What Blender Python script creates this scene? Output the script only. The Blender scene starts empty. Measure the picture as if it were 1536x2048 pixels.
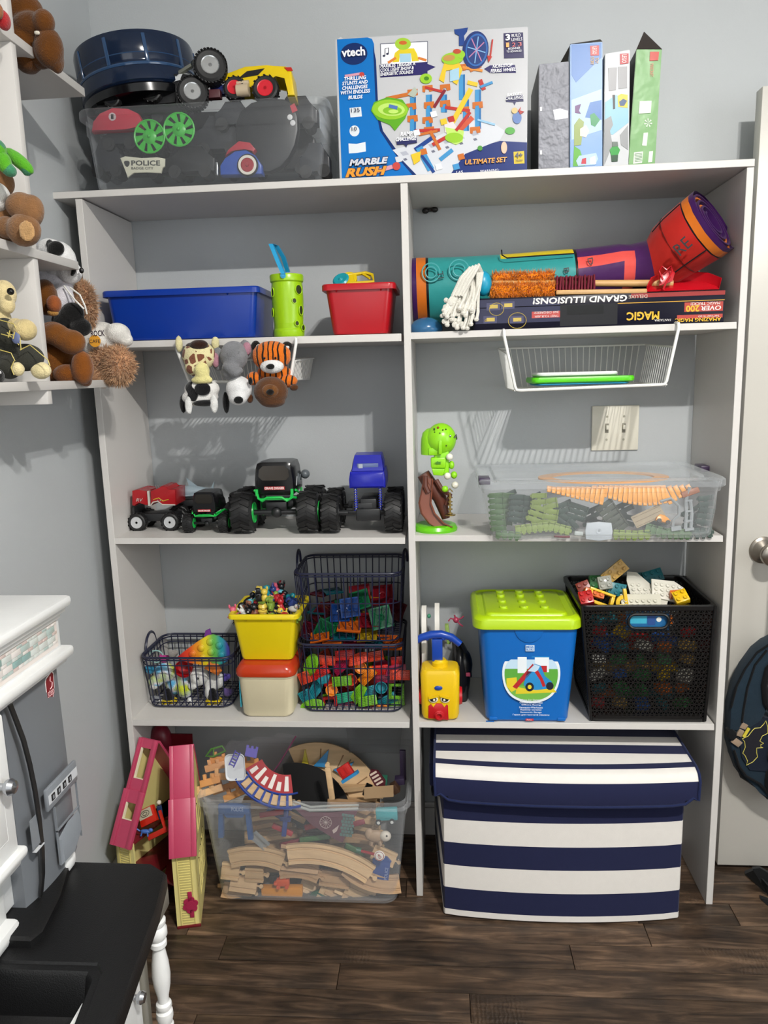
import bpy, bmesh, math, random
from mathutils import Vector as V, Matrix
C = bpy.context.scene
COL = C.collection
PI = math.pi
sin, cos = math.sin, math.cos
# ------------------------------------------------------------------ camera
FPX = 1520.35
CP = V((0.0952, -1.7544, 1.3311))
CR = V((0.99661436, 0.07795654, -0.02612635)).normalized()
CF = V((-0.08139168, 0.9804007, -0.17941535)).normalized()
CU = CR.cross(CF)
cd = bpy.data.cameras.new('camera')
cam = bpy.data.objects.new('camera', cd)
COL.objects.link(cam)
cd.sensor_fit = 'HORIZONTAL'; cd.sensor_width = 36.0; cd.lens = FPX / 1536 * 36
cd.clip_start = 0.02
cam.matrix_world = Matrix(((CR.x, CU.x, -CF.x, CP.x), (CR.y, CU.y, -CF.y, CP.y), (CR.z, CU.z, -CF.z, CP.z), (0, 0, 0, 1)))
C.camera = cam
# ------------------------------------------------------------------ light
w = bpy.data.worlds.new('world'); C.world = w; w.use_nodes = True
w.node_tree.nodes['Background'].inputs[0].default_value = (.8, .86, 1, 1)
w.node_tree.nodes['Background'].inputs[1].default_value = .05
for lx, ly, lz in ((.80, -1.79, 2.565), (.685, -1.84, 2.585)):      # the two bulbs of the ceiling lamp: bare glow plus the shade's downward throw
    for kind, e in (('POINT', 6), ('AREA', 7.4)):
        ld = bpy.data.lights.new('ceiling_bulb', kind); ld.energy = e; ld.color = (1, .97, .925)
        if kind == 'POINT': ld.shadow_soft_size = .022
        else: ld.shape = 'DISK'; ld.size = .05
        lo = bpy.data.objects.new('ceiling_bulb', ld); lo.location = (lx, ly, lz); COL.objects.link(lo)
for loc, rot, e in (((2.27, -2.0, 1.5), (PI / 2, 0, PI / 2), 5.5), ((-.35, -3.26, 1.6), (PI / 2, 0, 0), 2.2)):     # unseen soft fill lights, added behind and beside the camera to even the walls
    ld = bpy.data.lights.new('added_fill_light', 'AREA'); ld.shape = 'RECTANGLE'; ld.size = 1.3; ld.size_y = 1.3; ld.energy = e; ld.color = (.95, .975, 1)
    lo = bpy.data.objects.new('added_fill_light', ld); lo.location = loc; lo.rotation_euler = rot; COL.objects.link(lo)
C.view_settings.view_transform = 'Standard'; C.view_settings.look = 'None'
C.view_settings.gamma = 1; C.view_settings.use_curve_mapping = False
C.view_settings.exposure = 2.02

# ------------------------------------------------------------------ measuring helpers (pixel of the photograph -> point on a real plane)
def ray(u, v): return CF + CR * ((u - 768) / FPX) - CU * ((v - 1024) / FPX)
def WY(u, v, y): d = ray(u, v); return CP + d * ((y - CP.y) / d.y)
def WX(u, v, x): d = ray(u, v); return CP + d * ((x - CP.x) / d.x)
def WZ(u, v, z): d = ray(u, v); return CP + d * ((z - CP.z) / d.z)
def GY(y): return lambda u, v: (WY(u, v, y).x, WY(u, v, y).z)
def smooth(P, k=2):
    for _ in range(k): P = [q for i in range(len(P)) for q in ((P[i][0] * .75 + P[(i + 1) % len(P)][0] * .25, P[i][1] * .75 + P[(i + 1) % len(P)][1] * .25), (P[i][0] * .25 + P[(i + 1) % len(P)][0] * .75, P[i][1] * .25 + P[(i + 1) % len(P)][1] * .75))]
    return P
# ------------------------------------------------------------------ materials
def lin(h):
    h = h.lstrip('#'); r = [int(h[i:i + 2], 16) / 255 for i in (0, 2, 4)]
    return tuple([c / 12.92 if c <= .04045 else ((c + .055) / 1.055) ** 2.4 for c in r] + [1])
MC = {}
def mat(h, rough=.4, kind='plastic', **k):
    key = (h, rough, kind, tuple(sorted(k.items())))
    if key in MC: return MC[key]
    m = bpy.data.materials.new(kind + '_' + h.strip('#')); m.use_nodes = True
    nt = m.node_tree; N = nt.nodes; L = nt.links; p = N['Principled BSDF']; out = N['Material Output']
    c = lin(h)
    tc = N.new('ShaderNodeTexCoord'); nz = N.new('ShaderNodeTexNoise')
    L.new(tc.outputs['Object'], nz.inputs['Vector'])
    sc_, amt, bd, bs = {'plastic': (18, .05, .03, 60), 'cloth': (60, .12, .35, 900), 'plush': (45, .28, .9, 420), 'metal': (40, .06, .02, 80), 'paper': (14, .06, .08, 30),
                    'paint': (5, .04, .12, 260), 'clear': (10, .03, .1, 18), 'film': (12, .03, .5, 25), 'wood': (14, .2, .2, 60), 'rubber': (30, .1, .15, 90)}[kind]
    nz.inputs['Scale'].default_value = k.get('scale', sc_)
    nz.inputs['Detail'].default_value = 3
    mx = N.new('ShaderNodeMixRGB'); mx.blend_type = 'MULTIPLY'; mx.inputs[0].default_value = k.get('amt', amt) * 2.2
    mx.inputs[1].default_value = c
    L.new(nz.outputs['Fac'], mx.inputs[2])
    # noise averages .5: brighten so the mean colour stays
    a = k.get('amt', amt) * 2.2; g = 1 / (1 - a * .5)
    mx.inputs[1].default_value = (min(c[0] * g, 1), min(c[1] * g, 1), min(c[2] * g, 1), 1)
    L.new(mx.outputs[0], p.inputs['Base Color'])
    p.inputs['Roughness'].default_value = rough
    if kind == 'metal': p.inputs['Metallic'].default_value = 1
    if kind in ('cloth', 'plush'):
        p.inputs['Specular IOR Level'].default_value = .15
        p.inputs['Sheen Weight'].default_value = .25 if kind == 'plush' else .08
    n2 = N.new('ShaderNodeTexNoise'); n2.inputs['Scale'].default_value = k.get('bscale', bs); n2.inputs['Detail'].default_value = 2
    if kind == 'wood':
        mp = N.new('ShaderNodeMapping'); mp.inputs['Scale'].default_value = k.get('grain', (.12, 1, 1))
        L.new(tc.outputs['Object'], mp.inputs[0]); L.new(mp.outputs[0], nz.inputs['Vector']); L.new(mp.outputs[0], n2.inputs['Vector']); nz.inputs['Scale'].default_value = k.get('scale', 90)
    else: L.new(tc.outputs['Object'], n2.inputs['Vector'])
    b = N.new('ShaderNodeBump'); b.inputs['Strength'].default_value = k.get('bump', bd); b.inputs['Distance'].default_value = k.get('dist', .002)
    L.new(n2.outputs['Fac'], b.inputs['Height']); L.new(b.outputs[0], p.inputs['Normal'])
    if kind == 'paper': p.inputs['Specular IOR Level'].default_value = .16; p.inputs['Roughness'].default_value = max(rough, .3)
    if k.get('spec') is not None: p.inputs['Specular IOR Level'].default_value = k['spec']
    if kind in ('clear', 'film'):
        tr = N.new('ShaderNodeBsdfTransparent'); tr.inputs[0].default_value = tuple(1 - (1 - x) * k.get('tint', .12) for x in c[:3]) + (1,)
        ms = N.new('ShaderNodeMixShader'); lw = N.new('ShaderNodeLayerWeight'); lw.inputs[0].default_value = .35; mg = N.new('ShaderNodeMapRange'); mg.inputs[3].default_value = k.get('op', .2); mg.inputs[4].default_value = min(1, k.get('op', .2) + .45); L.new(lw.outputs['Facing'], mg.inputs[0]); pw = N.new('ShaderNodeMath'); pw.operation = 'POWER'; pw.inputs[1].default_value = 2.2; L.new(lw.outputs['Facing'], pw.inputs[0]); L.new(pw.outputs[0], mg.inputs[0]); L.new(mg.outputs[0], ms.inputs[0])
        L.new(tr.outputs[0], ms.inputs[1]); L.new(p.outputs[0], ms.inputs[2]); L.new(ms.outputs[0], out.inputs[0])
    MC[key] = m
    return m
# ------------------------------------------------------------------ mesh builder
def T(x=0, y=0, z=0, rx=0, ry=0, rz=0, s=1):
    m = Matrix.Translation((x, y, z)) @ Matrix.Rotation(rz, 4, 'Z') @ Matrix.Rotation(ry, 4, 'Y') @ Matrix.Rotation(rx, 4, 'X')
    return m @ (Matrix.Scale(s, 4) if not isinstance(s, tuple) else Matrix.Diagonal((*s, 1)))
def align(p0, p1):
    d = (V(p1) - V(p0)); return Matrix.Translation(p0) @ d.to_track_quat('Z', 'Y').to_matrix().to_4x4()
def frame(o, x, z):      # matrix whose X runs along x, Z along z (world vectors), origin o
    x = V(x).normalized(); z = V(z); z = (z - x * z.dot(x)).normalized(); y = z.cross(x)
    return Matrix(((x.x, y.x, z.x, o[0]), (x.y, y.y, z.y, o[1]), (x.z, y.z, z.z, o[2]), (0, 0, 0, 1)))
TXT = {}
class B:
    def __init__(s, M=None): s.bm = bmesh.new(); s.M = M or Matrix()
    def add(s, vs, fs, m=0, M=None):
        A = s.M @ M if M is not None else s.M
        bv = [s.bm.verts.new(A @ V(v)) for v in vs]
        out = []
        for f in fs:
            try: q = s.bm.faces.new([bv[i] for i in f]); q.material_index = m; out.append(q)
            except ValueError: pass
        return out
    def box(s, x0, x1, y0, y1, z0, z1, m=0, M=None, bev=0, seg=2):
        vs = [(x, y, z) for z in (z0, z1) for y in (y0, y1) for x in (x0, x1)]
        fs = s.add(vs, [(0, 2, 3, 1), (4, 5, 7, 6), (0, 1, 5, 4), (2, 6, 7, 3), (0, 4, 6, 2), (1, 3, 7, 5)], m, M)
        if bev:
            es = list({e for f in fs for e in f.edges})
            bmesh.ops.bevel(s.bm, geom=es, offset=bev, segments=seg, affect='EDGES', profile=.5, material=m)
        return s
    def cbox(s, c, d, m=0, M=None, bev=0): return s.box(c[0] - d[0] / 2, c[0] + d[0] / 2, c[1] - d[1] / 2, c[1] + d[1] / 2, c[2] - d[2] / 2, c[2] + d[2] / 2, m, M, bev)
    def loft(s, rings, m=0, M=None, c0=True, c1=True, closed=True, mats=None):
        n = len(rings[0]); vs = [p for r in rings for p in r]; fs = []; N = n if closed else n - 1
        mi = []
        for i in range(len(rings) - 1):
            for j in range(N):
                k = (j + 1) % n; fs.append((i * n + j, i * n + k, (i + 1) * n + k, (i + 1) * n + j)); mi.append(mats[i] if mats else m)
        if c0 and closed: fs.append(tuple(range(n))[::-1]); mi.append(mats[0] if mats else m)
        if c1 and closed: fs.append(tuple((len(rings) - 1) * n + j for j in range(n))); mi.append(mats[-1] if mats else m)
        out = s.add(vs, fs, m, M)
        if mats and len(out) == len(fs):
            for f, a in zip(out, mi): f.material_index = a
        return s
    def lathe(s, pr, n=24, m=0, M=None, mats=None, a0=0, a1=2 * PI, cap=True):
        full = abs(a1 - a0 - 2 * PI) < 1e-6; K = n if full else n + 1
        rings = [[(r * cos(a0 + (a1 - a0) * j / n), r * sin(a0 + (a1 - a0) * j / n), z) for j in range(K)] for r, z in pr]
        return s.loft(rings, m, M, c0=cap and pr[0][0] > 1e-6, c1=cap and pr[-1][0] > 1e-6, closed=full, mats=mats)
    def cyl(s, p0, p1, r0, r1=None, n=16, m=0, M=None):
        r1 = r0 if r1 is None else r1; h = (V(p1) - V(p0)).length; A = align(p0, p1); A = M @ A if M is not None else A
        return s.lathe([(r0, 0), (r1, h)], n, m, A)
    def ell(s, c, r, m=0, M=None, n=16, rot=None):
        if not hasattr(r, '__len__'): r = (r, r, r)
        A = Matrix.Translation(c)
        if rot is not None: A = A @ rot
        A = A @ Matrix.Diagonal((*r, 1)); A = M @ A if M is not None else A
        k = max(n // 2, 4)
        return s.lathe([(max(sin(PI * i / k), 0 if 0 < i < k else 1e-4), -cos(PI * i / k)) for i in range(k + 1)], n, m, A)
    def tube(s, pts, r, n=6, m=0, M=None, closed=False):
        pts = [V(p) for p in pts]; K = len(pts); rings = []
        rr = r if hasattr(r, '__len__') else [r] * K
        up = None
        for i, p in enumerate(pts):
            a = pts[(i - 1) % K] if (closed or i > 0) else p; b = pts[(i + 1) % K] if (closed or i < K - 1) else p
            t = (b - a)
            if t.length < 1e-9: t = V((0, 0, 1))
            t.normalize()
            if up is None:
                up = V((0, 0, 1)) if abs(t.z) < .9 else V((1, 0, 0))
            u = (up - t * up.dot(t))
            if u.length < 1e-6: u = t.orthogonal()
            u.normalize(); v = t.cross(u); up = u
            rings.append([p + u * (rr[i] * cos(2 * PI * j / n)) + v * (rr[i] * sin(2 * PI * j / n)) for j in range(n)])
        if closed: rings.append(rings[0]); return s.loft(rings, m, M, False, False)
        return s.loft(rings, m, M)
    def prism(s, poly, z0, z1, m=0, M=None, bev=0, ms=None):
        n = len(poly); vs = [(x, y, z0) for x, y in poly] + [(x, y, z1) for x, y in poly]
        fs = [tuple(range(n))[::-1], tuple(range(n, 2 * n))] + [(j, (j + 1) % n, n + (j + 1) % n, n + j) for j in range(n)]
        out = s.add(vs, fs, m, M)
        if ms is not None:
            for f in out[2:]: f.material_index = ms
        if bev: bmesh.ops.bevel(s.bm, geom=list(out[1].edges) + list(out[0].edges), offset=bev, segments=2, affect='EDGES', profile=.5, material=m)
        return s
    def sheet(s, P, m=0, M=None):            # grid of points P[i][j]
        a = len(P); b = len(P[0])
        s.add([p for r in P for p in r], [(i * b + j, i * b + j + 1, (i + 1) * b + j + 1, (i + 1) * b + j) for i in range(a - 1) for j in range(b - 1)], m, M); return s
    def text(s, t, x0, x1, z0, z1, m=0, M=None, shear=0, bold=.0, ext=.0003):
        key = (t, shear, bold)
        if key not in TXT:
            cu = bpy.data.curves.new('lettering', 'FONT'); cu.body = t; cu.shear = shear; cu.offset = bold; cu.resolution_u = 2; cu.extrude = .01
            ob = bpy.data.objects.new('lettering', cu); COL.objects.link(ob)
            dg = bpy.context.evaluated_depsgraph_get()
            me = bpy.data.meshes.new_from_object(ob.evaluated_get(dg))
            bpy.data.objects.remove(ob)
            vs = [v.co.copy() for v in me.vertices]; fs = [tuple(p.vertices) for p in me.polygons]; bpy.data.meshes.remove(me)
            TXT[key] = (vs, fs)
        vs, fs = TXT[key]
        ax = min(v.x for v in vs); bx = max(v.x for v in vs); ay = min(v.y for v in vs); by = max(v.y for v in vs)
        out = [((x0 + (v.x - ax) / (bx - ax) * (x1 - x0)), (z0 + (v.y - ay) / (by - ay) * (z1 - z0)), ext if v.z > 0 else 0) for v in vs]
        s.add(out, fs, m, M); return s
    def fur(s, center_fn, n, L, w, m=0, seed=1):   # blades: center_fn(rng)->(point, normal)
        g = random.Random(seed)
        for i in range(n):
            p, nn = center_fn(g); p = V(p); nn = V(nn).normalized()
            d = (nn + V((g.gauss(0, .35), g.gauss(0, .35), g.gauss(-.15, .35)))).normalized()
            side = d.orthogonal().normalized(); side.rotate(Matrix.Rotation(g.uniform(0, 2 * PI), 3, d)); l = L * g.uniform(.6, 1.2)
            s.add([p - side * w / 2, p + side * w / 2, p + d * l], [(0, 1, 2)], m)
        return s
def link(o, parent):
    COL.objects.link(o)
    if parent is not None:
        o.parent = parent; o.matrix_parent_inverse = Matrix.Identity(4)
        mw = parent.matrix_world.copy(); o.matrix_parent_inverse = mw.inverted()
    return o
def obj(name, b, mats, parent=None, label=None, cat=None, group=None, kind=None, ang=35, flat=False, recalc=True):
    bm = b.bm
    if recalc: bmesh.ops.recalc_face_normals(bm, faces=bm.faces[:])
    me = bpy.data.meshes.new(name); bm.to_mesh(me); bm.free()
    if not isinstance(mats, (list, tuple)): mats = [mats]
    for m in mats: me.materials.append(m)
    if not flat:
        me.polygons.foreach_set('use_smooth', [True] * len(me.polygons)); me.set_sharp_from_angle(angle=math.radians(ang))
    o = bpy.data.objects.new(name, me); link(o, parent); return tag(o, label, cat, group, kind)
def tag(o, label=None, cat=None, group=None, kind=None):
    if label: o['label'] = label
    if cat: o['category'] = cat
    if group: o['group'] = group
    if kind: o['kind'] = kind
    return o
def thing(name, label, cat, loc=(0, 0, 0), group=None, rz=0):
    o = bpy.data.objects.new(name, None); o.empty_display_size = .02; COL.objects.link(o)
    o.location = loc; o.rotation_euler = (0, 0, rz)
    o.matrix_world = Matrix.Translation(loc) @ Matrix.Rotation(rz, 4, 'Z')
    return tag(o, label, cat, group)
def dup(root, M, label=None, group=None):    # M = world move applied on top of where the source stands
    r = root.copy(); COL.objects.link(r); base = root.matrix_basis.copy(); r.matrix_basis = M @ base; r.matrix_world = r.matrix_basis
    if label: r['label'] = label
    if group: r['group'] = group
    def rec(a, b):
        for ch in a.children:
            c = ch.copy(); COL.objects.link(c); c.parent = b; c.matrix_parent_inverse = ch.matrix_parent_inverse.copy(); rec(ch, c)
    rec(root, r); return r
def rr(w, d, r, z, n=5, cx=0, cy=0):          # rounded rectangle ring
    r = max(min(r, w / 2 - 1e-4, d / 2 - 1e-4), 1e-4); out = []
    for k, (sx, sy) in enumerate(((1, 1), (-1, 1), (-1, -1), (1, -1))):
        for i in range(n + 1):
            a = PI / 2 * (k + i / n); out.append((cx + sx * (w / 2 - r) + r * cos(a), cy + sy * (d / 2 - r) + r * sin(a), z))
    return out
def arc(cx, cz, r, a0, a1, n): return [(cx + r * cos(math.radians(a0 + (a1 - a0) * i / n)), cz + r * sin(math.radians(a0 + (a1 - a0) * i / n))) for i in range(n + 1)]
def remesh(name, b, vox, m, parent, smooth=6, **k):   # fuse overlapping forms into one continuous soft surface
    me = bpy.data.meshes.new(name); bmesh.ops.recalc_face_normals(b.bm, faces=b.bm.faces[:]); b.bm.to_mesh(me); b.bm.free()
    o = bpy.data.objects.new(name, me); COL.objects.link(o)
    md = o.modifiers.new('r', 'REMESH'); md.mode = 'VOXEL'; md.voxel_size = vox
    ms = o.modifiers.new('s', 'SMOOTH'); ms.iterations = smooth; ms.factor = .5
    dg = bpy.context.evaluated_depsgraph_get(); me2 = bpy.data.meshes.new_from_object(o.evaluated_get(dg))
    bpy.data.objects.remove(o); me2.name = name; me2.materials.clear(); me2.materials.append(m)
    me2.polygons.foreach_set('use_smooth', [True] * len(me2.polygons))
    o = bpy.data.objects.new(name, me2); link(o, parent); return tag(o, **k)
FRONT = lambda y: Matrix(((1, 0, 0, 0), (0, 0, -1, y), (0, 1, 0, 0), (0, 0, 0, 1)))   # local (x, y, z) -> world (x, y0 - z, y): pictures on a face that looks at -Y
# ================================================================== SETTING
WL, WB, WR, CEIL, BACKY = -.781, .28, 2.3, 2.66, -3.3
wallm = mat('#b2b6b8', .55, 'paint', bump=.1)
wm2 = mat('#d9d8d4', .7, 'paint')
b = B().box(WL - .1, WR + .1, WB, WB + .1, 0, CEIL); obj('wall_back', b, wallm, kind='structure')
b = B().box(WL - .1, WL, BACKY, WB, 0, CEIL); obj('wall_left', b, wallm, kind='structure')
b = B().box(WR, WR + .1, BACKY, WB, 0, CEIL); obj('wall_right', b, wallm, kind='structure')
b = B().box(WL - .1, WR + .1, BACKY - .1, BACKY, 0, CEIL); obj('wall_front', b, wallm, kind='structure')
b = B().box(WL - .1, WR + .1, BACKY - .1, WB + .1, CEIL, CEIL + .1); obj('ceiling', b, wm2, kind='structure')
# floor boards
def plank_mat():
    m = bpy.data.materials.new('dark_stained_planks'); m.use_nodes = True; nt = m.node_tree; N = nt.nodes; L = nt.links; p = N['Principled BSDF']
    tc = N.new('ShaderNodeTexCoord'); oi = N.new('ShaderNodeObjectInfo'); ad = N.new('ShaderNodeVectorMath'); ad.operation = 'ADD'
    cm = N.new('ShaderNodeCombineXYZ'); mu = N.new('ShaderNodeMath'); mu.operation = 'MULTIPLY'; mu.inputs[1].default_value = 37
    L.new(oi.outputs['Random'], mu.inputs[0]); L.new(mu.outputs[0], cm.inputs[0]); L.new(mu.outputs[0], cm.inputs[1])
    L.new(tc.outputs['Object'], ad.inputs[0]); L.new(cm.outputs[0], ad.inputs[1])
    mp = N.new('ShaderNodeMapping'); mp.inputs['Scale'].default_value = (1.6, 14, 1); L.new(ad.outputs[0], mp.inputs[0])
    n1 = N.new('ShaderNodeTexNoise'); n1.inputs['Scale'].default_value = 3; n1.inputs['Detail'].default_value = 8; n1.inputs['Distortion'].default_value = 1.2; n1.inputs['Roughness'].default_value = .62
    L.new(mp.outputs[0], n1.inputs['Vector'])
    n2 = N.new('ShaderNodeTexNoise'); n2.inputs['Scale'].default_value = 9; n2.inputs['Detail'].default_value = 3; L.new(ad.outputs[0], n2.inputs['Vector'])
    cr = N.new('ShaderNodeValToRGB'); e = cr.color_ramp.elements; e[0].position = .3; e[0].color = lin('#221a15'); e[1].position = .72; e[1].color = lin('#6b5848')
    x = cr.color_ramp.elements.new(.5); x.color = lin('#42352a'); L.new(n1.outputs['Fac'], cr.inputs[0])
    mx = N.new('ShaderNodeMixRGB'); mx.blend_type = 'MULTIPLY'; mx.inputs[0].default_value = .75; L.new(cr.outputs[0], mx.inputs[1])
    c2 = N.new('ShaderNodeValToRGB'); c2.color_ramp.elements[0].position = .35; c2.color_ramp.elements[0].color = (.42, .42, .44, 1); c2.color_ramp.elements[1].position = .6; c2.color_ramp.elements[1].color = (1.25, 1.15, 1.05, 1)
    L.new(n2.outputs['Fac'], c2.inputs[0]); L.new(c2.outputs[0], mx.inputs[2])
    hs = N.new('ShaderNodeHueSaturation'); mr = N.new('ShaderNodeMapRange'); mr.inputs[3].default_value = .8; mr.inputs[4].default_value = 1.65
    L.new(oi.outputs['Random'], mr.inputs[0]); L.new(mr.outputs[0], hs.inputs['Value']); L.new(mx.outputs[0], hs.inputs['Color']); L.new(hs.outputs[0], p.inputs['Base Color'])
    wv = N.new('ShaderNodeTexWave'); wv.inputs['Scale'].default_value = 34; wv.inputs['Distortion'].default_value = 5; wv.inputs['Detail'].default_value = 2; wv.inputs['Detail Scale'].default_value = 2; L.new(ad.outputs[0], wv.inputs['Vector'])
    n3 = N.new('ShaderNodeTexNoise'); n3.inputs['Scale'].default_value = 3.2; L.new(ad.outputs[0], n3.inputs['Vector'])
    rp = N.new('ShaderNodeMapRange'); rp.inputs[1].default_value = .58; rp.inputs[2].default_value = .66; L.new(n3.outputs['Fac'], rp.inputs[0])
    mm = N.new('ShaderNodeMath'); mm.operation = 'MULTIPLY'; L.new(wv.outputs['Fac'], mm.inputs[0]); L.new(rp.outputs[0], mm.inputs[1])
    sm = N.new('ShaderNodeMath'); sm.operation = 'ADD'; L.new(mm.outputs[0], sm.inputs[0]); L.new(n1.outputs['Fac'], sm.inputs[1])
    bp = N.new('ShaderNodeBump'); bp.inputs['Strength'].default_value = .55; bp.inputs['Distance'].default_value = .0025; L.new(sm.outputs[0], bp.inputs['Height']); L.new(bp.outputs[0], p.inputs['Normal'])
    p.inputs['Roughness'].default_value = .42; p.inputs['Specular IOR Level'].default_value = .45
    return m
PM = plank_mat()
fl = obj('floor', B().box(WL - .1, WR + .1, BACKY - .1, WB + .1, -.05, -.008), PM, kind='structure')
rg = random.Random(4)
ENDS = {-.043: [.55, .79], -.119: [-.55, .56], -.195: [-.448, .37], -.271: [-.162, .9], -.347: [.13, 1.2]}
for i in range(-12, 5):
    y1 = -.005 + i * .0762; ends = [-.9]
    ky = [k for k in ENDS if abs(k - (y1 - .038)) < .03]
    xs = ENDS[ky[0]] if ky else sorted([rg.uniform(-.6, .1), rg.uniform(.4, 1.2)])
    ends += xs + [1.9]
    for a, c_ in zip(ends, ends[1:]):
        q = B().box(a + .0007, c_ - .0007, y1 - .0762 + .0007, min(y1 - .0007, .30), -.012, 0, bev=.0012, M=Matrix.Rotation(math.radians(.7), 4, 'Z'))
        obj('plank', q, PM, fl, recalc=False)
# baseboard + door
white = mat('#cac7c3', .42, 'paint', bump=.03, amt=.015)
obj('baseboard_back', B().box(WL, .806, WB - .014, WB, 0, .085).box(WL, .806, WB - .011, WB, .085, .1, bev=.004), white, kind='structure')
obj('baseboard_left', B().box(WL, WL + .014, BACKY, WB - .014, 0, .1, bev=.003), white, kind='structure')
dw = mat('#bdbab2', .35, 'paint', bump=.04, amt=.02)
door = obj('door_1', B().box(.809, 1.57, .142, .178, .012, 1.938, bev=.0015), dw, kind='structure')
nick = mat('#9b948a', .28, 'metal')
kb = B(Matrix.Translation((.874, .142, .878)) @ Matrix.Rotation(PI / 2, 4, 'X'))
kb.lathe([(.033, 0), (.034, .002), (.0335, .005), (.029, .008), (.027, .009), (.024, .013), (.014, .017), (.012, .02), (.0115, .034), (.02, .04), (.0265, .047), (.028, .055), (.0265, .062), (.02, .067), (.0, .0685)], 36)
obj('door_handle', kb, nick, door)
# ================================================================== SHELVING UNIT
def fr(u, v): p_ = WY(u, v, 0); return (p_.x, p_.z)
def board(name, pts, parent, y1=WB - .002, m=white, y0=0):    # front face given by four (x, z) corners
    n = len(pts); b = B(); vs = [(x, y0, z) for x, z in pts] + [(x, y1, z) for x, z in pts]
    b.add(vs, [(0, 1, 2, 3)[::-1], (4, 5, 6, 7)] + [(j, (j + 1) % 4, 4 + (j + 1) % 4, 4 + j) for j in range(4)])
    bmesh.ops.recalc_face_normals(b.bm, faces=b.bm.faces[:])
    bmesh.ops.bevel(b.bm, geom=b.bm.edges[:], offset=.0007, segments=1, affect='EDGES')
    return obj(name, b, m, parent)
su = thing('shelving_unit', 'large white open shelving unit with two columns of shelves against the grey wall', 'shelving unit', (0, 0, 0))
board('top_board', [fr(102.1, 398.2), fr(1509.5, 332.3), fr(1510, 317.2), fr(102.1, 384.5)], su)
board('side_panel', [(-.7215, 0), (-.7065, 0), fr(163.6, 397.8), fr(150, 398.3)], su)
board('side_panel', [(fr(1412, 1807)[0], 0), (fr(1425.2, 1807)[0], 0), (fr(1508.8, 333)[0], 1.736), (fr(1494.3, 333)[0], 1.736)], su)
board('divider_panel', [(fr(833.5, 1793)[0], 0), (fr(846, 1793)[0], 0), (fr(815.1, 367)[0], 1.737), (fr(800.5, 367)[0], 1.737)], su)
SH = {}
for k, q in dict(a=[(192, 697), (802.5, 682.3), (802.5, 666.7), (192, 684)], A=[(817, 678.7), (1474, 657.5), (1474, 643.5), (817, 665)],
                 b=[(226, 1088.5), (810, 1088.4), (810, 1075.6), (226, 1076)], Bb=[(824.3, 1083), (1446.5, 1084.3), (1446.5, 1071.3), (824.3, 1071)],
                 c=[(259.5, 1452), (819, 1456.8), (819, 1445.6), (259.5, 1440.2)], Cc=[(831.5, 1455.6), (1429, 1461.2), (1429, 1449.1), (831.5, 1443.8)]).items():
    P4 = [fr(*x) for x in q]; board('shelf', P4, su, y0=.001)
    SH[k] = (P4[3], P4[2])
def zs(k, x):    # top surface of a shelf at x
    (x0, z0), (x1, z1) = SH[k]; return z0 + (z1 - z0) * (x - x0) / (x1 - x0)
SH['top'] = (fr(102.1, 384.5), fr(1510, 317.2))
# shelf pins and hinge-strip remnants on the divider
for (u, v0, v1, y) in ((819.6, 706, 735, .03), (827.5, 690, 750, .1), (825.2, 1086, 1128, .03)):
    a = WY(u, v0, y); c_ = WY(u, v1, y)
    obj('shelf_bracket', B().box(.0165, .0195, y - .006, y + .006, c_.z, a.z, bev=.001), mat('#e8e6da', .4), su)
cl = B(); p0 = WY(851, 422, .27)
cl.ell((p0.x, .268, p0.z), (.009, .008, .007)); cl.ell((p0.x + .023, .268, p0.z + .002), (.009, .008, .007)); cl.cyl((p0.x, .27, p0.z + .001), (p0.x + .023, .27, p0.z + .003), .004)
obj('cable_clip', cl, mat('#1c1a18', .5), None, 'small black double cable clip on the wall in the top right compartment', 'cable clip')
# ================================================================== WALL SHELF (left)
ws = thing('wall_shelf', 'white wall shelf at the left edge, loaded with stuffed animals', 'wall shelf', (-.7, -.4, 1.3))
for z0, z1, y1 in ((1.317, 1.333, -.105), (1.550, 1.566, -.225), (1.903, 1.919, -.125)):
    obj('shelf', B().box(WL + .001, -.63, -1.4, y1, z0, z1, bev=.0007), white, ws)
for z0, z1 in ((1.291, 1.317), (1.333, 1.55), (1.566, 1.903), (1.919, 2.25)):
    for y0 in (-.393, -.95): obj('upright_panel', B().box(WL + .001, -.633, y0, y0 + .016, z0, z1, bev=.0007), white, ws)
# light switch plate
pl = thing('light_switch', 'cream double light switch plate on the wall above the clear lidded bin', 'light switch', WY(1230, 856, .28))
TL, BR = WY(1184.2, 812, .277), WY(1275.5, 899.5, .277); ivory = mat('#dedacb', .35)
pb = B().box(TL.x, BR.x, .274, .2799, BR.z, TL.z, bev=.002); obj('cover_plate', pb, ivory, pl)
for fx in (.32, .68):
    x = TL.x + (BR.x - TL.x) * fx; z = (TL.z + BR.z) / 2
    q = obj('toggle', B().box(x - .0045, x + .0045, .2725, .2745, z - .012, z + .012, 1).box(x - .0035, x + .0035, .262, .274, z - .003, z + .008, 0, M=None, bev=.001), [ivory, mat('#8d897c', .5)], pl)
    for dz in (-.03, .03): obj('screw', B().cyl((x, .2745, z + dz), (x, .2732, z + dz), .003, n=10), mat('#b9b4a2', .3, 'metal'), pl)
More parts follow.
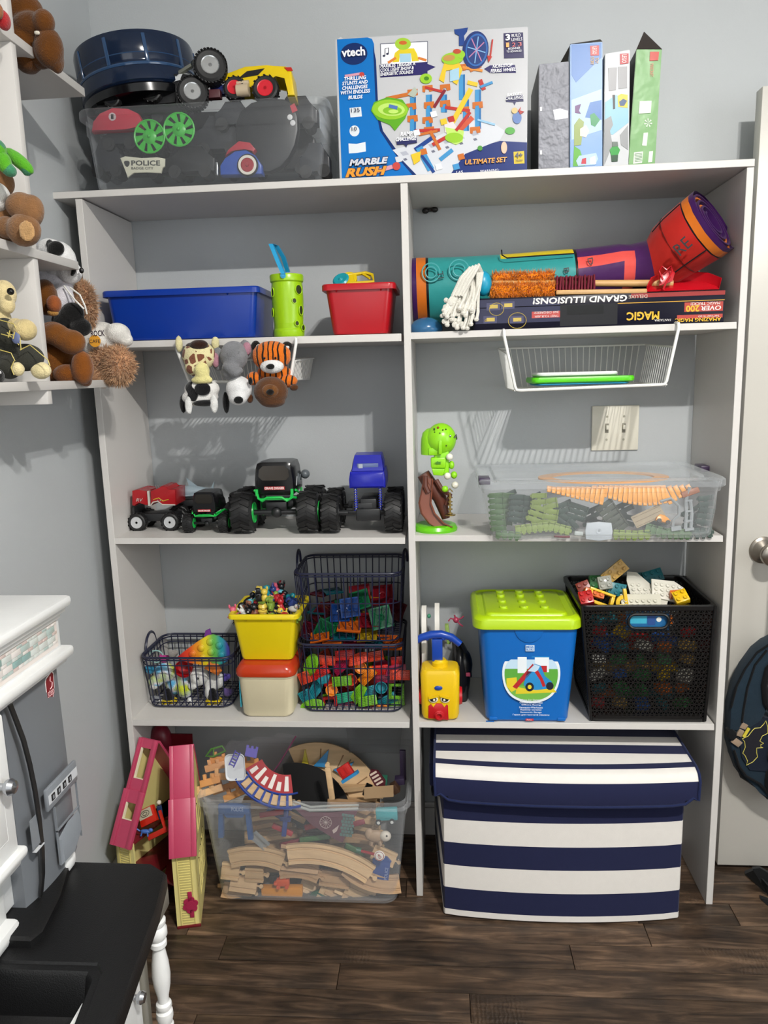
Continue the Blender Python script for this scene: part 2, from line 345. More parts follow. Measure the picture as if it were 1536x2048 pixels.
# ================================================================== PLAY KITCHEN (lower left corner)
pk = thing('play_kitchen', 'white and grey toy kitchen with a black countertop and sink in the lower left corner', 'toy kitchen', (-.6, -.9, 0))
kw = mat('#e4e5e4', .35, bump=.02); kg = mat('#6d7176', .38, amt=.03); kb_ = mat('#0f0f10', .42, bump=.25, bscale=500); kt = mat('#7a776d', .4); sil = mat('#b9bbc0', .25, 'metal')
cnt = [(-.779, -.59), (-.425, -.59), (-.405, -.596), (-.392, -.612), (-.386, -.64), (-.374, -.70), (-.36, -.80), (-.345, -.93), (-.335, -1.1), (-.332, -1.45), (-.779, -1.45)]
hole = [(-.74, -.835), (-.74, -1.25), (-.375, -1.25), (-.398, -.95), (-.413, -.835)]
b = B()
ho = [(x, y) for x, y in hole]
# top with a hole: bridge faces built as strips
oc = [(-.779, -.59), (-.779, -1.45), (-.332, -1.45), (-.345, -.93), (-.374, -.70), (-.392, -.612), (-.425, -.59)]
def ring3(pts, z): return [(x, y, z) for x, y in pts]
hh = [(-.74, -.84), (-.74, -1.25), (-.385, -1.25), (-.400, -.93), (-.412, -.85), (-.425, -.835), (-.45, -.835)]
sm_ = lambda pts, k: [(x * (1 - k) + (-.57) * k, y * (1 - k) + (-1.04) * k) for x, y in pts]
b.loft([ring3(sm_(oc, .02), .462), ring3(oc, .468), ring3(oc, .49), ring3(sm_(oc, .012), .4985), ring3(sm_(oc, .04), .5), ring3(sm_(hh, -.06), .5), ring3(sm_(hh, -.05), .4965), ring3(hh, .496), ring3(sm_(hh, .02), .49), ring3(sm_(hh, .06), .43), ring3(sm_(hh, .14), .422)], c0=False, c1=True)
b.loft([ring3([(-.779, -.595), (-.779, -.80), (-.53, -.80), (-.522, -.78), (-.535, -.70), (-.56, -.62), (-.575, -.595)], z) for z in (.498, .512)] + [ring3([(-.779, -.6), (-.779, -.795), (-.535, -.795), (-.529, -.78), (-.542, -.70), (-.566, -.62), (-.579, -.6)], .516)])
obj('countertop', b, kb_, pk, label='black countertop with a moulded sink')
b = B()
for x0, y0, x1, z0, z1, bv in ((-.779, -.555, -.568, .866, .955, .003), (-.779, -.565, -.592, .52, .87, .003), (-.779, -.540, -.548, .953, .972, .007), (-.779, -.548, -.556, .944, .956, .004), (-.779, -.555, -.563, .934, .946, .004),
                              (-.779, -.545, -.550, .866, .884, .006), (-.779, -.553, -.560, .856, .868, .004), (-.779, -.600, -.620, .50, .525, .006)):
    b.box(x0, x1, -1.40, y0, z0, z1, bev=bv)
b.box(-.779, -.68, -1.3, -.66, .972, .976, bev=.002)
b.box(-.74, -.555, -.635, -.598, .5, .53, bev=.01)
b.box(-.70, -.583, -1.3, -.762, .5, .66, bev=.012).box(-.72, -.563, -1.3, -.765, .5, .525, bev=.009)
obj('hutch', b, kw, pk)
tile_cols = [mat(h, .3) for h in ('#86a3a0', '#c8cdc9', '#d9d3cf', '#a9b8b4', '#c5b3ae')]
obj('tile_backing', B().box(-.569, -.5672, -1.39, -.566, .888, .933), mat('#d8cfc9', .5), pk)
rows = [(.928, .0045), (.9185, .010), (.9115, .0045), (.9045, .0095), (.8955, .0045)]; g = random.Random(3)
z = .931
for k, h in enumerate((.004, .0105, .0055, .0105, .0055)):
    y = -.569 - (k % 2) * .006; L = .026 if h > .008 else .015
    b = B(); bs = {}
    while y > -.95:
        c_ = g.choice([0, 0, 1, 1, 2, 3]) if h > .008 else g.choice([1, 2, 3, 4])
        obj('tile', B().box(-.5675, -.5662, y - L + .0008, y, z - h + .0008, z, bev=.0002), tile_cols[c_], pk, recalc=False) if y > -.8 else None
        y -= L
    z -= h
# refrigerator door with a bowed front
b = B()
def bulge(y, z): t = (y + .648) / .085; return -.572 + .012 * (1 - t * t) * (1 if z < .62 else max(0, 1 - (z - .62) / .2))
ys = [-.735 + i * .163 / 14 for i in range(15)]; zs_ = [.505, .512, .54, .60, .66, .72, .78, .83, .858]
b.loft([[(-.70, -.735, z)] + [(bulge(y, z) - (.012 if z < .51 else 0), y, z) for y in ys] + [(-.70, -.572, z)] for z in zs_])
fd = obj('refrigerator_door', b, kg, pk, label='grey bowed refrigerator door')
hp = [(18, 1409), (30, 1440), (45, 1480), (58, 1530), (68, 1580), (77, 1640), (83, 1700), (84, 1750), (80, 1793)]
hq = [WX(u, v, -.5485 - .012 * abs(i - 4) / 4) for i, (u, v) in enumerate(hp)]
b = B(); dd = (-.0035, .0)
b.loft([[(p.x, p.y - .0045, p.z), (p.x + .003, p.y - .0045, p.z), (p.x + .003, p.y + .0045, p.z), (p.x, p.y + .0045, p.z)] for p in hq])
obj('door_handle', b, mat('#1a1a1b', .35), fd, label='long black curved handle')
FX = lambda x: Matrix(((0, 0, 1, x), (1, 0, 0, 0), (0, 1, 0, 0), (0, 0, 0, 1)))    # local (y, z, out) on a face that looks at +X
b = B(FX(-.552))
a = WX(86, 1590, -.552); c_ = WX(139, 1542, -.552)
b.box(a.y, -.588, .652, .69, 0, .006, 0, bev=.002).box(a.y + .004, -.589, .662, .678, .006, .0065, 1)
for i in range(4):
    y = a.y + .012 + i * .0185; b.box(y, y + .010, .6645, .6755, .0065, .0075, 2).box(y + .003, y + .007, .667, .673, .0075, .008, 3)
for (y0, y1, z0, z1) in ((-.662, -.585, .60, .602), (-.662, -.660, .54, .645), (-.5875, -.586, .545, .648)): b.box(y0, y1, z0, z1, -.001, .0022, 0)
b.loft([[(y, z, d) for y, z, d in ((-.66, .537, 0), (-.66, .585, 0), (-.625, .597, .001), (-.588, .594, 0), (-.588, .56, 0), (-.625, .537, 0))], [(y, z, d) for y, z, d in ((-.655, .542, .006), (-.655, .582, .004), (-.625, .592, .004), (-.592, .59, .004), (-.592, .563, .006), (-.625, .542, .008))]])
b.box(-.733, -.700, .615, .665, 0, .001, 0).box(-.728, -.703, .608, .6095, -.004, .003, 1)
obj('dispenser', b, [mat('#7c8187', .3), mat('#c9ccd0', .25), mat('#141416', .4), mat('#8d9196', .3)], fd)
b = B(FX(-.5735))
b.prism([(-.612, .802), (-.586, .809), (-.583, .846), (-.588, .853), (-.608, .847), (-.612, .842)], .0, .0018, 0)
b.prism([(-.610, .8045), (-.588, .811), (-.5852, .845), (-.589, .850), (-.607, .845), (-.610, .840)], .0018, .0022, 1)
b.text('step', -.6085, -.588, .807, .823, 2, M=T(0, 0, .0022)); b.tube([(-.600, .824, .0025), (-.594, .826, .0025), (-.592, .833, .0025), (-.598, .838, .0025), (-.596, .845, .0025)], .0009, m=2, n=4)
obj('badge', b, [mat('#e6e0dc', .4), mat('#7b1522', .4), mat('#e2b7b8', .4)], fd, label='red badge with pale lettering')
# upper white cupboard door with knob
wd = obj('cupboard_door', B().box(-.57, -.539, -1.1, -.785, .655, .868, bev=.004).box(-.539, -.5365, -1.07, -.81, .685, .84, bev=.002).box(-.60, -.530, -1.1, -.775, .640, .656, bev=.006).box(-.62, -.538, -1.1, -.782, .628, .641, bev=.005), kw, pk)
kn = WX(8, 1574, -.53)
def knob(p, r, parent, d=(1, 0, 0)):
    q = B(align(p, V(p) + V(d))); q.lathe([(r * .5, -.001), (r * .45, r * .7), (r * .95, r * 1.1), (r * 1.1, r * 1.6), (r * .8, r * 2.2), (0, r * 2.4)], 20)
    obj('knob', q, sil, parent)
knob((-.538, kn.y, kn.z), .011, wd)
# lower cabinet
b = B().box(-.779, -.434, -1.42, -.625, .0, .415, bev=.004)
b.box(-.440, -.395, -.665, -.595, .42, .468, bev=.010)
b.box(-.45, -.428, -.668, -.65, 0, .46, bev=.003).box(-.45, -.426, -1.42, -.65, .0, .045, bev=.003)
obj('cabinet_body', b, kt, pk, label='grey brown cabinet body')
cdo = obj('cabinet_door', B().box(-.436, -.424, -.9, -.682, .17, .452, bev=.003).prism([(-.89, .18), (-.89, .44), (-.70, .44), (-.70, .18)], 0, .003, M=FX(-.424), bev=.001).prism([(-.87, .215), (-.87, .41), (-.745, .41), (-.715, .36), (-.715, .26), (-.745, .215)], .003, .006, M=FX(-.424), bev=.002)
          .prism([(-.855, .24), (-.855, .39), (-.76, .39), (-.735, .345), (-.735, .275), (-.76, .24)], .006, .009, M=FX(-.424), bev=.002), kw, pk)
kn = WX(277, 1995, -.41); knob((-.420, kn.y, kn.z), .0095, cdo)
b = B(T(-.412, -.625, 0))
pr = [(.010, 0), (.014, .01), (.013, .10), (.010, .14), (.0095, .19), (.0125, .196), (.0125, .204), (.0100, .208), (.0115, .214), (.013, .222), (.0125, .232), (.0095, .236), (.0122, .242), (.0115, .248), (.0082, .252),
      (.0085, .262), (.0125, .285), (.0138, .305), (.0125, .33), (.0095, .352), (.0088, .36), (.0125, .364), (.0125, .372), (.0100, .375), (.0145, .384), (.0142, .396), (.0110, .402), (.0135, .407), (.0135, .413), (.010, .416), (.010, .45)]
post = obj('turned_post', b.lathe([(r * 1.15, z) for r, z in pr], 28), kw, pk)

# ================================================================== DOLLHOUSE
pink = mat('#b8405f', .4, amt=.03); dpink = mat('#7c1e30', .4, amt=.04); cream = mat('#e3d68d', .4, amt=.03); dred = mat('#6e1720', .4)
def at_(o, M):
    o.matrix_basis = M @ o.matrix_basis; return o
dh = thing('dollhouse', 'pink roofed cream toy dollhouse folded open on the floor beside the black toy kitchen counter', 'dollhouse', (-.62, -.05, 0))
def half_house(M, sky, mirror):
    s = -1 if mirror else 1; w = .057
    def X(a, b): return (a, b) if s > 0 else (w - b, w - a)
    b = B(M)
    prof = [(0, 0), (0, .205), (.118, .418), (.236, .205), (.236, 0)]
    # outer facade board, front narrow wall and back narrow wall (open on the inner side)
    fx0, fx1 = X(w - .004, w)
    FA = Matrix(((0, 0, 1, 0), (1, 0, 0, 0), (0, 1, 0, 0), (0, 0, 0, 1)))
    b.prism(prof, fx0, fx1, 0, M=FA)
    b.box(0, w, 0, .004, 0, .205, 0).box(0, w, .232, .236, 0, .205, 0)
    for y0, y1, z0, z1 in ((.05, .11, .05, .15), (.13, .19, .05, .15), (.08, .16, .20, .28)):
        x0, x1 = X(w, w + .0015)
        for a in ((y0, y1, z0, z0 + .006), (y0, y1, z1 - .006, z1), (y0, y0 + .006, z0, z1), (y1 - .006, y1, z0, z1), ((y0 + y1) / 2 - .002, (y0 + y1) / 2 + .002, z0, z1)): b.box(x0, x1, *a[:2], *a[2:], 0)
    obj('house_wall', b, cream, dh)
    b = B(M)
    for i in range(27): b.box(.014, w - .016, -.0015, .001, .012 + i * .0069, .0155 + i * .0069, 0, bev=.0006)
    b.box(.010, .012, -.002, .001, .008, .2, 0).box(w - .014, w - .012, -.002, .001, .008, .2, 0)
    obj('siding', b, mat('#d6c87c', .45), dh)
    # roof panels: upper and lower, front slope and back slope, with raised border strips
    L = math.hypot(.118, .213); a = math.atan2(.213, .118)
    for k, (l0, l1, lift, ww) in enumerate(((-.012, L * .50, .004, .004), (L * .47, L + .004, .0, .001))):
        R = M @ Matrix.Translation((0, 0, .205)) @ Matrix.Rotation(a, 4, 'X') 
        b = B(R); op = sky and sky[k]
        if op:
            u0, u1 = op; m0 = .014; m1 = w - .014
            b.box(-ww, m0, l0, l1, lift, lift + .006, bev=.0008).box(m1, w + ww, l0, l1, lift, lift + .006, bev=.0008).box(m0, m1, l0, u0, lift, lift + .006).box(m0, m1, u1, l1, lift, lift + .006)
            b.box(m0 + .0, m0 + .002, u0, u1, lift, lift + .008, 1).box(m0, m1, u0, u0 + .002, lift, lift + .007, 1)
        else: b.box(-ww, w + ww, l0, l1, lift, lift + .006, bev=.0008)
        b.box(-ww, .008, l0, l1, lift + .006, lift + .0085, bev=.0006).box(w - .008, w + ww, l0, l1, lift + .006, lift + .0085, bev=.0006)
        obj('roof_panel', b, [pink, mat('#e9dfc0', .4)], dh)
    b = B(M @ Matrix.Translation((0, .236, .205)) @ Matrix.Rotation(PI - a, 4, 'X')); b.box(-.002, w + .002, -.01, L, -.006, 0); obj('roof_panel', b, pink, dh)
    b = B(M)
    for z in (.0, .10, .20): b.box(0 if s > 0 else 0, w, -.004 if z == 0 else .004, .236, z, z + .006, 0, bev=.001)
    b.prism([(0 if s > 0 else w, .02), (-s * .03 + (0 if s > 0 else w), .045), (-s * .03 + (0 if s > 0 else w), .11), (0 if s > 0 else w, .14)], .10, .106, 0)
    obj('floor_deck', b, dred, dh)
A = WZ(355, 1857, 0); Bp = WZ(405, 1852, 0)
MR = T(A.x, A.y, .0, rz=math.atan2(Bp.y - A.y, Bp.x - A.x) + .05)
half_house(MR, None, False)
eL = WY(227, 1693, -.10); ML = T(eL.x + .003, -.094, 0, rz=-.345)
L_ = math.hypot(.118, .213)
half_house(ML, [(.052, .092), (.150, .225)], True)
b = B(MR @ T(.036, -.002, .062, rx=PI / 2)); 
b.prism([(.004 * cos(t) + .0, .004 * sin(t)) for t in [i * PI / 6 for i in range(12)]], 0, .003)
for k in range(6): b.cyl((.011 * cos(k * PI / 3 + .3), .014 * sin(k * PI / 3 + .3) , 0), (.011 * cos(k * PI / 3 + .3), .014 * sin(k * PI / 3 + .3), .003), .008, n=14)
b.cyl((0, 0, 0), (0, 0, .0045), .012, n=16); b.box(-.005, .005, .01, .036, 0, .003, bev=.001); b.box(-.003, .007, -.034, -.012, 0, .003, bev=.001)
obj('flower_emblem', b, mat('#a8284c', .4), dh)
b = B(); p = WY(323, 1490, .12); b.ell((p.x, .12, .36), (.03, .03, .05)).ell((p.x - .001, .12, .425), (.014, .014, .02)).cyl((p.x, .12, .30), (p.x, .12, .37), .026)
obj('turret', b, dpink, dh)
b = B()
b.box(-.70, -.585, .0, .12, .20, .206).box(-.67, -.60, .12, .125, .0, .38); obj('inner_wall', b, dred, dh)
# toys lying in the open house
def blk(name, label, cat, M, d, m, bev=.002, **k): return obj(name, B(M).cbox((0, 0, 0), d, bev=bev), m, None, label, cat, **k)
DY = 0
def seat(u0, v0, u1, v1, y, up=.35, y1=None):
    y = y + DY
    p0 = WY(u0, v0, y); p1 = WY(u1, v1, y if y1 is None else y1); return frame(p0, p1 - p0, (0, -1, up)), (p1 - p0).length
q = thing('toy_bed', 'red toy box with a patterned white top inside the open dollhouse', 'toy', WY(300, 1640, -.07))
M0, l0 = seat(278, 1640, 322, 1618, -.08, .6)
obj('bed_frame', B(M0).box(0, .046, -.020, .020, -.012, 0, bev=.001).box(.004, .06, -.055, -.042, -.016, -.008, bev=.001).box(.052, .058, -.05, .0, -.014, -.009), mat('#c2240f', .35), q)
b = B(M0).box(.002, .040, -.004, .018, 0, .0006, 0)
for r_ in (.0035, .007): b.tube([(.021 + r_ * 1.8 * cos(t * PI / 8), .007 + r_ * sin(t * PI / 8), .0008) for t in range(16)], .0008, m=1, closed=True, n=4)
obj('printed_top', b, [mat('#b9b39a', .5), mat('#4c4b38', .5)], q)
M0, l0 = seat(280, 1662, 305, 1664, -.09, .3)
obj('toy_horse', B(M0).ell((.014, 0, 0), (.013, .0055, .005)).ell((.027, .004, 0), (.006, .005, .004)).tube([(.0, 0, 0), (-.008, .004, 0)], .002).tube([(.006, -.002, .002), (.004, -.011, .002)], .002).tube([(.02, -.002, .002), (.022, -.011, .002)], .002), mat('#3f67b0', .35), None, 'small blue toy animal lying below the red box in the dollhouse', 'toy')
M0, l0 = seat(255, 1590, 292, 1500, .03, .2)
obj('toy_stairs', B(M0).prism([(0, 0), (.08, -.004), (.085, -.02), (.005, -.03)], -.02, -.012).prism([(-.03, -.02), (.0, -.02), (.0, -.05)], -.02, -.01), mat('#d2b978', .45), None, 'cream toy staircase propped inside the upper dollhouse', 'toy')
obj('toy_figure', B().ell(WY(318, 1605, -.04), .006, 0).tube([WY(318, 1612, -.04), WY(322, 1635, -.04)], .007, m=1), [mat('#e6dbc8', .4), mat('#27406e', .5)], None, 'tiny blue toy figure with a pale head between the dollhouse halves', 'toy')
# ================================================================== STRIPED STORAGE BOX
navy = mat('#1d2140', .75, 'cloth', amt=.04, bump=.15); offw = mat('#dcd8d2', .7, 'cloth', amt=.03, bump=.15)
sb = thing('storage_box', 'large navy and white striped fabric storage box with a flap lid on the floor', 'storage box', (.36, .1, 0))
def foot(z, g=0, bow=0, top=False):
    n = 14; pts = []
    fl_, fr_, br, bl = V((.078 - g, -.071 - g)), V((.650 + g, -.060 - g)), V((.640 + g, .262)), V((.052 - g, .262))
    for i in range(n + 1):
        t = i / n; p = fl_.lerp(fr_, t); e = .010 if i in (0, n) else 0
        pts.append((p.x + (.0035 if i == 0 else -.0035 if i == n else 0), p.y - bow * 4 * t * (1 - t) + (.0035 if i in (0, n) else 0) * .4, z))
    pts += [(fr_.x, fr_.y + .006, z)] + [(br.x, br.y, z), (bl.x, bl.y, z), (fl_.x, fl_.y + .006, z)]
    return pts
def zf(v): return WY(1365, v, -.062).z
lv = [.004, .006, zf(1826), zf(1782), zf(1736), zf(1690), zf(1643)]
rings = []; ms = []
for i, z in enumerate(lv[1:] + [.372]): rings.append(foot(z, 0, .022 * (1 - .35 * z / .372)))
cols = [1, 0, 1, 0, 1, 0]
b = B(); b.loft([[(x, y, .0005) for x, y, z in foot(0, -.006, .018)]] + rings, c1=True, mats=[1] + cols + [0])
obj('box_body', b, [navy, offw], sb)
for i, z in enumerate(lv[2:]): pass
# lid: flat top with stripes across, curved down to a front flap
b = B(); n = 20
def lidrow(y, z, g, r0=0): return [( .066 - g + (.600 + 2 * g) * i / n, y - (.020 * 4 * (i / n) * (1 - i / n) if y < 0 else 0) - .002, z) for i in range(n + 1)]
zf2 = WY(1120, 1553, -.08).z + .011
secs = [(-.088, .328), (-.090, .340), (-.088, zf2 - .012), (-.080, zf2 + .001), (-.072, zf2 + .005), (-.058, zf2 + .008), (-.036, zf2 + .009), (.0, zf2 + .009), (.040, zf2 + .010), (.085, zf2 + .010), (.262, zf2 + .008)]
mlist = [0, 0, 1, 1, 1, 0, 1, 0, 1, 0]
top = [lidrow(y, z, .006 if i > 1 else .004) for i, (y, z) in enumerate(secs)]
# rounded lower corners of the flap
def rc(P, k):
    o = []
    for i, p in enumerate(P):
        t = min(i, n - i); o.append((p[0] + (.012 * k if i == 0 else -.012 * k if i == n else 0), p[1], p[2] + (.016 * k if t == 0 else .003 * k if t == 1 else 0)))
    return o
top[0] = rc(top[0], 1)
bot = [[(x, y + (.006 if y < -.05 else 0), z - (.006 if i > 3 else 0)) for x, y, z in R] for i, R in enumerate(top)]
rings = [t + b_[::-1] for t, b_ in zip(top, bot)]
b.loft(rings, mats=mlist)
lid = obj('lid', b, [navy, offw], sb, label='striped lid with a navy front flap', ang=50)
pip = [V(p) + V((0, -.002, 0)) for p in [(R[0][0], R[0][1], R[0][2]) for R in top[::-1]]] + [V(p) + V((0, -.002, 0)) for p in top[0]] + [V(R[-1]) + V((0, -.002, 0)) for R in top]
obj('piping', B().tube(pip, .0035, n=6), mat('#1b2448', .8, 'cloth'), lid)
b = B()
for x, s in ((.046, 1),): b.box(x, x + .014, -.01, .26, .315, .378, bev=.004)
obj('lid_side', b, navy, sb)
b = B(); a = WY(872, 1620, .03); b.tube([(.063, .02, .275), (.054, .03, .27), (.052, .06, .265), (.054, .10, .27), (.060, .11, .275)], .0045)
obj('side_handle', b, mat('#2a2b33', .6), sb)
# ================================================================== CONTAINERS
def tub(h, w0, d0, w1, d1, r, t=.0022, rim=.010, rimh=.012, step=0, M=None, b=None, mt=None):
    b = b or B(M); R = []
    def g(w_, d_, z, rr_=None): R.append(rr(w_, d_, rr_ or r, z))
    g(w0 - .016, d0 - .016, 0); g(w0 - .004, d0 - .004, .002); g(w0, d0, .008)
    zt = h - rimh
    if step: f = 1 - step; g(w0 + (w1 - w0) * f, d0 + (d1 - d0) * f, zt * f); g(w0 + (w1 - w0) * f + .006, d0 + (d1 - d0) * f + .006, zt * f + .003)
    g(w1, d1, zt); g(w1 + 2 * rim, d1 + 2 * rim, zt - .002); g(w1 + 2 * rim, d1 + 2 * rim, h - .003); g(w1 + 2 * rim - .004, d1 + 2 * rim - .004, h); g(w1 + .002, d1 + .002, h); g(w1 - 2 * t, d1 - 2 * t, h - .002)
    g(w0 - 2 * t, d0 - 2 * t, .010); g(w0 - 2 * t - .01, d0 - 2 * t - .01, .004)
    b.loft(R, c0=True, c1=True); return b
clear = mat('#eceff2', .18, 'clear', op=.065, tint=.08); clear2 = mat('#e6ebef', .25, 'clear', op=.14, tint=.12)
woodm = [mat(h, .6, 'wood') for h in ('#c2a27a', '#b28f69', '#cfae84')]
grooveM = mat('#8d6b49', .7, 'wood')
# ---- wooden train track pieces
def track_mesh(R=None, ang=45, L=.14):
    b = B(); W2 = .02; sec = [(-W2, 0), (-W2, .012), (-.0135, .012), (-.0135, .0085), (-.0085, .0085), (-.0085, .012), (.0085, .012), (.0085, .0085), (.0135, .0085), (.0135, .012), (W2, .012), (W2, 0)]
    rings = []; n = 10
    if R:
        for i in range(n + 1):
            t = math.radians(-ang / 2 + ang * i / n); rings.append([(( R + y) * sin(t), (R + y) * cos(t) - R, z) for y, z in sec])
    else:
        for i in range(2): rings.append([(-L / 2 + L * i, y, z) for y, z in sec])
    b.loft(rings)
    if R: t = math.radians(ang / 2); E = V((R * sin(t), R * cos(t) - R, 0)); d = V((cos(t), -sin(t), 0))
    else: E = V((L / 2, 0, 0)); d = V((1, 0, 0))
    b.cyl(E + d * .011 + V((0, 0, .001)), E + d * .011 + V((0, 0, .011)), .0052, n=12); s_ = d.cross(V((0, 0, 1))) * .002
    b.add([E + s_, E - s_, E - s_ + d * .01, E + s_ + d * .01] + [p + V((0, 0, .010)) for p in (E + s_, E - s_, E - s_ + d * .01, E + s_ + d * .01)], [(0, 1, 2, 3), (4, 5, 6, 7), (0, 3, 7, 4), (1, 2, 6, 5)])
    return b
TRK = {}
def track(key, M, label, group=None, mi=0, **k):
    kk = (key, mi)
    if kk not in TRK:
        o = obj('track_piece', track_mesh(*key), woodm[mi], None, label, 'train track', group); TRK[kk] = o; o.matrix_basis = M; return o
    o = TRK[kk].copy(); COL.objects.link(o); o['label'] = label
    if group: o['group'] = group
    elif 'group' in o: del o['group']
    o.matrix_basis = M; return o
def trk(u0, v0, u1, v1, y, label, key=(None, 0, .14), mi=0, up=.3, y1=None, flip=False, group='wooden train track in the clear bin'):
    M, l = seat(u0, v0, u1, v1, y, up, y1)
    if key[0]: chord = 2 * key[0] * sin(math.radians(key[1] / 2))
    else: chord = key[2]
    s = l / chord
    N_ = Matrix.Translation((l / 2, 0, 0)) @ (Matrix.Rotation(PI, 4, 'Z') if flip else Matrix()) @ Matrix.Scale(s if .6 < s < 1.6 else 1, 4)
    return track(key, M @ N_, label, group, mi)
tb = thing('storage_bin', 'big clear plastic bin of wooden train track standing on the floor', 'bin', (-.27, .1, 0))
tM = T(-.272, .112, .0005)
tub(.292, .465, .30, .522, .325, .035, rim=.010, rimh=.016, step=.10, M=tM)
obj('bin_shell', tub(.292, .465, .30, .522, .325, .035, rim=.010, rimh=.016, step=.10, M=tM), clear, tb)
cv = (.19, 38); cl_ = (.24, 44); DY = .011
trk(462, 1706, 568, 1712, -.022, 'curved wooden track piece high at the left side of the clear bin', cv, 0)
trk(580, 1690, 745, 1730, -.026, 'long curved wooden track piece across the middle of the clear bin', cl_, 2)
trk(560, 1735, 640, 1745, -.018, 'curved wooden track piece beneath the long one in the middle of the bin', cv, 1)
trk(690, 1745, 796, 1778, -.026, 'wide pinkish curved track piece at the lower right of the bin', (.15, 50), 1, flip=True, up=.5)
trk(445, 1738, 480, 1742, -.024, 'short straight wooden track at the left wall of the bin', (None, 0, .045), 2)
trk(492, 1745, 528, 1747, -.02, 'pale straight wooden track lying below the left curved track', (None, 0, .05), 0, up=.1)
trk(462, 1765, 515, 1772, -.026, 'broad pale track piece at the lower left of the bin', (None, 0, .07), 0, up=.8)
trk(446, 1782, 505, 1790, -.020, 'bottom left wooden track lying edge on in the bin', (None, 0, .08), 1, up=1.5)
trk(640, 1752, 700, 1760, -.012, 'straight wooden track wedged right of the orange engine', (None, 0, .08), 1)
for i, (u, v, u2, v2) in enumerate([(640, 1775, 690, 1800), (655, 1770, 705, 1797), (672, 1768, 730, 1795), (690, 1775, 745, 1800), (560, 1715, 640, 1725), (600, 1770, 640, 1785), (745, 1700, 790, 1720), (520, 1785, 440, 1795), (640, 1700, 720, 1735)]):
    trk(u, v, u2, v2, -.008 + .006 * (i % 3), 'wooden track piece %s of the clear bin' % ['fanned at the bottom centre', 'second in the fan at the bottom', 'third in the fan at the bottom', 'lowest right in the fan at the bottom', 'under the curved middle track', 'right of the orange block at the bottom', 'at the upper right wall', 'along the bottom left edge', 'crossing the middle right'][i], (None, 0, .07), i % 3, up=.4 + .5 * (i % 3))
for i in range(28):
    px, py = (-.385, -.165)[i % 2], (.075, .165)[(i // 2) % 2]; kz = i // 4
    M0 = T(px, py + .01 * sin(kz * 2), .016 + kz * .032, rz=.25 * sin(i * 1.7))
    track(cv if i % 3 else (None, 0, .14), M0, 'wooden track piece hidden deep behind the front layer of the clear bin', 'buried wooden track pieces', i % 3)
def P_(*a, **k): return mat(*a, **k)
blu = mat('#2a4f8f', .35); blu2 = mat('#2c66a8', .4)
# blue police gate
M0, l0 = seat(437, 1618, 512, 1618, -.026, .1)
o = thing('toy_police_gate', 'blue toy police station gate behind the left front of the clear bin', 'toy', M0.translation)
obj('gate_frame', B(M0).box(.0, .082, -.012, .012, -.01, .004, bev=.0015).prism([(0, -.012), (.012, -.012), (.009, -.075), (-.004, -.075)], -.008, .004).prism([(.070, -.012), (.082, -.012), (.086, -.08), (.074, -.08)], -.008, .004).prism([(.012, -.012), (.07, -.012), (.062, -.022), (.02, -.022)], -.006, .002), mat('#31578f', .4), o)
obj('lettering', B(M0).text('POLICE', .035, .066, -.004, .006, 0, M=T(0, 0, .0042)), mat('#a9b7cf', .5), o)
# curved clear ramp with printed bridge scenery
M0, l0 = seat(582, 1610, 742, 1632, -.020, .15)
o = thing('toy_bridge', 'maroon printed bridge panel with a bicycle picture in the clear bin', 'toy', M0.translation)
obj('panel', B(M0).prism([(0, .0), (.05, -.012), (.10, -.006), (.172, .012), (.150, -.052), (.142, -.078), (.128, -.075), (.06, -.045)], -.003, 0), mat('#5e3340', .5, amt=.15, scale=60), o)
b = B(M0).tube([(0, .004, .002), (.05, -.006, .002), (.10, .002, .002), (.172, .016, .002)], .0035).tube([(.0, .010, -.004), (.05, .0, -.004), (.1, .01, -.004), (.172, .022, -.004)], .003)
obj('clear_rail', b, mat('#b9bdb8', .2, 'clear', op=.5), o)
b = B(M0)
for k in range(6): b.tube([(.093, -.032, .001), (.093 + .015 * cos(k * PI / 6), -.032 + .015 * sin(k * PI / 6), .001)], .0005, n=4).tube([(.093, -.032, .001), (.093 - .015 * cos(k * PI / 6), -.032 - .015 * sin(k * PI / 6), .001)], .0005, n=4)
b.tube([(.093 + .015 * cos(t * PI / 8), -.032 + .015 * sin(t * PI / 8), .001) for t in range(16)], .0007, n=4, closed=True)
b.prism([(.112, -.05), (.128, -.034), (.124, -.05), (.116, -.058)], 0, .001)
obj('printed_wheel', b, mat('#b9a7a0', .5), o)
b = B(M0)
for i in range(7):
    for j in range(4): b.box(.132 + j * .008 + (i % 2) * .003, .139 + j * .008 + (i % 2) * .003, -.062 + i * .0085 + .001, -.055 + i * .0085 + .001, 0, .0012)
obj('brick_print', b, mat('#4f6b66', .6), o)
# steel-grey clear ramp, red/blue bits
M0, l0 = seat(505, 1668, 542, 1702, -.024, .1)
obj('clear_ramp', B(M0).box(0, .05, -.010, .012, -.003, 0).box(.0, .05, -.010, -.006, 0, .006).box(.0, .05, .008, .012, 0, .006), mat('#aab0b2', .15, 'clear', op=.5), None, 'grey clear ramp piece leaning left of centre in the train bin', 'toy')
M0, l0 = seat(560, 1640, 600, 1645, -.01, .2)
obj('toy_signal_tower', B(M0).box(.008, .02, -.04, .03, -.005, .005, bev=.002).box(.0, .028, .0, .012, -.008, .008, bev=.002).prism([(0, .03), (.028, .03), (.022, .042), (.006, .042)], -.006, .006), mat('#243f86', .4), None, 'dark blue toy signal tower upright in the middle of the train bin', 'toy')
RB = [('#a01b28', 'red'), ('#2b3f77', 'blue'), ('#7e2433', 'maroon'), ('#3f6a3c', 'green'), ('#a4835a', 'tan')]
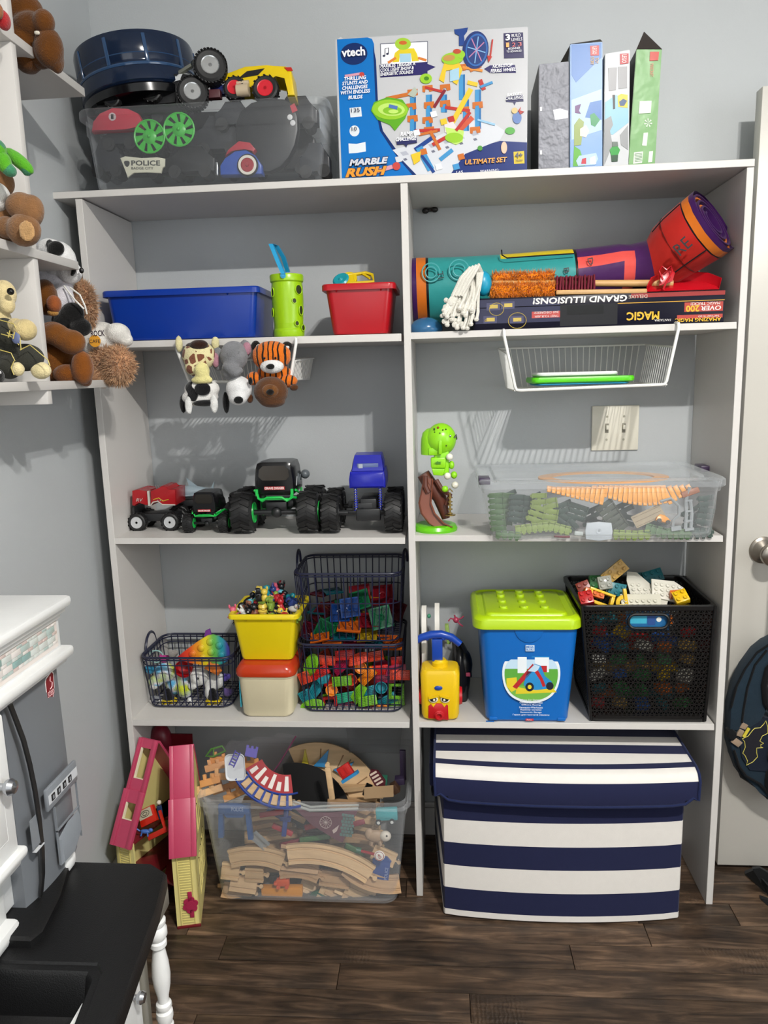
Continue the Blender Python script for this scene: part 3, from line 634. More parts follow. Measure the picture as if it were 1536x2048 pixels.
for i, (u, v, w_, c_) in enumerate([(520, 1630, 55, 0), (545, 1650, 40, 0), (600, 1680, 60, 3), (535, 1617, 30, 1), (610, 1655, 40, 0), (575, 1625, 35, 4), (560, 1690, 40, 2), (620, 1690, 45, 3), (700, 1650, 30, 2), (690, 1690, 40, 3)]):
    M0, l0 = seat(u, v, u + w_, v + (18 if i % 2 else -8), .0 + .004 * i, .4)
    obj('wooden_block', B(M0).cbox((l0 / 2, 0, 0), (l0, .013, .013), bev=.002), mat(RB[c_][0], .45), None, '%s painted wooden stick piece in the upper middle of the train bin' % RB[c_][1], 'toy', 'painted sticks in the train bin')
# orange engine on orange block
M0, l0 = seat(523, 1790, 604, 1790, -.028, .05)
obj('orange_block', B(M0).box(0, l0, -.016, .018, -.02, 0, bev=.001), mat('#d98f2e', .45), None, 'flat orange wooden block on the bottom of the clear train bin', 'toy block')
M0, l0 = seat(548, 1763, 592, 1763, -.030, .1)
obj('orange_engine', B(M0).box(.006, .04, -.012, .006, -.01, .004, bev=.002).box(.014, .032, .006, .014, -.008, .004, bev=.002).box(.0, .008, -.008, -.001, -.006, .006, bev=.001).cyl((.012, -.012, .005), (.012, -.012, .008), .005).cyl((.034, -.012, .005), (.034, -.012, .008), .005), mat('#d4562a', .4), None, 'orange toy engine resting on the orange block in the train bin', 'toy')
# 40 sign on red peg, blue police tower, white animal, teal car, green base
p = WY(759, 1711, -.040)
o = thing('speed_sign', 'round white toy speed sign reading 40 at the right of the train bin', 'toy', p)
MS = frame(p, (1, 0, 0), (0, -1, .1))
obj('sign_disc', B(MS).lathe([(.0125, 0), (.0135, .001), (.0135, .002), (.012, .003), (0, .003)], 20).tube([(.0110 * cos(i * PI / 12), .0110 * sin(i * PI / 12), .0031) for i in range(24)], .0007, m=1, closed=True, n=5).text('40', -.006, .006, -.004, .004, 1, M=T(0, 0, .0031, rz=-1.1)), [mat('#dcd9d2', .4), mat('#8f2c2c', .4)], o)
obj('sign_post', B().cyl(p, WY(722, 1702, -.02), .0035).cyl(WY(722, 1702, -.02), WY(712, 1700, -.02), .008, m=1), [mat('#a02430', .4), mat('#2f6147', .4)], o)
M0, l0 = seat(745, 1722, 788, 1728, -.026, .1)
o = thing('toy_police_tower', 'blue toy police tower block tilted at the lower right of the train bin', 'toy', M0.translation)
obj('tower_block', B(M0).box(0, .046, -.050, .004, -.015, 0, bev=.002).prism([(-.002, .004), (.048, .004), (.036, .014), (.008, .014)], -.015, .002), mat('#2b4b8e', .4), o)
obj('lettering', B(M0).text('POLICE', -.045, -.012, -.004, .004, 0, M=T(.038, .0, .0004, rz=PI / 2)), mat('#98a6c6', .5), o)
M0, l0 = seat(735, 1672, 790, 1672, -.022, .1)
obj('toy_dog', B(M0).ell((.02, 0, 0), (.024, .016, .01)).ell((.046, .002, .004), (.015, .014, .01), m=1).ell((.005, .005, 0), (.012, .016, .008)).tube([(.03, -.01, 0), (.032, -.024, 0)], .005).tube([(.01, -.01, 0), (.008, -.024, 0)], .005).ell((.050, .006, .012), (.003, .003, .002), m=2), [mat('#a88d72', .5), mat('#cfc6b8', .5), mat('#3a342e', .5)], None, 'tan and white toy animal beside the teal car in the train bin', 'toy')
M0, l0 = seat(752, 1636, 800, 1634, -.026, .1)
o = thing('toy_car', 'small teal toy car against the right front of the train bin', 'toy car', M0.translation)
obj('car_body', B(M0).box(0, .055, -.008, .022, -.015, .002, bev=.003), mat('#3d9aa0', .35), o)
for x in (.006, .04): obj('wheel', B(M0).cyl((x, -.010, .0), (x, -.010, .006), .0075, n=18).cyl((x, -.010, .006), (x, -.010, .0065), .004, m=1), [mat('#24272a', .5), mat('#c9ccc9', .4)], o)
M0, l0 = seat(610, 1795, 665, 1795, -.024, .3)
obj('green_hill', B(M0).prism([(0, -.01), (.06, -.012), (.05, .008), (.035, .018), (.018, .012)], -.01, 0, bev=.002), mat('#234f3a', .5), None, 'dark green toy hill on the bottom of the train bin', 'toy')
M0, l0 = seat(575, 1772, 616, 1772, -.02, .1)
# ---- heap above the rim
o = thing('toy_turntable', 'black toy railway turntable with a red and white arc on the train bin', 'toy', WY(620, 1560, .06))
MT = frame(WY(584, 1655, .045), (1, 0, -.12), (.05, -1, .5))
b = B(MT); R0, R1 = .045, .135
def arcpoly(r0, r1, a0, a1, n=14): return [(r1 * cos(math.radians(a0 + (a1 - a0) * i / n)), r1 * sin(math.radians(a0 + (a1 - a0) * i / n))) for i in range(n + 1)] + [(r0 * cos(math.radians(a1 - (a1 - a0) * i / n)), r0 * sin(math.radians(a1 - (a1 - a0) * i / n))) for i in range(n + 1)]
b.prism(arcpoly(.012, .163, 2, 108, 26), -.008, 0); obj('turntable_deck', b, mat('#0a0a0b', .6, spec=.2), o)
# red and white fan on the left
pf = WY(588, 1520, .01)
MFn = frame(WY(575, 1490, .015), (1, 0, -.25), (0, -1, .55))
b = B(MFn); b.prism(arcpoly(.072, .118, 222, 292, 12), -.003, 0); obj('printed_arc', b, mat('#9c1f24', .5, amt=.12, scale=120), o)
b = B(MFn)
for k in range(6): b.prism(arcpoly(.076 if k % 2 else .090, .111, 226 + k * 11, 232 + k * 11, 2), 0, .0012)
obj('white_stripes', b, mat('#d9d3cc', .5), o)
b = B(MFn); b.prism(arcpoly(.121, .145, 228, 290, 12), -.012, .0); 
obj('track_edge', b, woodm[0], o)
b = B(MFn)
for k in range(7): b.prism(arcpoly(.119, .148, 230 + k * 9, 232.5 + k * 9, 2), 0, .004)
b.tube([(.150 * cos(math.radians(t)), .150 * sin(math.radians(t)), .002) for t in range(226, 300, 6)], .0035); b.tube([(.118 * cos(math.radians(t)), .118 * sin(math.radians(t)), .002) for t in range(226, 300, 6)], .0025)
obj('blue_rail', b, mat('#1f3a86', .4), o)
# roundhouse arc at the back
MRh = frame(WY(632, 1625, .13), (1, 0, -.12), (0, -1, .35))
o = thing('toy_roundhouse', 'curved wooden roundhouse with blue wedge panels heaped behind the black turntable', 'toy', MRh.translation)
obj('arc_board', B(MRh).prism(arcpoly(.10, .186, 25, 122, 20), -.012, 0), woodm[2], o)
for (a0, a1, h) in ((84, 100, '#2d7fb4'), (58, 74, '#2d7fb4'), (106, 116, '#c3b234')):
    obj('wedge_panel', B(MRh).prism([(.125 * cos(math.radians(a0)), .125 * sin(math.radians(a0))), (.125 * cos(math.radians(a1)), .125 * sin(math.radians(a1))), (.172 * cos(math.radians(a0 + 1)), .172 * sin(math.radians(a0 + 1)))], 0, .014), mat(h, .4), o, label='blue wedge panel' if h[1] == '2' else 'yellow wedge panel')
for t in (70, 92, 40, 62): obj('groove', B(MRh).prism(arcpoly(.13, .17, t, t + 1.2, 1), 0, .001), grooveM, o)
M0, l0 = seat(655, 1500, 700, 1490, .05, .3)
M0, l0 = seat(685, 1560, 722, 1536, .0, .3)
obj('toy_shed', B(M0).box(0, .035, 0, .03, -.012, 0, bev=.001, m=0).box(-.004, .045, -.008, 0, -.012, .004, 1).box(.006, .012, .006, .024, 0, .002, 0).box(.02, .026, .006, .024, 0, .002, 0), [mat('#b5231f', .4), mat('#2d7fb4', .4)], None, 'red toy shed with a blue wall at the right of the roundhouse', 'toy')
M0, l0 = seat(655, 1536, 664, 1600, -.002, .1)
obj('toy_post', B(M0).box(0, l0, -.007, .007, -.010, 0, bev=.001).cyl((-.006, 0, -.009), (-.006, 0, -.001), .006, n=12), woodm[2], None, 'narrow upright pale wooden piece poking over the bin rim', 'toy')
M0, l0 = seat(742, 1540, 772, 1586, .0, .2)
b = B(M0).prism([(0, 0), (.012, .014), (.045, .016), (.06, .004), (.06, -.006), (.04, -.014), (.01, -.012)], -.006, 0, m=0); 
for k in range(4): b.box(.008 + .010 * k, .013 + .010 * k, -.009, .010, 0, .0015, 1)
obj('train_signal', b, [mat('#4a1620', .4), mat('#c9b7a8', .5)], None, 'dark red toy signal arm with pale bars leaning at the right of the heap', 'toy')
for i, (u, v, h) in enumerate([(765, 1560, '#2e6b55'), (790, 1575, '#4a3325'), (735, 1580, '#1c1c1e'), (800, 1560, '#31273f')]):
    p = WY(u, v, .05 + .01 * i); blk('toy_piece', 'small %s toy piece in the shaded right corner of the bin heap' % ['green', 'brown', 'black', 'purple'][i], 'toy', Matrix.Translation(p) @ Matrix.Rotation(i, 4, 'Y'), (.026, .024, .018), mat(h, .4))
obj('cardboard_flap', B(frame(WY(728, 1590, -.01), (1, .0, .1), (0, -1, 1.4))).box(0, .075, -.01, .02, -.001, 0), mat('#8d7558', .7, 'paper'), None, 'tan card strip lying along the right rim of the train bin', 'card')
blk('purple_post', 'dark purple plastic strip standing at the right end of the bin heap', 'toy', Matrix.Translation(WY(806, 1530, .09)), (.016, .01, .085), mat('#2b1f38', .5))
DY = 0
tbx = thing('clear_tray', 'empty clear plastic tray on edge behind the train bin heap', 'tray', (-.12, .22, .36))
# ---- see-through bag of small toys at the left of the heap
bg = thing('toy_bag', 'clear zip bag of peach coloured toy pieces on the left of the train bin heap', 'bag', WY(480, 1560, -.01))
film = mat('#d9cfd6', .12, 'film', op=.03, tint=.1)
rows_ = []
g = random.Random(5)
ctr = [((432, 1490), (560, 1468)), ((415, 1520), (590, 1475)), ((402, 1550), (575, 1520)), ((396, 1580), (540, 1560)), ((402, 1597), (505, 1594))]
P = []
for i, (a, c_) in enumerate(ctr):
    row = []
    for j in range(9):
        t = j / 8; y = .02 - .055 * sin(PI * (i + .6) / 5.2) * sin(PI * max(.05, min(.95, t))) + g.uniform(-.004, .004)
        row.append(WY(a[0] + (c_[0] - a[0]) * t, a[1] + (c_[1] - a[1]) * t + 4 * sin(j * 2.1 + i), y))
    P.append(row)
b = B(); b.sheet(P); obj('bag_film', b, film, bg, recalc=False)
obj('zip_edge', B().tube([WY(592, 1472, .01), WY(560, 1525, -.01), WY(535, 1560, -.02), WY(505, 1598, -.03)], .0018), mat('#5b2440', .3), bg)
bt = [(455, 1575, 60, '#d9a06c', .02), (420, 1560, 40, '#d69a62', .0), (445, 1545, 50, '#e0b07e', .01), (470, 1590, 45, '#cf955c', .0), (430, 1530, 40, '#d8a377', .02), (490, 1560, 40, '#dfae7c', .02), (415, 1585, 60, '#e2b98d', .0), (500, 1525, 35, '#c98848', .02), (440, 1512, 40, '#cf8f56', .03)]
for i, (u, v, w_, h, y) in enumerate(bt):
    M0, l0 = seat(u - w_ / 2, v + 8, u + w_ / 2, v - 12 + 9 * (i % 3), y, .4 + .3 * (i % 2))
    obj('peach_piece', B(M0).box(0, l0, -.01, .008, -.003, .003, bev=.002).box(l0 * .2, l0 * .35, .005, .02, -.004, .004, bev=.001).box(l0 * .6, l0 * .75, .005, .016, -.004, .004, bev=.001), mat(h, .4), None, '%s peach toy piece %s the clear zip bag' % (['wide', 'light', 'pale', 'low', 'small', 'short', 'long', 'brown', 'upper'][i], ['at the centre of', 'at the left of', 'in the middle left of', 'low in the middle of', 'high at the left of', 'at the right of', 'along the bottom left of', 'high at the right of', 'at the top of'][i]), 'toy', 'peach pieces in the zip bag')
M0, l0 = seat(448, 1560, 498, 1556, -.018, .25)
MTr = frame(WY(471, 1534, -.03), (1, 0, .08), (0, -1, .25))
obj('white_tray', B(MTr).loft([rr(.046, .058, .010, 0), rr(.052, .066, .012, .004), rr(.050, .064, .012, .0045), rr(.044, .056, .010, .0012)]), mat('#c9ccd0', .35), None, 'small white tray in the front of the zip bag', 'tray')
M0, l0 = seat(458, 1530, 476, 1490, -.03, .2)
b = B(M0).tube([(0, 0, 0), (.044, 0, 0)], .0015).tube([(0, -.013, 0), (.044, -.013, 0)], .0015)
for k in range(5): b.tube([(.004 + .009 * k, 0, 0), (.004 + .009 * k, -.013, 0)], .0013)
obj('toy_ladder', b, mat('#5a55a8', .35), None, 'violet toy ladder lying over the white tray', 'toy')
M0, l0 = seat(492, 1500, 520, 1506, .0, .2)
obj('toy_fence', B(M0).box(0, .03, -.014, .008, 0, .003).box(0, .006, .008, .014, 0, .003).box(.012, .018, .008, .014, 0, .003).box(.024, .03, .008, .014, 0, .003), mat('#6c66b4', .4), None, 'lilac toy battlement right of the violet ladder', 'toy')
M0, l0 = seat(412, 1512, 460, 1495, .03, .3)
obj('green_toy_frame', B(M0).tube([(0, 0, 0), (.02, .012, 0), (.05, .010, 0), (.055, -.004, 0), (.02, -.008, 0)], .003, closed=True).tube([(.02, -.006, 0), (.025, .01, 0)], .002), mat('#4f7f3a', .4), None, 'green toy car frame at the top left of the zip bag', 'toy')
b = B(T(-.11, .19, .36, rx=-.15)); b.loft([[(x, 0, z) for x, z in ((-.07, -.06), (.07, -.06), (.08, .03), (.05, .085), (-.05, .085), (-.08, .03))], [(x, -.006, z) for x, z in ((-.065, -.055), (.065, -.055), (.074, .028), (.046, .078), (-.046, .078), (-.074, .028))]])
obj('tray_shell', b, mat('#8e9296', .15, 'clear', op=.25), tbx)
# ================================================================== LOWER MIDDLE SHELF, LEFT
wireN = mat('#1e2138', .35, amt=.02); wireW = mat('#dfdfdb', .35)
def wire_basket(parent, x0, x1, y0, y1, z0, z1, m, fl=.010, step=.0165, r=.0016, rimr=.0032, handles=True, hz=(), rad=.03):
    cx, cy = (x0 + x1) / 2, (y0 + y1) / 2; w_, d_ = x1 - x0, y1 - y0
    def rg_(z, k): t = (z - z0) / (z1 - z0); return rr(w_ + 2 * fl * t, d_ + 2 * fl * t, rad, z, 6, cx, cy)
    obj('top_rim', B().tube(rg_(z1, 0), rimr, closed=True, n=8).tube(rg_(z1 - .007, 0), rimr * .6, closed=True, n=6), m, parent)
    b = B().tube(rg_(z0 + .002, 0), r * 1.3, closed=True)
    for h in hz: b.tube(rg_(h, 0), r, closed=True)
    def vert(p, q): b.tube([p, q], r, n=5)
    nx = int(w_ / step)
    for i in range(1, nx):
        x = x0 + w_ * i / nx; xt = cx + (x - cx) * (w_ + 2 * fl) / w_
        b.tube([(xt, y0 - fl, z1), (x, y0, z0 + .002), (x, y1, z0 + .002), (xt, y1 + fl, z1)], r, n=5)
    ny = int(d_ / step)
    for i in range(1, ny):
        y = y0 + d_ * i / ny; yt = cy + (y - cy) * (d_ + 2 * fl) / d_
        b.tube([(x0 - fl, yt, z1), (x0, y, z0 + .0045), (x1, y, z0 + .0045), (x1 + fl, yt, z1)], r, n=5)
    obj('wire_grid', b, m, parent)
    if handles:
        for s, x in ((-1, x0 - fl), (1, x1 + fl)):
            pts = [(x + s * .004 - s * .004 * cos(t), cy - .045 * cos(t), z1 - .005 + .042 * sin(t)) for t in [PI * i / 10 for i in range(11)]]
            obj('handle', B().tube(pts, .0034, n=8), m, parent)
wb1 = thing('wire_basket', 'navy wire basket of plush puppies at the left of the lower shelf', 'basket', (-.58, .15, .48))
zr = WY(380, 1319, .052).z
wire_basket(wb1, -.692, -.474, .073, .235, .4815, zr, wireN, fl=.012, hz=(.60,))
def rimx(u, v, y): return WY(u, v, y).x
xA, xB = rimx(600, 1290, .04), rimx(804, 1290, .04)
zl = WY(700, 1291, .042).z; zu = WY(700, 1149, .042).z
wb2 = thing('wire_basket', 'lower navy wire basket of bristle blocks beside the white divider', 'basket', (-.15, .15, .48))
wire_basket(wb2, -.275, -.026, .056, .24, .4815, zl, wireN, fl=.010, hz=(.60,), handles=False)
wb3 = thing('wire_basket', 'upper navy wire basket of see-through magnetic tiles stacked beside the divider', 'basket', (-.15, .15, .68))
wire_basket(wb3, -.275, -.026, .056, .24, zl + .006, zu, wireN, fl=.010, hz=(.77,), handles=True)
# cream canister, orange lid, yellow bin
xl, xr_ = WY(484, 1432, .022).x, WY(585, 1438, .022).x; zt = WY(530, 1350, .022).z; zl2 = WY(530, 1312, .035).z
can = thing('canister', 'cream square canister with an orange lid under the yellow bin', 'canister', ((xl + xr_) / 2, .1, .48))
cxx = (xl + xr_) / 2; ww = xr_ - xl; MCn = T(cxx, .095, .4805)
hC = zt - .4805
b = B(MCn); b.loft([rr(ww - .012, .14, .018, 0), rr(ww, .148, .022, .006), rr(ww + .012, .152, .022, hC - .01), rr(ww + .016, .156, .022, hC - .008), rr(ww + .016, .156, .022, hC)])
obj('canister_body', b, mat('#cfc5a6', .35), can)
obj('side_label', B(MCn).box(-ww / 2 - .006, -ww / 2 - .0035, -.06, .06, .02, hC - .02), mat('#3a9fb4', .4), can, label='teal label on the left side')
b = B(MCn); b.loft([rr(ww + .022, .162, .024, hC - .003), rr(ww + .024, .164, .024, hC + .001), rr(ww + .022, .162, .024, hC + .012), rr(ww + .004, .146, .022, hC + .026), rr(ww - .006, .136, .018, hC + .028)])
obj('lid', b, mat('#b5381a', .22, amt=.02), can, label='glossy orange lid')
zY0 = .4805 + hC + .029; zY1 = WY(525, 1232, .03).z; a, c_ = WY(452, 1232, .03), WY(600, 1236, .03)
yb = thing('storage_bin', 'small yellow bin heaped with tiny figures on top of the cream canister', 'bin', (cxx, .1, zY0))
MY = T((a.x + c_.x) / 2, .112, zY0)
obj('bin_shell', tub(zY1 - zY0 + .004, ww + .004, .13, c_.x - a.x - .026, .155, .012, rim=.009, rimh=.010, M=MY), mat('#dcc512', .32, amt=.02), yb)
b = B(MY)
for s in (-.045, .045): b.cyl((s, -.070, zY1 - zY0 - .018), (s, -.079, zY1 - zY0 - .012), .0022, n=8)
obj('bin_peg', b, mat('#c9b310', .4), yb)
# tiny figures heaped in the yellow bin
g = random.Random(12)
FC = [('#15161a', 'black'), ('#1f8fa0', 'teal'), ('#d25f78', 'pink'), ('#a61d26', 'red'), ('#cfcfca', 'white'), ('#d3b94a', 'yellow'), ('#2b3f7c', 'blue'), ('#15161a', 'black'), ('#69b8c9', 'pale blue'), ('#7c4a34', 'brown'), ('#7d9a3c', 'green'), ('#15161a', 'black')]
def fig(kind, M, m, m2):
    b = B(M)
    if kind == 0: b.ell((0, 0, .008), (.009, .008, .012)).ell((0, 0, .024), .009).ell((-.008, 0, .034), (.003, .003, .006)).ell((.008, 0, .034), (.003, .003, .006)).tube([(-.006, 0, .010), (-.016, -.003, .004)], .0025).tube([(.006, 0, .010), (.016, -.003, .014)], .0025).ell((0, -.008, .023), (.003, .002, .002), m=1)
    elif kind == 1: b.ell((0, 0, .006), (.018, .009, .009)).ell((.016, 0, .016), (.008, .007, .007)).prism([(-.018, .0), (-.034, .010), (-.030, -.006)], 0, .004).ell((.020, -.006, .018), .0016, m=1).tube([(.01, 0, .004), (.012, -.002, -.010)], .003).tube([(-.01, 0, .004), (-.012, -.002, -.010)], .003)
    elif kind == 2:
        b.ell((0, 0, .008), .011)
        for k in range(9): t = k * .7; b.cyl((.006 * cos(t), .006 * sin(t), .01), (.020 * cos(t), .020 * sin(t), .012 + .012 * sin(k * 1.3)), .003, .0005, n=6)
    elif kind == 3: b.lathe([(0, -.008), (.012, -.006), (.014, 0), (.010, .004), (.0135, .010), (.009, .018), (0, .021)], 14).ell((0, -.011, .006), (.005, .003, .003), m=1)
    else: b.box(-.012, .012, -.007, .007, 0, .022, bev=.004).box(-.008, .008, -.006, .006, .022, .034, bev=.003).tube([(-.012, 0, .018), (-.02, -.004, .008)], .0028).tube([(.012, 0, .018), (.018, -.008, .016)], .0028).ell((0, -.006, .028), (.005, .002, .003), m=1)
    return b
KN = ['doll', 'animal', 'spiky', 'bird', 'robot']
cy_ = .112; zz = zY1 - .020
spots = [(468, 1222), (486, 1205), (500, 1190), (515, 1182), (530, 1176), (548, 1172), (566, 1178), (580, 1184), (592, 1196), (478, 1226), (495, 1222), (512, 1218), (528, 1224), (545, 1218), (560, 1224), (575, 1218), (590, 1224), (505, 1205), (522, 1202), (540, 1200), (556, 1204), (572, 1200), (588, 1208), (494, 1212), (533, 1212), (550, 1210)]
for i, (u, v) in enumerate(spots):
    hgt = (1232 - v) / 60; p = WY(u, v + 14, .055 + .085 * hgt)
    k = (i * 3) % 5; c1 = FC[(i * 5 + 2) % 12]; c2 = FC[(i * 7 + 4) % 12]
    M0 = Matrix.Translation(p) @ Matrix.Rotation(g.uniform(-.9, .9), 4, 'Y') @ Matrix.Rotation(g.uniform(-.7, .5), 4, 'X') @ Matrix.Rotation(g.uniform(-.6, .6), 4, 'Z') @ Matrix.Scale(.95, 4)
    row = ['front rim', 'middle', 'top'][min(2, int(hgt * 2.6))]; side = ['left', 'centre left', 'centre', 'centre right', 'right'][min(4, int((u - 465) / 27))]
    obj('toy_figure', fig(k, M0, 0, 0), [mat(c1[0], .35), mat(c2[0], .4)], None, 'tiny %s %s toy at the %s of the yellow bin heap, %s layer' % (c1[1], KN[k], side, row), 'toy', 'tiny figures heaped in the yellow bin')
for i in range(36):
    ly = i // 12; p = V((MY.translation.x + (-.045 + .03 * (i % 4)) * (1 - .22 * ly), .067 + (.033 - .004 * ly) * (i // 4 % 3) + .012 * ly, zY1 - .022 + .021 * ly)); c1 = FC[(i * 5) % 12]
    obj('toy_figure', fig(i % 5, Matrix.Translation(p) @ Matrix.Rotation(i, 4, 'Z'), 0, 0), [mat(c1[0], .35), mat(FC[(i + 4) % 12][0], .4)], None, 'tiny %s %s inside the yellow bin heap, %s layer, %s' % (c1[1], KN[i % 5], ['bottom', 'middle', 'upper'][ly], ['front left', 'front centre left', 'front centre right', 'front right', 'middle left', 'centre left', 'centre right', 'middle right', 'back left', 'back centre left', 'back centre right', 'back right'][i % 12]), 'toy', 'buried tiny figures')
# ---- bristle blocks
BR = {}
def bristle(kind):
    if kind in BR: return BR[kind].copy()
    b = B()
    def spikes(x0, x1, y0, y1, z, s=1, n=6):
        nx = max(2, int((x1 - x0) / .0042)); ny = max(2, int((y1 - y0) / .0042))
        for i in range(nx):
            for j in range(ny):
                x = x0 + (x1 - x0) * (i + .5) / nx; y = y0 + (y1 - y0) * (j + .5) / ny; r_ = .0011
                b.add([(x - r_, y - r_, z), (x + r_, y - r_, z), (x + r_, y + r_, z), (x - r_, y + r_, z), (x - .0004, y - .0004, z + .0055 * s), (x + .0004, y - .0004, z + .0055 * s), (x + .0004, y + .0004, z + .0055 * s), (x - .0004, y + .0004, z + .0055 * s)], [(0, 1, 5, 4), (1, 2, 6, 5), (2, 3, 7, 6), (3, 0, 4, 7), (4, 5, 6, 7)])
    if kind == 'brick': b.box(-.028, .028, -.014, .014, -.006, .006, bev=.0015); spikes(-.026, .026, -.012, .012, .006); spikes(-.026, .026, -.012, .012, -.006, -1)
    if kind == 'square': b.box(-.018, .018, -.018, .018, -.005, .005, bev=.0015); spikes(-.016, .016, -.016, .016, .005); spikes(-.016, .016, -.016, .016, -.005, -1)
    if kind == 'oval':
        b.prism([(.036 * cos(t), .020 * sin(t)) for t in [i * PI / 10 for i in range(20)]], -.003, .003, bev=.001)
        for i in range(-8, 9):
            for j in range(-4, 5):
                x, y = i * .0042, j * .0042
                if (x / .034) ** 2 + (y / .018) ** 2 < 1: b.add([(x - .001, y - .001, .003), (x + .001, y - .001, .003), (x, y + .001, .003), (x, y, .0085)], [(0, 1, 3), (1, 2, 3), (2, 0, 3)])
    if kind == 'frame':
        for a in ((-.022, .022, .014, .022), (-.022, .022, -.022, -.014), (-.022, -.014, -.014, .014), (.014, .022, -.014, .014)): b.box(*a, -.005, .005); spikes(*a, .005)
    if kind == 'cup': b.lathe([(.004, -.012), (.013, -.010), (.016, .0), (.0175, .010), (.0155, .010), (.012, -.004), (0, -.006)], 20)
    if kind == 'hex': b.prism([(.022 * cos(t), .022 * sin(t)) for t in [i * PI / 3 for i in range(6)]], -.008, .008, bev=.002); b.prism([(.012 * cos(t), .012 * sin(t)) for t in [i * PI / 3 for i in range(6)]], .008, .010)
    if kind == 'wing': b.prism([(-.03, -.012), (.0, -.018), (.03, -.014), (.034, .01), (.012, .016), (-.02, .014)], -.003, .003, bev=.001); spikes(-.024, .024, -.008, .010, .003)
    o = obj('bristle_block', b, mat('#ffffff'), None); BR[kind] = o
    return o
BC = dict(green=mat('#6fae1d', .35), red=mat('#c41f1c', .35), orange=mat('#dd8212', .35), teal=mat('#137c8a', .35), magenta=mat('#97123f', .35), coral=mat('#d2452a', .35), jade=mat('#1f9a76', .35))
KL = dict(brick='bristle brick', square='square bristle block', oval='oval bristle plate', frame='open square bristle frame', cup='round cup piece', hex='hexagonal block', wing='bristle wing plate')
usedk = {}
def bb(kind, col, u, v, y, a=0, tilt=.2, s=1, label=None, group='bristle blocks in the lower wire basket', y2=0):
    first = kind not in BR; o = bristle(kind)
    if not first: COL.objects.link(o)
    p = WY(u, v, y)
    M0 = frame(p, (cos(a), y2, sin(a)), (.15 * sin(u), -1, tilt)) @ Matrix.Scale(s, 4)
    o.matrix_basis = M0
    o.data = o.data.copy() if False else o.data
    o.material_slots[0].link = 'OBJECT'; o.material_slots[0].material = BC[col]
    tag(o, label or 'x', 'toy block', group)
    usedk.setdefault(label, []).append(o)
    return o
lst = [('oval', 'green', 622, 1330, 1.2, .4), ('brick', 'coral', 652, 1320, -.1, .2), ('wing', 'magenta', 680, 1332, .9, .2), ('wing', 'coral', 715, 1318, .35, .5), ('brick', 'coral', 748, 1312, .2, .1), ('square', 'red', 795, 1325, .1, .1), ('brick', 'coral', 800, 1350, 0, .3),
       ('cup', 'orange', 722, 1336, 0, .5), ('brick', 'red', 758, 1340, .1, .1), ('hex', 'teal', 646, 1354, .2, .3), ('wing', 'teal', 632, 1376, 1.1, .2), ('cup', 'coral', 703, 1358, 0, .2), ('brick', 'green', 684, 1362, .1, .3), ('brick', 'orange', 735, 1352, .8, .2),
       ('brick', 'magenta', 770, 1356, 0, .3), ('cup', 'orange', 664, 1380, 0, .4), ('wing', 'green', 716, 1388, 1.0, .3), ('square', 'teal', 740, 1385, .3, .4), ('cup', 'teal', 763, 1374, 0, .2), ('frame', 'green', 793, 1382, .0, .2), ('brick', 'jade', 690, 1395, .2, .4),
       ('oval', 'green', 625, 1412, .2, .3), ('frame', 'red', 660, 1408, .1, .2), ('brick', 'magenta', 698, 1412, -.1, .5), ('brick', 'green', 735, 1402, .2, .5), ('brick', 'orange', 755, 1418, 0, .2), ('brick', 'orange', 790, 1420, 0, .2), ('brick', 'magenta', 728, 1424, .1, .6), ('square', 'teal', 612, 1392, .5, .2), ('brick', 'green', 790, 1402, .1, .4),
       ('square', 'coral', 610, 1355, .4, .2), ('wing', 'magenta', 790, 1340, .2, .4), ('brick', 'teal', 775, 1400, .5, .3), ('brick', 'red', 640, 1345, .5, .3), ('brick', 'red', 690, 1310, .1, .3)]
for i, (k, c_, u, v, a, tl) in enumerate(lst):
    vy = ['top', 'upper middle', 'lower middle', 'bottom'][min(3, max(0, int((v - 1305) / 31)))]; hx = ['far left', 'left', 'centre', 'right', 'far right'][min(4, int((u - 600) / 42))]
    bb(k, c_, u, v, .082 + .010 * (i % 3), a, tl, .9, '%s %s %s, %s row of the lower wire basket' % (c_, KL[k], hx, vy))
g = random.Random(77)
for i in range(40):
    k = ['brick', 'square', 'hex', 'wing'][i % 4]; c_ = list(BC)[i % 7]
    bb(k, c_, g.uniform(615, 780), 1315 + 100 * g.random(), .13 + .08 * g.random(), g.uniform(0, 3), g.uniform(0, 2), 1.0, 'bristle block behind the front layer of the lower wire basket', 'buried bristle blocks')
# ---- magnetic tiles
def mtile(name, M, col, tri=False, s=.05, label='', thick=.004):
    b = B(M); h = s / 2
    if tri: P2 = [(-h, -h), (h, -h), (-h, h)]
    else: P2 = [(-h, -h), (h, -h), (h, h), (-h, h)]
    b.prism(P2, -.001, .001, 1)
    n = len(P2); cx = sum(p[0] for p in P2) / n; cy = sum(p[1] for p in P2) / n
    for i in range(n):
        a, c_ = P2[i], P2[(i + 1) % n]; b.prism([a, c_, (c_[0] + (cx - c_[0]) * .16, c_[1] + (cy - c_[1]) * .16), (a[0] + (cx - a[0]) * .16, a[1] + (cy - a[1]) * .16)], -thick / 2, thick / 2, 0)
    if not tri:
        for t in range(4): c2 = (P2[t][0] * .84, P2[t][1] * .84); b.tube([(c2[0], c2[1], .0012), (0, 0, .0012)], .0006, m=0, n=4)
        b.lathe([(.007, .001), (.009, .0018), (.0095, .001)], 14)
    return obj('magnetic_tile', b, [mat(col, .12, 'clear', op=.8, tint=.85), mat(col, .1, 'clear', op=.5, tint=.8)], None, label, 'magnetic tile', 'magnetic tiles in the upper wire basket')
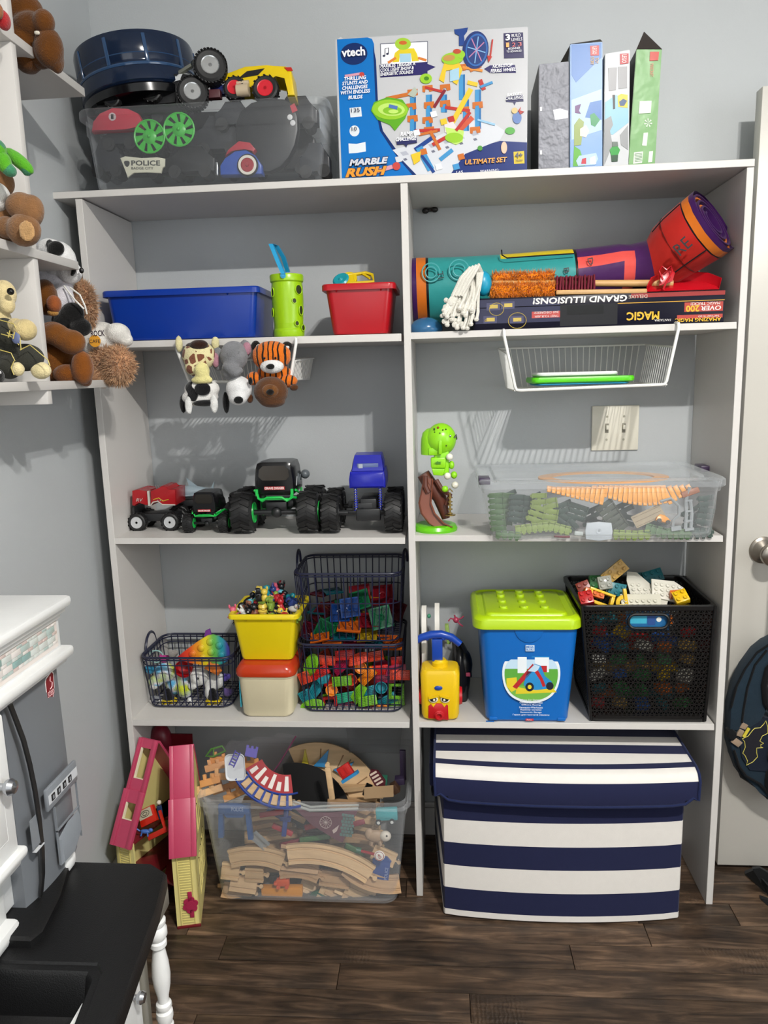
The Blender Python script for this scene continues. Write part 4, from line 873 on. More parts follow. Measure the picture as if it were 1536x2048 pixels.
MTc = dict(red='#70101c', green='#0c5f3a', blue='#123a7c', orange='#b85616', yellow='#9c8118', maroon='#480c1c', teal='#0b4f5a')
tl = [(762, 1235, 'green', .25, .25, .055, .07), (700, 1215, 'blue', .15, .5, .05, .09), (680, 1225, 'blue', .05, .8, .05, .10), (720, 1200, 'green', .3, .6, .05, .12), (650, 1260, 'green', 1.1, .3, .05, .08), (665, 1250, 'green', .5, .9, .05, .09), (700, 1250, 'orange', -.08, 3.5, .06, .075),
      (640, 1270, 'orange', .25, 2.5, .05, .075), (665, 1278, 'orange', .1, 3, .05, .075), (735, 1270, 'yellow', .05, 3, .05, .08), (775, 1270, 'orange', .8, .5, .04, .075), (720, 1190, 'red', .15, .6, .055, .16), (765, 1190, 'red', .1, .8, .055, .17), (690, 1265, 'teal', .05, 2.5, .055, .08), (645, 1230, 'maroon', .9, .5, .05, .13),
      (790, 1220, 'maroon', 1.2, .2, .05, .13), (740, 1240, 'red', .05, 2.5, .055, .09), (710, 1280, 'red', -.05, 4, .055, .08), (620, 1262, 'maroon', 1.2, .2, .045, .09), (690, 1238, 'green', 0, 2, .055, .10), (745, 1282, 'teal', 0, 4, .055, .09), (640, 1283, 'red', .1, 4, .05, .09), (785, 1288, 'orange', 0, 4, .05, .08)]
for i, (u, v, c_, a, tlt, s, y) in enumerate(tl):
    p = WY(u, v, y); hx = ['far left', 'left', 'centre', 'right', 'far right'][min(4, int((u - 605) / 40))]; vy = ['at the top of', 'in the middle of', 'low in'][min(2, int((v - 1185) / 36))]
    mtile('magnetic_tile', frame(p, (cos(a), 0, sin(a)), (0, -1, tlt)), MTc[c_], i == 10, s, 'see-through %s magnetic tile %s %s the upper wire basket' % (c_, hx, vy), .0035)
for i in range(14):
    mtile('magnetic_tile', T(-.24 + .03 * (i % 6), .15 + .04 * (i // 7), zl + .02 + .006 * i, rz=i), MTc[list(MTc)[i % 7]], False, .05, 'magnetic tile buried in the stack at the back of the upper wire basket', .0035)
# ---- plush puppies and pop toy in the left wire basket
def plush(name, label, cat, loc, parts, group=None, vox=.0035):
    """parts: list of (part name, hex colour, [(centre, radii), ...]); forms of one part are fused into one soft surface"""
    o = thing(name, label, cat, loc, group)
    for nm, hx, els, *ex in parts:
        b = B()
        for e in els:
            c_, r_ = e[0], e[1]; b.ell(c_, r_, rot=(Matrix.Rotation(e[2], 4, e[3]) if len(e) > 2 else None), n=16)
        remesh(nm, b, vox, hx if not isinstance(hx, str) else mat(hx, .9, 'plush'), o, smooth=3, **(ex[0] if ex else {}))
    return o
def tie_dye():
    m = mat('#f0f0f0', .9, 'plush', scale=46).copy(); m.name = 'tie_dye_plush'; nt = m.node_tree; N = nt.nodes; L = nt.links; p = N['Principled BSDF']
    tc = N.new('ShaderNodeTexCoord'); n = N.new('ShaderNodeTexNoise'); n.inputs['Scale'].default_value = 26; n.inputs['Detail'].default_value = 1; L.new(tc.outputs['Object'], n.inputs['Vector'])
    cr = N.new('ShaderNodeValToRGB'); e = cr.color_ramp.elements; e[0].position = .36; e[0].color = lin('#5aa9d6'); e[1].position = .66; e[1].color = lin('#c4cf35')
    for q, h in ((.45, '#8ec3de'), (.5, '#d8d3da'), (.57, '#b7c7a0')): x = e.new(q); x.color = lin(h)
    L.new(n.outputs['Fac'], cr.inputs[0]); L.new(cr.outputs[0], p.inputs['Base Color']); return m
def W3(u, v, y): return tuple(WY(u, v, y))
TD = tie_dye()
k = .00122
plush('plush_dog', 'blue and yellow tie-dye plush dog lying at the left of the left wire basket', 'plush toy', W3(350, 1360, .12), [
    ('head', TD, [(W3(330, 1345, .12), (.030, .026, .026)), (W3(312, 1362, .11), (.020, .02, .016))]),
    ('body', TD, [(W3(350, 1368, .14), (.026, .022, .030)), (W3(370, 1380, .12), (.022, .020, .022)), (W3(366, 1355, .135), (.018, .016, .024))]),
    ('muzzle', '#d8d8d4', [(W3(308, 1372, .10), (.012, .010, .010)), (W3(322, 1405, .105), (.010, .009, .009))])])
obj('print_mark', B(frame(WY(364, 1392, .096), (1, 0, .25), (0, -1, .1))).box(-.014, -.006, 0, .001, 0, .0005).box(-.003, .003, .001, .002, 0, .0005).box(.005, .013, .0005, .0015, 0, .0005).box(-.011, -.010, -.003, .005, 0, .0005).box(-.001, 0, -.003, .005, 0, .0005).box(.008, .009, -.003, .005, 0, .0005), mat('#2c3a2a', .8), bpy.data.objects['plush_dog'])
plush('plush_dog', 'white plush puppy with black ear marks at the right of the left wire basket', 'plush toy', W3(410, 1360, .12), [
    ('head', '#dcdad6', [(W3(398, 1352, .12), (.026, .024, .026)), (W3(385, 1372, .11), (.013, .012, .010)), (W3(412, 1330, .13), (.010, .01, .018))]),
    ('body', '#dcdad6', [(W3(425, 1365, .135), (.024, .02, .026)), (W3(418, 1385, .12), (.012, .012, .022)), (W3(438, 1360, .13), (.014, .014, .024)), (W3(386, 1415, .105), (.010, .010, .014)), (W3(380, 1402, .11), (.009, .009, .012))]),
    ('spot', '#1a1a1c', [(W3(396, 1357, .094), (.004, .003, .005)), (W3(402, 1392, .105), (.006, .005, .010))])])
for u, nm in ((338, 'left'), (428, 'right')):
    o = thing('plush_boot', 'black and yellow plush boot standing at the %s of the left wire basket' % nm, 'plush toy', W3(u, 1400, .11))
    p = WY(u, 1405, .112)
    obj('sole_band', B(T(p.x, p.y, p.z, rz=.3)).loft([rr(.040, .03, .012, -.016), rr(.045, .034, .013, -.013), rr(.044, .034, .013, .007), rr(.038, .028, .012, .010)]), mat('#d9bd10', .7, 'cloth'), o)
    b = B(); b.ell((p.x, p.y, p.z + .014), (.017, .012, .014)).ell((p.x - .002, p.y, p.z + .028), (.011, .010, .014)); remesh('upper', b, .003, mat('#141416', .85, 'plush'), o)
o = thing('pop_toy', 'rainbow silicone pop toy standing diagonally in the left wire basket', 'pop toy', W3(425, 1310, .13))
MPp = frame(WY(418, 1308, .125), (1, 0, .45), (.1, -1, .35))
def rainbow():
    m = mat('#ffffff', .45, amt=0).copy(); m.name = 'rainbow_silicone'; nt = m.node_tree; N = nt.nodes; L = nt.links
    tc = N.new('ShaderNodeTexCoord'); sp = N.new('ShaderNodeSeparateXYZ'); L.new(tc.outputs['Generated'], sp.inputs[0]); cr = N.new('ShaderNodeValToRGB'); cr.color_ramp.interpolation = 'EASE'; e = cr.color_ramp.elements
    e[0].position = .02; e[0].color = lin('#c3202a'); e[1].position = .98; e[1].color = lin('#3b3a8f')
    for q, h in ((.2, '#d8401f'), (.38, '#e08a1c'), (.55, '#d8c61e'), (.72, '#5fae4a'), (.86, '#1e8f9c')): x = e.new(q); x.color = lin(h)
    L.new(sp.outputs['X'], cr.inputs[0]); L.new(cr.outputs[0], N['Principled BSDF'].inputs['Base Color']); return m
RBm = rainbow()
gq = GY(.10); b = B(FRONT(.10)); b.prism([gq(*p) for p in smooth([(350, 1318), (372, 1300), (400, 1280), (420, 1268), (442, 1274), (457, 1290), (460, 1312), (452, 1328), (420, 1332), (380, 1326)], 1)], -.007, .001, bev=.002)
for i, (u, v) in enumerate(((385, 1308), (402, 1296), (420, 1284), (405, 1316), (422, 1304), (438, 1291), (427, 1320), (443, 1310))): b.lathe([(.0090, .0008), (.0086, .003), (.006, .0048), (0, .0054)], 16, M=T(*gq(u, v), 0)).tube([(gq(u, v)[0] + .0098 * cos(t * PI / 8), gq(u, v)[1] + .0098 * sin(t * PI / 8), .001) for t in range(16)], .0009, closed=True, n=5)
obj('pop_sheet', b, RBm, o)
MPp = FRONT(.106) @ Matrix.Translation((*gq(412, 1276), 0)) @ Matrix.Rotation(.6, 4, 'Z')
obj('pop_toy_tip', B(MPp).prism([(-.022, -.010), (.014, -.004), (.022, .014), (.008, .016)], -.004, .002, bev=.002), mat('#6c2f86', .45), None, 'purple silicone tip sticking up behind the rainbow pop toy', 'pop toy')
M0, l0 = seat(352, 1318, 400, 1316, .13, .3)
obj('red_cup', B(M0 @ T(.025, -.022, 0, rx=.3, s=.8)).lathe([(0, -.02), (.02, -.018), (.028, .0), (.03, .02), (.028, .02), (.024, .002), (0, -.012)], 24), mat('#a8151c', .35), None, 'red plastic cup behind the tie-dye plush dog', 'cup')
M0, l0 = seat(412, 1328, 452, 1345, .10, .2)
obj('toy_flower', B(M0).prism([(0, -.012), (.04, -.016), (.046, 0), (.03, .014), (.006, .010)], -.004, .004, bev=.002), mat('#d9762a', .45), None, 'orange silicone toy below the rainbow pop toy', 'toy')
obj('toy_ring', B().tube([WY(312 + 14 * cos(t), 1313 + 12 * sin(t), .15) for t in [i * PI / 8 for i in range(16)]], .002, closed=True), mat('#9fc9c4', .3), None, 'pale teal ring toy at the back left of the left wire basket', 'toy')
for i, (u, v, h, n_) in enumerate([(328, 1318, '#c0408f', 'pink'), (450, 1355, '#4a3c8c', 'violet'), (345, 1308, '#8f8a86', 'grey'), (310, 1400, '#8a8d92', 'grey'), (455, 1385, '#5d4a80', 'purple'), (304, 1415, '#cfcfca', 'white'), (300, 1340, '#2c82a8', 'blue')]):
    p = WY(u, v, .15 - .01 * i); b = B(); b.ell(p, (.012, .010, .012)).ell(p + V((.010, 0, .004)), .008).ell(p + V((-.008, 0, .008)), .006); remesh('x', b, .003, mat(h, .7, 'plush'), None).name = 'small_plush'
    o = bpy.data.objects['small_plush' if i == 0 else 'small_plush.%03d' % i]; tag(o, '%s little toy wedged in the %s of the left wire basket' % (n_, ['back left', 'right end', 'back', 'lower left', 'lower right corner', 'bottom left corner', 'left end'][i]), 'toy')
# ================================================================== LOWER MIDDLE SHELF, RIGHT
zC = .4828
bt_ = thing('block_tub', 'blue toy block tub with a lime studded lid and a race car picture', 'tub', (.285, .12, zC))
blu3 = mat('#0d63b4', .3, amt=.02); lime = mat('#a9c90e', .35, amt=.02)
zLb = WY(1060, 1262, 0).z; hT = zLb - zC + .012
xl0, xr0, xl1, xr1 = WY(972, 1445, 0).x, WY(1138, 1448, 0).x, WY(959, 1270, 0).x, WY(1158, 1275, 0).x
MTb = T((xl0 + xr0) / 2, .112, zC + .0005, rz=.0)
cx1 = (xl1 + xr1) / 2 - (xl0 + xr0) / 2
b = B(MTb); W0, W1 = xr0 - xl0, xr1 - xl1
RR_ = [(W0 - .012, .205, .016, 0, 0), (W0, .218, .022, .006, 0), (W0 + (W1 - W0) * .5, .225, .024, hT * .5, cx1 * .5), (W1, .232, .026, hT, cx1)]
b.loft([rr(w_, d_, r_, z, 6, cx) for w_, d_, r_, z, cx in RR_])
b.box(-W0 / 2 + .02, -W0 / 2 + .0, -.11, -.108, 0, .002)
obj('tub_body', b, blu3, bt_)
b = B(MTb)
for k in range(2): x = (-1, 1)[k] * (W0 / 2 - .018); b.box(x - .010, x + .010, -.1115, -.100, .004, .012, bev=.002)
b.prism(arc(0, 0, .034, 180, 360, 14), 0, .004, M=T(.002, -.114, hT - .006) @ Matrix.Rotation(PI / 2, 4, 'X'), bev=.001)
obj('lid_catch', b, blu3, bt_)
lw = WY(1166, 1262, -.008).x - WY(946, 1245, -.008).x; lc = (WY(1166, 1262, -.008).x + WY(946, 1245, -.008).x) / 2 - MTb.translation.x
b = B(MTb @ T(lc, 0, hT - .004)); LD = .252
b.loft([rr(lw - .004, LD - .004, .03, -.002, 6), rr(lw, LD, .032, .0, 6), rr(lw - .002, LD - .002, .032, .020, 6), rr(lw - .010, LD - .010, .032, .026, 6), rr(lw - .026, LD - .026, .028, .029, 6), rr(lw - .034, LD - .034, .026, .0245, 6), rr(lw - .060, LD - .060, .016, .0235, 6), rr(lw - .066, LD - .066, .014, .029, 6), rr(lw - .070, LD - .070, .012, .030, 6)])
lid_ = obj('lid', b, lime, bt_, label='lime green lid with nine studs')
for i in range(3):
    for j in range(4 if False else 3):
        q = B(MTb @ T(lc + (-.052 + .050 * i), -.050 + .048 * j, hT - .004 + .030)); q.lathe([(.0105, -.001), (.0105, .004), (.0095, .0055), (0, .0055)], 16); obj('stud', q, lime, lid_)
for i in range(3):
    q = B(MTb @ T(lc + (-.052 + .050 * i), .082, hT - .004 + .030)); q.lathe([(.0105, -.001), (.0105, .004), (.0095, .0055), (0, .0055)], 16); obj('stud', q, lime, lid_)
# picture label on the front (slightly sloping face)
def tubface(u, v): return WY(u, v, -.0015 - .0045 * (1440 - v) / 180)
pL, pR, pT = tubface(1003, 1360), tubface(1122, 1360), tubface(1062, 1305); pBt = tubface(1062, 1408)
MPc = frame(V((MTb.translation.x + cx1 * .4, -.0068, pBt.z)), (1, 0, 0), (0, -1, .027))
sx = (pR.x - pL.x) / .118; 
b = B(frame((pL.x, -.0045, pBt.z), (1, 0, 0), (0, -1, .035)) @ Matrix.Diagonal((sx, (pT.z - pBt.z) / .10, 1, 1)))
sq = [(.006, .03), (.0, .06), (.006, .085), (.03, .097), (.06, .1), (.09, .097), (.112, .085), (.118, .06), (.112, .03), (.095, .01), (.06, .0), (.023, .01)]
SQ = smooth(sq)
b.prism(SQ, 0, .0008, 0)
inn = [(.059 + (x - .059) * .92, .05 + (y - .05) * .9) for x, y in SQ]
b.prism(inn, .0008, .0011, 1)
def lower(P, c, z): Q = [(x, min(y, c)) for x, y in P]; return Q
b.prism(lower(inn, .068, 0), .0011, .0013, 2); b.prism(lower(inn, .036, 0), .0013, .0014, 3)
b.box(.032, .05, .06, .094, .0013, .0015, 0).box(.066, .094, .062, .09, .0013, .0015, 0).box(.070, .090, .062, .074, .0015, .0016, 4).box(.06, .095, .09, .0935, .0015, .0016, 5)
b.prism([(.01, .05), (.03, .052), (.032, .03), (.02, .024), (.01, .035)], .0015, .0017, 6).prism([(.028, .02), (.11, .024), (.1, .034), (.06, .028), (.03, .034)], .0015, .0017, 6)
b.prism([(.022, .034), (.03, .030), (.068, .070), (.062, .078)], .0017, .0019, 4)
b.prism([(.044, .038), (.05, .062), (.066, .078), (.078, .074), (.086, .055), (.100, .044), (.1, .032), (.07, .028), (.052, .03)], .0017, .0019, 5)
b.prism([(.052, .064), (.066, .077), (.076, .073), (.07, .062)], .0019, .0020, 1).prism([(.072, .066), (.082, .05), (.088, .036), (.082, .034), (.076, .048), (.066, .062)], .0020, .0021, 4)
b.cyl((.056, .034, .0019), (.056, .034, .0022), .0085, n=16, m=7).cyl((.096, .036, .0019), (.096, .036, .0022), .0075, n=16, m=7).cyl((.056, .034, .0022), (.056, .034, .0024), .004, n=12, m=6)
obj('picture_label', b, [mat('#dfe6ea', .4), mat('#b9d4e6', .4), mat('#59a23c', .4), mat('#6fae45', .4), mat('#b22328', .4), mat('#2486c4', .4), mat('#d9c32a', .4), mat('#17202c', .4)], bt_)
b = B(frame((pL.x, -.0045, pBt.z), (1, 0, 0), (0, -1, .035))); cxm = (pR.x - pL.x) / 2
lines = [('Race Car Garage', .062), ('Oficina de Corridas', .076), ('Officina Racing', .064), ('Rennauto-Werkstatt', .078), ('Rajdowy warsztat', .070), ('Racecursin Garage', .070), ('Гараж для гоночной машины', .122)]
for i, (t_, w_) in enumerate(lines): z = .0095 - i * .0063; b.text(t_, cxm - w_ / 2 * .72, cxm + w_ / 2 * .72, z, z + .0047, 0, bold=.01, M=T(0, 0, .0014 + .0004))
obj('label_text', b, mat('#dfe6ee', .4), bt_)
p = tubface(1051, 1302); 
b = B(frame((p.x, p.y - .0012, p.z), (1, 0, 0), (0, -1, .035))); b.prism([(0, 0), (.021, 0), (.021, .015), (0, .015)], 0, .0006, 0); b.text('MEGA', .002, .019, .008, .0135, 1, bold=.02, M=T(0, 0, .0006)).text('BLOKS', .002, .019, .0015, .007, 1, bold=.02, M=T(0, 0, .0006))
obj('badge', b, [mat('#c9d9e6', .4), blu3], bt_)
p = WY(1051, 1441, -.0012); b = B(frame((p.x, p.y - .0012, p.z), (1, 0, 0), (0, -1, .035))); b.prism([(0, 0), (.019, 0), (.019, .0055), (0, .0055)], 0, .0005, 0); b.text('Fisher', .003, .016, .001, .0045, 1, M=T(0, 0, .0005)); obj('red_badge', b, [mat('#b92a3c', .4), mat('#e9dfe0', .4)], bt_)
# ---- black basket with triangular lattice
bk = thing('lattice_basket', 'square black plastic lattice basket full of large building bricks', 'basket', (.57, .15, zC))
blk_ = mat('#0d0d0e', .32)
a0, a1 = WY(1182, 1444, .012), WY(1409, 1446, .012); t0, t1 = WY(1160, 1212, .004), WY(1434, 1212, .004)
zT = t0.z; zB0 = zC + .0005
QB = [V((a0.x, .012, zB0)), V((a1.x, .012, zB0)), V((a1.x - .003, .250, zB0)), V((a0.x + .004, .250, zB0))]
QT = [V((t0.x + .004, .004, zT)), V((t1.x - .004, .004, zT)), V((.7285, .268, zT)), V((t0.x + .008, .268, zT))]
def lattice(i, holes=None):
    A, Bq, Cq, D = QB[i], QB[(i + 1) % 4], QT[(i + 1) % 4], QT[i]
    W_ = (Bq - A).length; H_ = (D - A).length; nx = int(W_ / .0105); ny = int(H_ / .0092)
    bm = bmesh.new(); G = [[bm.verts.new((A.lerp(Bq, (u_ := min(1, max(0, (j + (.5 if r % 2 else 0)) / nx))))).lerp(D.lerp(Cq, u_), r / ny)) for j in range(nx + 1)] for r in range(ny + 1)]
    for r in range(ny):
        for j in range(nx):
            a, b_, c_, d = G[r][j], G[r][j + 1], G[r + 1][j + 1], G[r + 1][j]
            for f in ((a, b_, c_), (a, c_, d)) if r % 2 else ((a, b_, d), (b_, c_, d)):
                try: bm.faces.new(f)
                except ValueError: pass
    fs = bm.faces[:]
    n_ = (Bq - A).cross(D - A).normalized()
    for f in fs: f.normal_update()
    bmesh.ops.inset_individual(bm, faces=fs, thickness=.0023, depth=0)
    kill = [f for f in fs]
    if holes:
        for f in bm.faces:
            c_ = f.calc_center_median()
            if f not in kill and holes(c_): kill.append(f)
    bmesh.ops.delete(bm, geom=kill, context='FACES')
    g0 = bm.faces[:]; r_ = bmesh.ops.extrude_face_region(bm, geom=g0); bmesh.ops.translate(bm, verts=[v for v in r_['geom'] if isinstance(v, bmesh.types.BMVert)], vec=n_ * -.0022)
    b = B(); b.bm.free(); b.bm = bm; return b
hA, hB = WY(1259, 1254, .006), WY(1335, 1231, .006)
for i in range(4): obj('lattice_side', lattice(i, (lambda c_: hA.x - .004 < c_.x < hB.x + .004 and hA.z - .003 < c_.z < hB.z + .003) if i == 0 else None), blk_, bk, ang=20)
b = B()
def qring(Q, g_, z): c_ = sum(Q, V()) / 4; out = []; 
rim = lambda g_, z: rr(QT[1].x - QT[0].x + 2 * g_, .264 + 2 * g_, .016, z, 5, (QT[0].x + QT[1].x) / 2, .136)
b.loft([rim(.001, zT - .012), rim(.004, zT - .010), rim(.0045, zT), rim(.003, zT + .002), rim(-.004, zT + .002), rim(-.005, zT), rim(-.004, zT - .012), rim(.001, zT - .012)], c0=False, c1=False)
obj('rim', b, blk_, bk)
b = B(); b.loft([rr(a1.x - a0.x + .002, .24, .012, zB0 + .0, 4, (a0.x + a1.x) / 2, .131), rr(a1.x - a0.x + .003, .242, .012, zB0 + .01, 4, (a0.x + a1.x) / 2, .131)]).box(a0.x + .01, a1.x - .01, .0105, .0125, zB0 + .01, zB0 + .016)
for k in range(4): b.tube([QB[k] + V((0, 0, .004)), QT[k]], .0042, n=8)
obj('base', b, blk_, bk)
b = B(); hc = (hA + hB) / 2; hw, hh_ = (hB.x - hA.x) / 2 + .003, (hB.z - hA.z) / 2 + .003
ov = [(hc.x + x, .0058, hc.z + z) for x, z, _ in [(q[0], q[1], 0) for q in rr(2 * hw, 2 * hh_, hh_ - .001, 0, 6)]]
b.tube(ov, .0036, closed=True, n=8); obj('handle_rim', b, blk_, bk)
# building bricks
def brick(name, M, nx, ny, m, label, h=.019, group='large bricks in the black basket', p=.016, top=True, round_=False):
    b = B(M); b.box(-nx * p / 2, nx * p / 2, -ny * p / 2, ny * p / 2, 0, h, bev=.0008)
    for i in range(nx):
        for j in range(ny):
            x, y = (i - (nx - 1) / 2) * p, (j - (ny - 1) / 2) * p
            b.lathe([(.0047, h - .0005), (.0047, h + .0042), (.0042, h + .0047), (.0030, h + .0047), (.0028, h + .003), (0, h + .003)], 12, M=T(x, y, 0))
    return obj(name, b, m, None, label, 'building brick', group)
BR_C = dict(yellow=mat('#d9b011', .3), white=mat('#d3d0c4', .3), red=mat('#b01a1c', .3), teal=mat('#1a6d78', .3), gold=mat('#c09a52', .25), orange=mat('#d0671c', .3), green=mat('#2a7a3c', .3), blue=mat('#1c4f9c', .3))
def fb(u, v, y, a, tilt, *ar, **k):
    p = WY(u, v, y); return brick('building_brick', frame(p, (cos(a), k.pop('yx', 0), sin(a)), (k.pop('sx', 0), -1, tilt)), *ar, **k)
fb(1229, 1143, .12, .72, .25, 4, 2, BR_C['gold'], 'tan gold brick standing up highest out of the black basket', h=.012)
clg = mat('#b4b5ab', .1, 'clear', op=.6, tint=.2)
fb(1208, 1168, .09, .15, .5, 2, 2, clg, 'see-through grey brick left of the gold brick', h=.022)
o = thing('building_brick', 'yellow brick window frame leaning at the front left of the black basket', 'building brick', W3(1205, 1195, .05), 'large bricks in the black basket')
Mq = frame(WY(1203, 1196, .045), (1, 0, -.38), (0, -1, .45))
b = B(Mq); 
for a in ((-.032, .032, .012, .018), (-.032, .032, -.018, -.010), (-.032, -.024, -.010, .012), (.024, .032, -.010, .012)): b.box(*a, -.016, 0, bev=.0008)
obj('frame_body', b, BR_C['yellow'], o)
o = thing('brick_arch', 'yellow curved brick arch beside the window frame brick', 'building brick', W3(1240, 1185, .05), 'large bricks in the black basket')
Mq = frame(WY(1238, 1207, .045), (1, 0, .1), (0, -1, .3))
b = B(Mq).box(.014, .022, -.004, .034, -.016, 0, bev=.001).prism(arcpoly(.010, .019, 90, 190, 8), -.016, 0, M=T(.012, 0, 0)).box(-.008, .022, -.008, -.002, -.016, 0, bev=.001)
obj('arch_body', b, BR_C['yellow'], o)
def plate(name, label, u, v, y, a, tilt, poly, studs, m):
    Mq = frame(WY(u, v, y), (cos(a), 0, sin(a)), (0, -1, tilt)); b = B(Mq).prism(poly, -.006, 0, bev=.0008)
    for x, z in studs: b.lathe([(.0045, -.0005), (.0045, .0038), (.0038, .0043), (.0028, .0043), (.0026, .003), (0, .003)], 12, M=T(x, z, 0))
    return obj(name, b, m, None, label, 'building brick', 'large bricks in the black basket')
plate('wing_plate', 'white rounded wing plate standing up in the centre of the black basket', 1290, 1200, .07, 0, 1.3, [(-.03, -.02), (.045, -.026), (.055, .0), (.02, .05), (-.005, .085), (-.028, .088), (-.034, .06)], [(.02 - .014 * i, -.012 + .014 * j) for i in range(4) for j in range(5) if j < 4 or i > 1], BR_C['white'])
plate('wing_plate', 'white angled wing plate at the right of the black basket', 1333, 1182, .08, -.15, .9, [(-.035, -.02), (.02, -.026), (.045, -.004), (.042, .016), (.02, .03), (-.035, .028)], [(-.025 + .014 * i, -.012 + .013 * j) for i in range(5) for j in range(3)], BR_C['white'])
plate('base_plate', 'white square plate lying at the front of the black basket', 1272, 1203, .05, 0, .9, [(-.035, -.02), (.06, -.02), (.06, .02), (-.035, .02)], [(-.025 + .014 * i, -.012 + .013 * j) for i in range(6) for j in range(2)], mat('#c9c6b6', .35))
fb(1362, 1199, .05, .35, 1.2, 2, 2, BR_C['yellow'], 'yellow brick at the right front corner of the black basket')
fb(1352, 1192, .07, .1, .9, 2, 1, BR_C['orange'], 'small orange brick beside the right front yellow brick')
fb(1172, 1200, .04, .2, .9, 2, 2, BR_C['red'], 'red brick in the left front corner of the black basket'); fb(1185, 1188, .07, -.3, .5, 3, 1, BR_C['orange'], 'orange brick behind the left front red brick')
fb(1168, 1178, .10, .4, .6, 2, 2, mat('#7c2a1e', .35), 'dark red brick deep in the left of the black basket'); fb(1190, 1165, .16, 0, .4, 2, 2, BR_C['green'], 'dark green brick at the back left of the black basket')
fb(1305, 1155, .18, .3, .6, 3, 2, BR_C['teal'], 'teal brick at the back of the black basket'); fb(1275, 1158, .2, .1, .3, 2, 2, BR_C['teal'], 'teal brick left of the other teal brick at the back'); fb(1228, 1180, .10, -.2, .4, 3, 2, BR_C['teal'], 'teal brick behind the yellow arch brick')
g = random.Random(21); CC = list(BR_C.items())
ROWN = ['lowest', 'second lowest', 'third lowest', 'third highest', 'second highest', 'top']; COLN = ['far left', 'left', 'centre', 'right', 'far right']
for r_ in range(6):
    for c_ in range(5):
        nm, mm = CC[g.randrange(len(CC))]; x = .468 + .052 * c_; y = .060 + .006 * (r_ % 2); z = zC + .018 + r_ * .037
        if not (r_ == 5 and 1 < c_ < 4): brick('building_brick', T(x, y, z, rx=g.uniform(-.6, .6), rz=g.uniform(-1.2, 1.2)), 2, 2 - (r_ + c_) % 2, mm, '%s brick behind the front lattice of the black basket, %s row, %s' % (nm, ROWN[r_], COLN[c_]), group='bricks behind the basket lattice')
for r_ in range(6):
    for c_ in range(3):
        nm, mm = CC[g.randrange(len(CC))]; brick('building_brick', T(.50 + .07 * c_, .12 + .06 * (r_ % 2), zC + .02 + r_ * .035, rz=g.uniform(-.5, .5)), 4, 2, mm, 'large brick glinting through the lattice of the black basket', group='bricks behind the basket lattice')
o = thing('picture_card', 'blue picture card showing through the handle hole of the black basket', 'card', (hc.x, .02, hc.z))
b = B(FRONT(.0135)); b.box(hc.x - .05, hc.x + .05, hc.z - .025, hc.z + .022, -.0006, 0, 0).box(hc.x - .04, hc.x - .002, hc.z - .008, hc.z + .010, 0, .0003, 1).box(hc.x + .0, hc.x + .018, hc.z - .012, hc.z + .014, 0, .0003, 2).cyl((hc.x + .026, hc.z + .002, 0), (hc.x + .026, hc.z + .002, .0004), .006, n=14, m=3)
obj('printed_front', b, [mat('#1d5f92', .4), mat('#3aa0bb', .4), mat('#274a86', .4), mat('#d8d8d0', .4)], o)
# ---- monster balloon pump
pp = thing('balloon_pump', 'yellow monster faced balloon pump with a blue handle at the left of the shelf', 'pump', (.075, .03, zC))
yel = mat('#dfb80d', .3, amt=.02); bluH = mat('#123f9e', .3); redM = mat('#b5141c', .3)
pA, pB_ = WY(845, 1436, .005), WY(917, 1438, .005); pw = pB_.x - pA.x; ph = WY(880, 1342, .005).z - zC; pcx = (pA.x + pB_.x) / 2
b = B(T(pcx, .043, zC + .0005)); b.loft([rr(pw - .014, .062, .012, 0), rr(pw - .002, .074, .014, .005), rr(pw + .004, .078, .016, .014), rr(pw + .008, .078, .018, ph - .012), rr(pw, .07, .018, ph - .002), rr(pw - .014, .056, .016, ph)])
b.lathe([(.020, ph - .002), (.020, ph + .010), (.017, ph + .012), (.014, ph + .016), (0, ph + .016)], 24)
obj('pump_body', b, yel, pp)
b = B(T(pcx - .006, .043, zC + ph + .012)); zH = WY(885, 1278, .04).z - zC - ph - .012
b.box(-.013, .013, -.008, .008, 0, zH, bev=.002)
pts = [(-.050, 0, zH - .006), (-.038, 0, zH + .003), (-.015, 0, zH + .010), (.01, 0, zH + .011), (.035, 0, zH + .004), (.056, 0, zH - .014)]
b.tube(pts, [.008, .0095, .0105, .0105, .0095, .009], n=12)
for i in range(5): b.ell((-.045 + .020 * i, 0, zH - .002 + .008 * (1 - abs(i - 2) / 2.2)), (.0075, .008, .0075))
obj('pump_handle', b, bluH, pp)
b = B(FRONT(.0035)); fx = pcx; fz = zC
b.prism([(fx - .030, fz + .008), (fx + .020, fz + .004), (fx + .019, fz + .042), (fx + .012, fz + .046), (fx - .004, fz + .047), (fx - .022, fz + .046), (fx - .029, fz + .040)], 0, .0022, 0, bev=.0006)
b.lathe([(.013, .002), (.013, .004), (.0105, .005), (.0105, .008), (.008, .009), (.006, .0085), (.006, .004), (0, .004)], 20, M=T(fx - .003, fz + .016, 0))
obj('red_mouth', b, redM, pp)
b = B(FRONT(.0035))
for x in (-.017, .010): b.prism([(fx + x - .006, fz + .047), (fx + x, fz + .038), (fx + x + .006, fz + .047)], .0, .003, 0)
for s, x in ((-1, -.017), (1, .012)):
    b.ell((fx + x, fz + .058, .002), (.0115, .0095, .003), m=1).ell((fx + x, fz + .0585, .004), (.0085, .0062, .0025), m=2).ell((fx + x - s * .002, fz + .058, .0062), (.003, .003, .001), m=1)
    b.prism([(fx + x - s * .013, fz + .070 ), (fx + x + s * (-.013), fz + .066), (fx + x - s * -.011, fz + .059), (fx + x - s * -.011, fz + .066)][::1], .003, .006, 0)
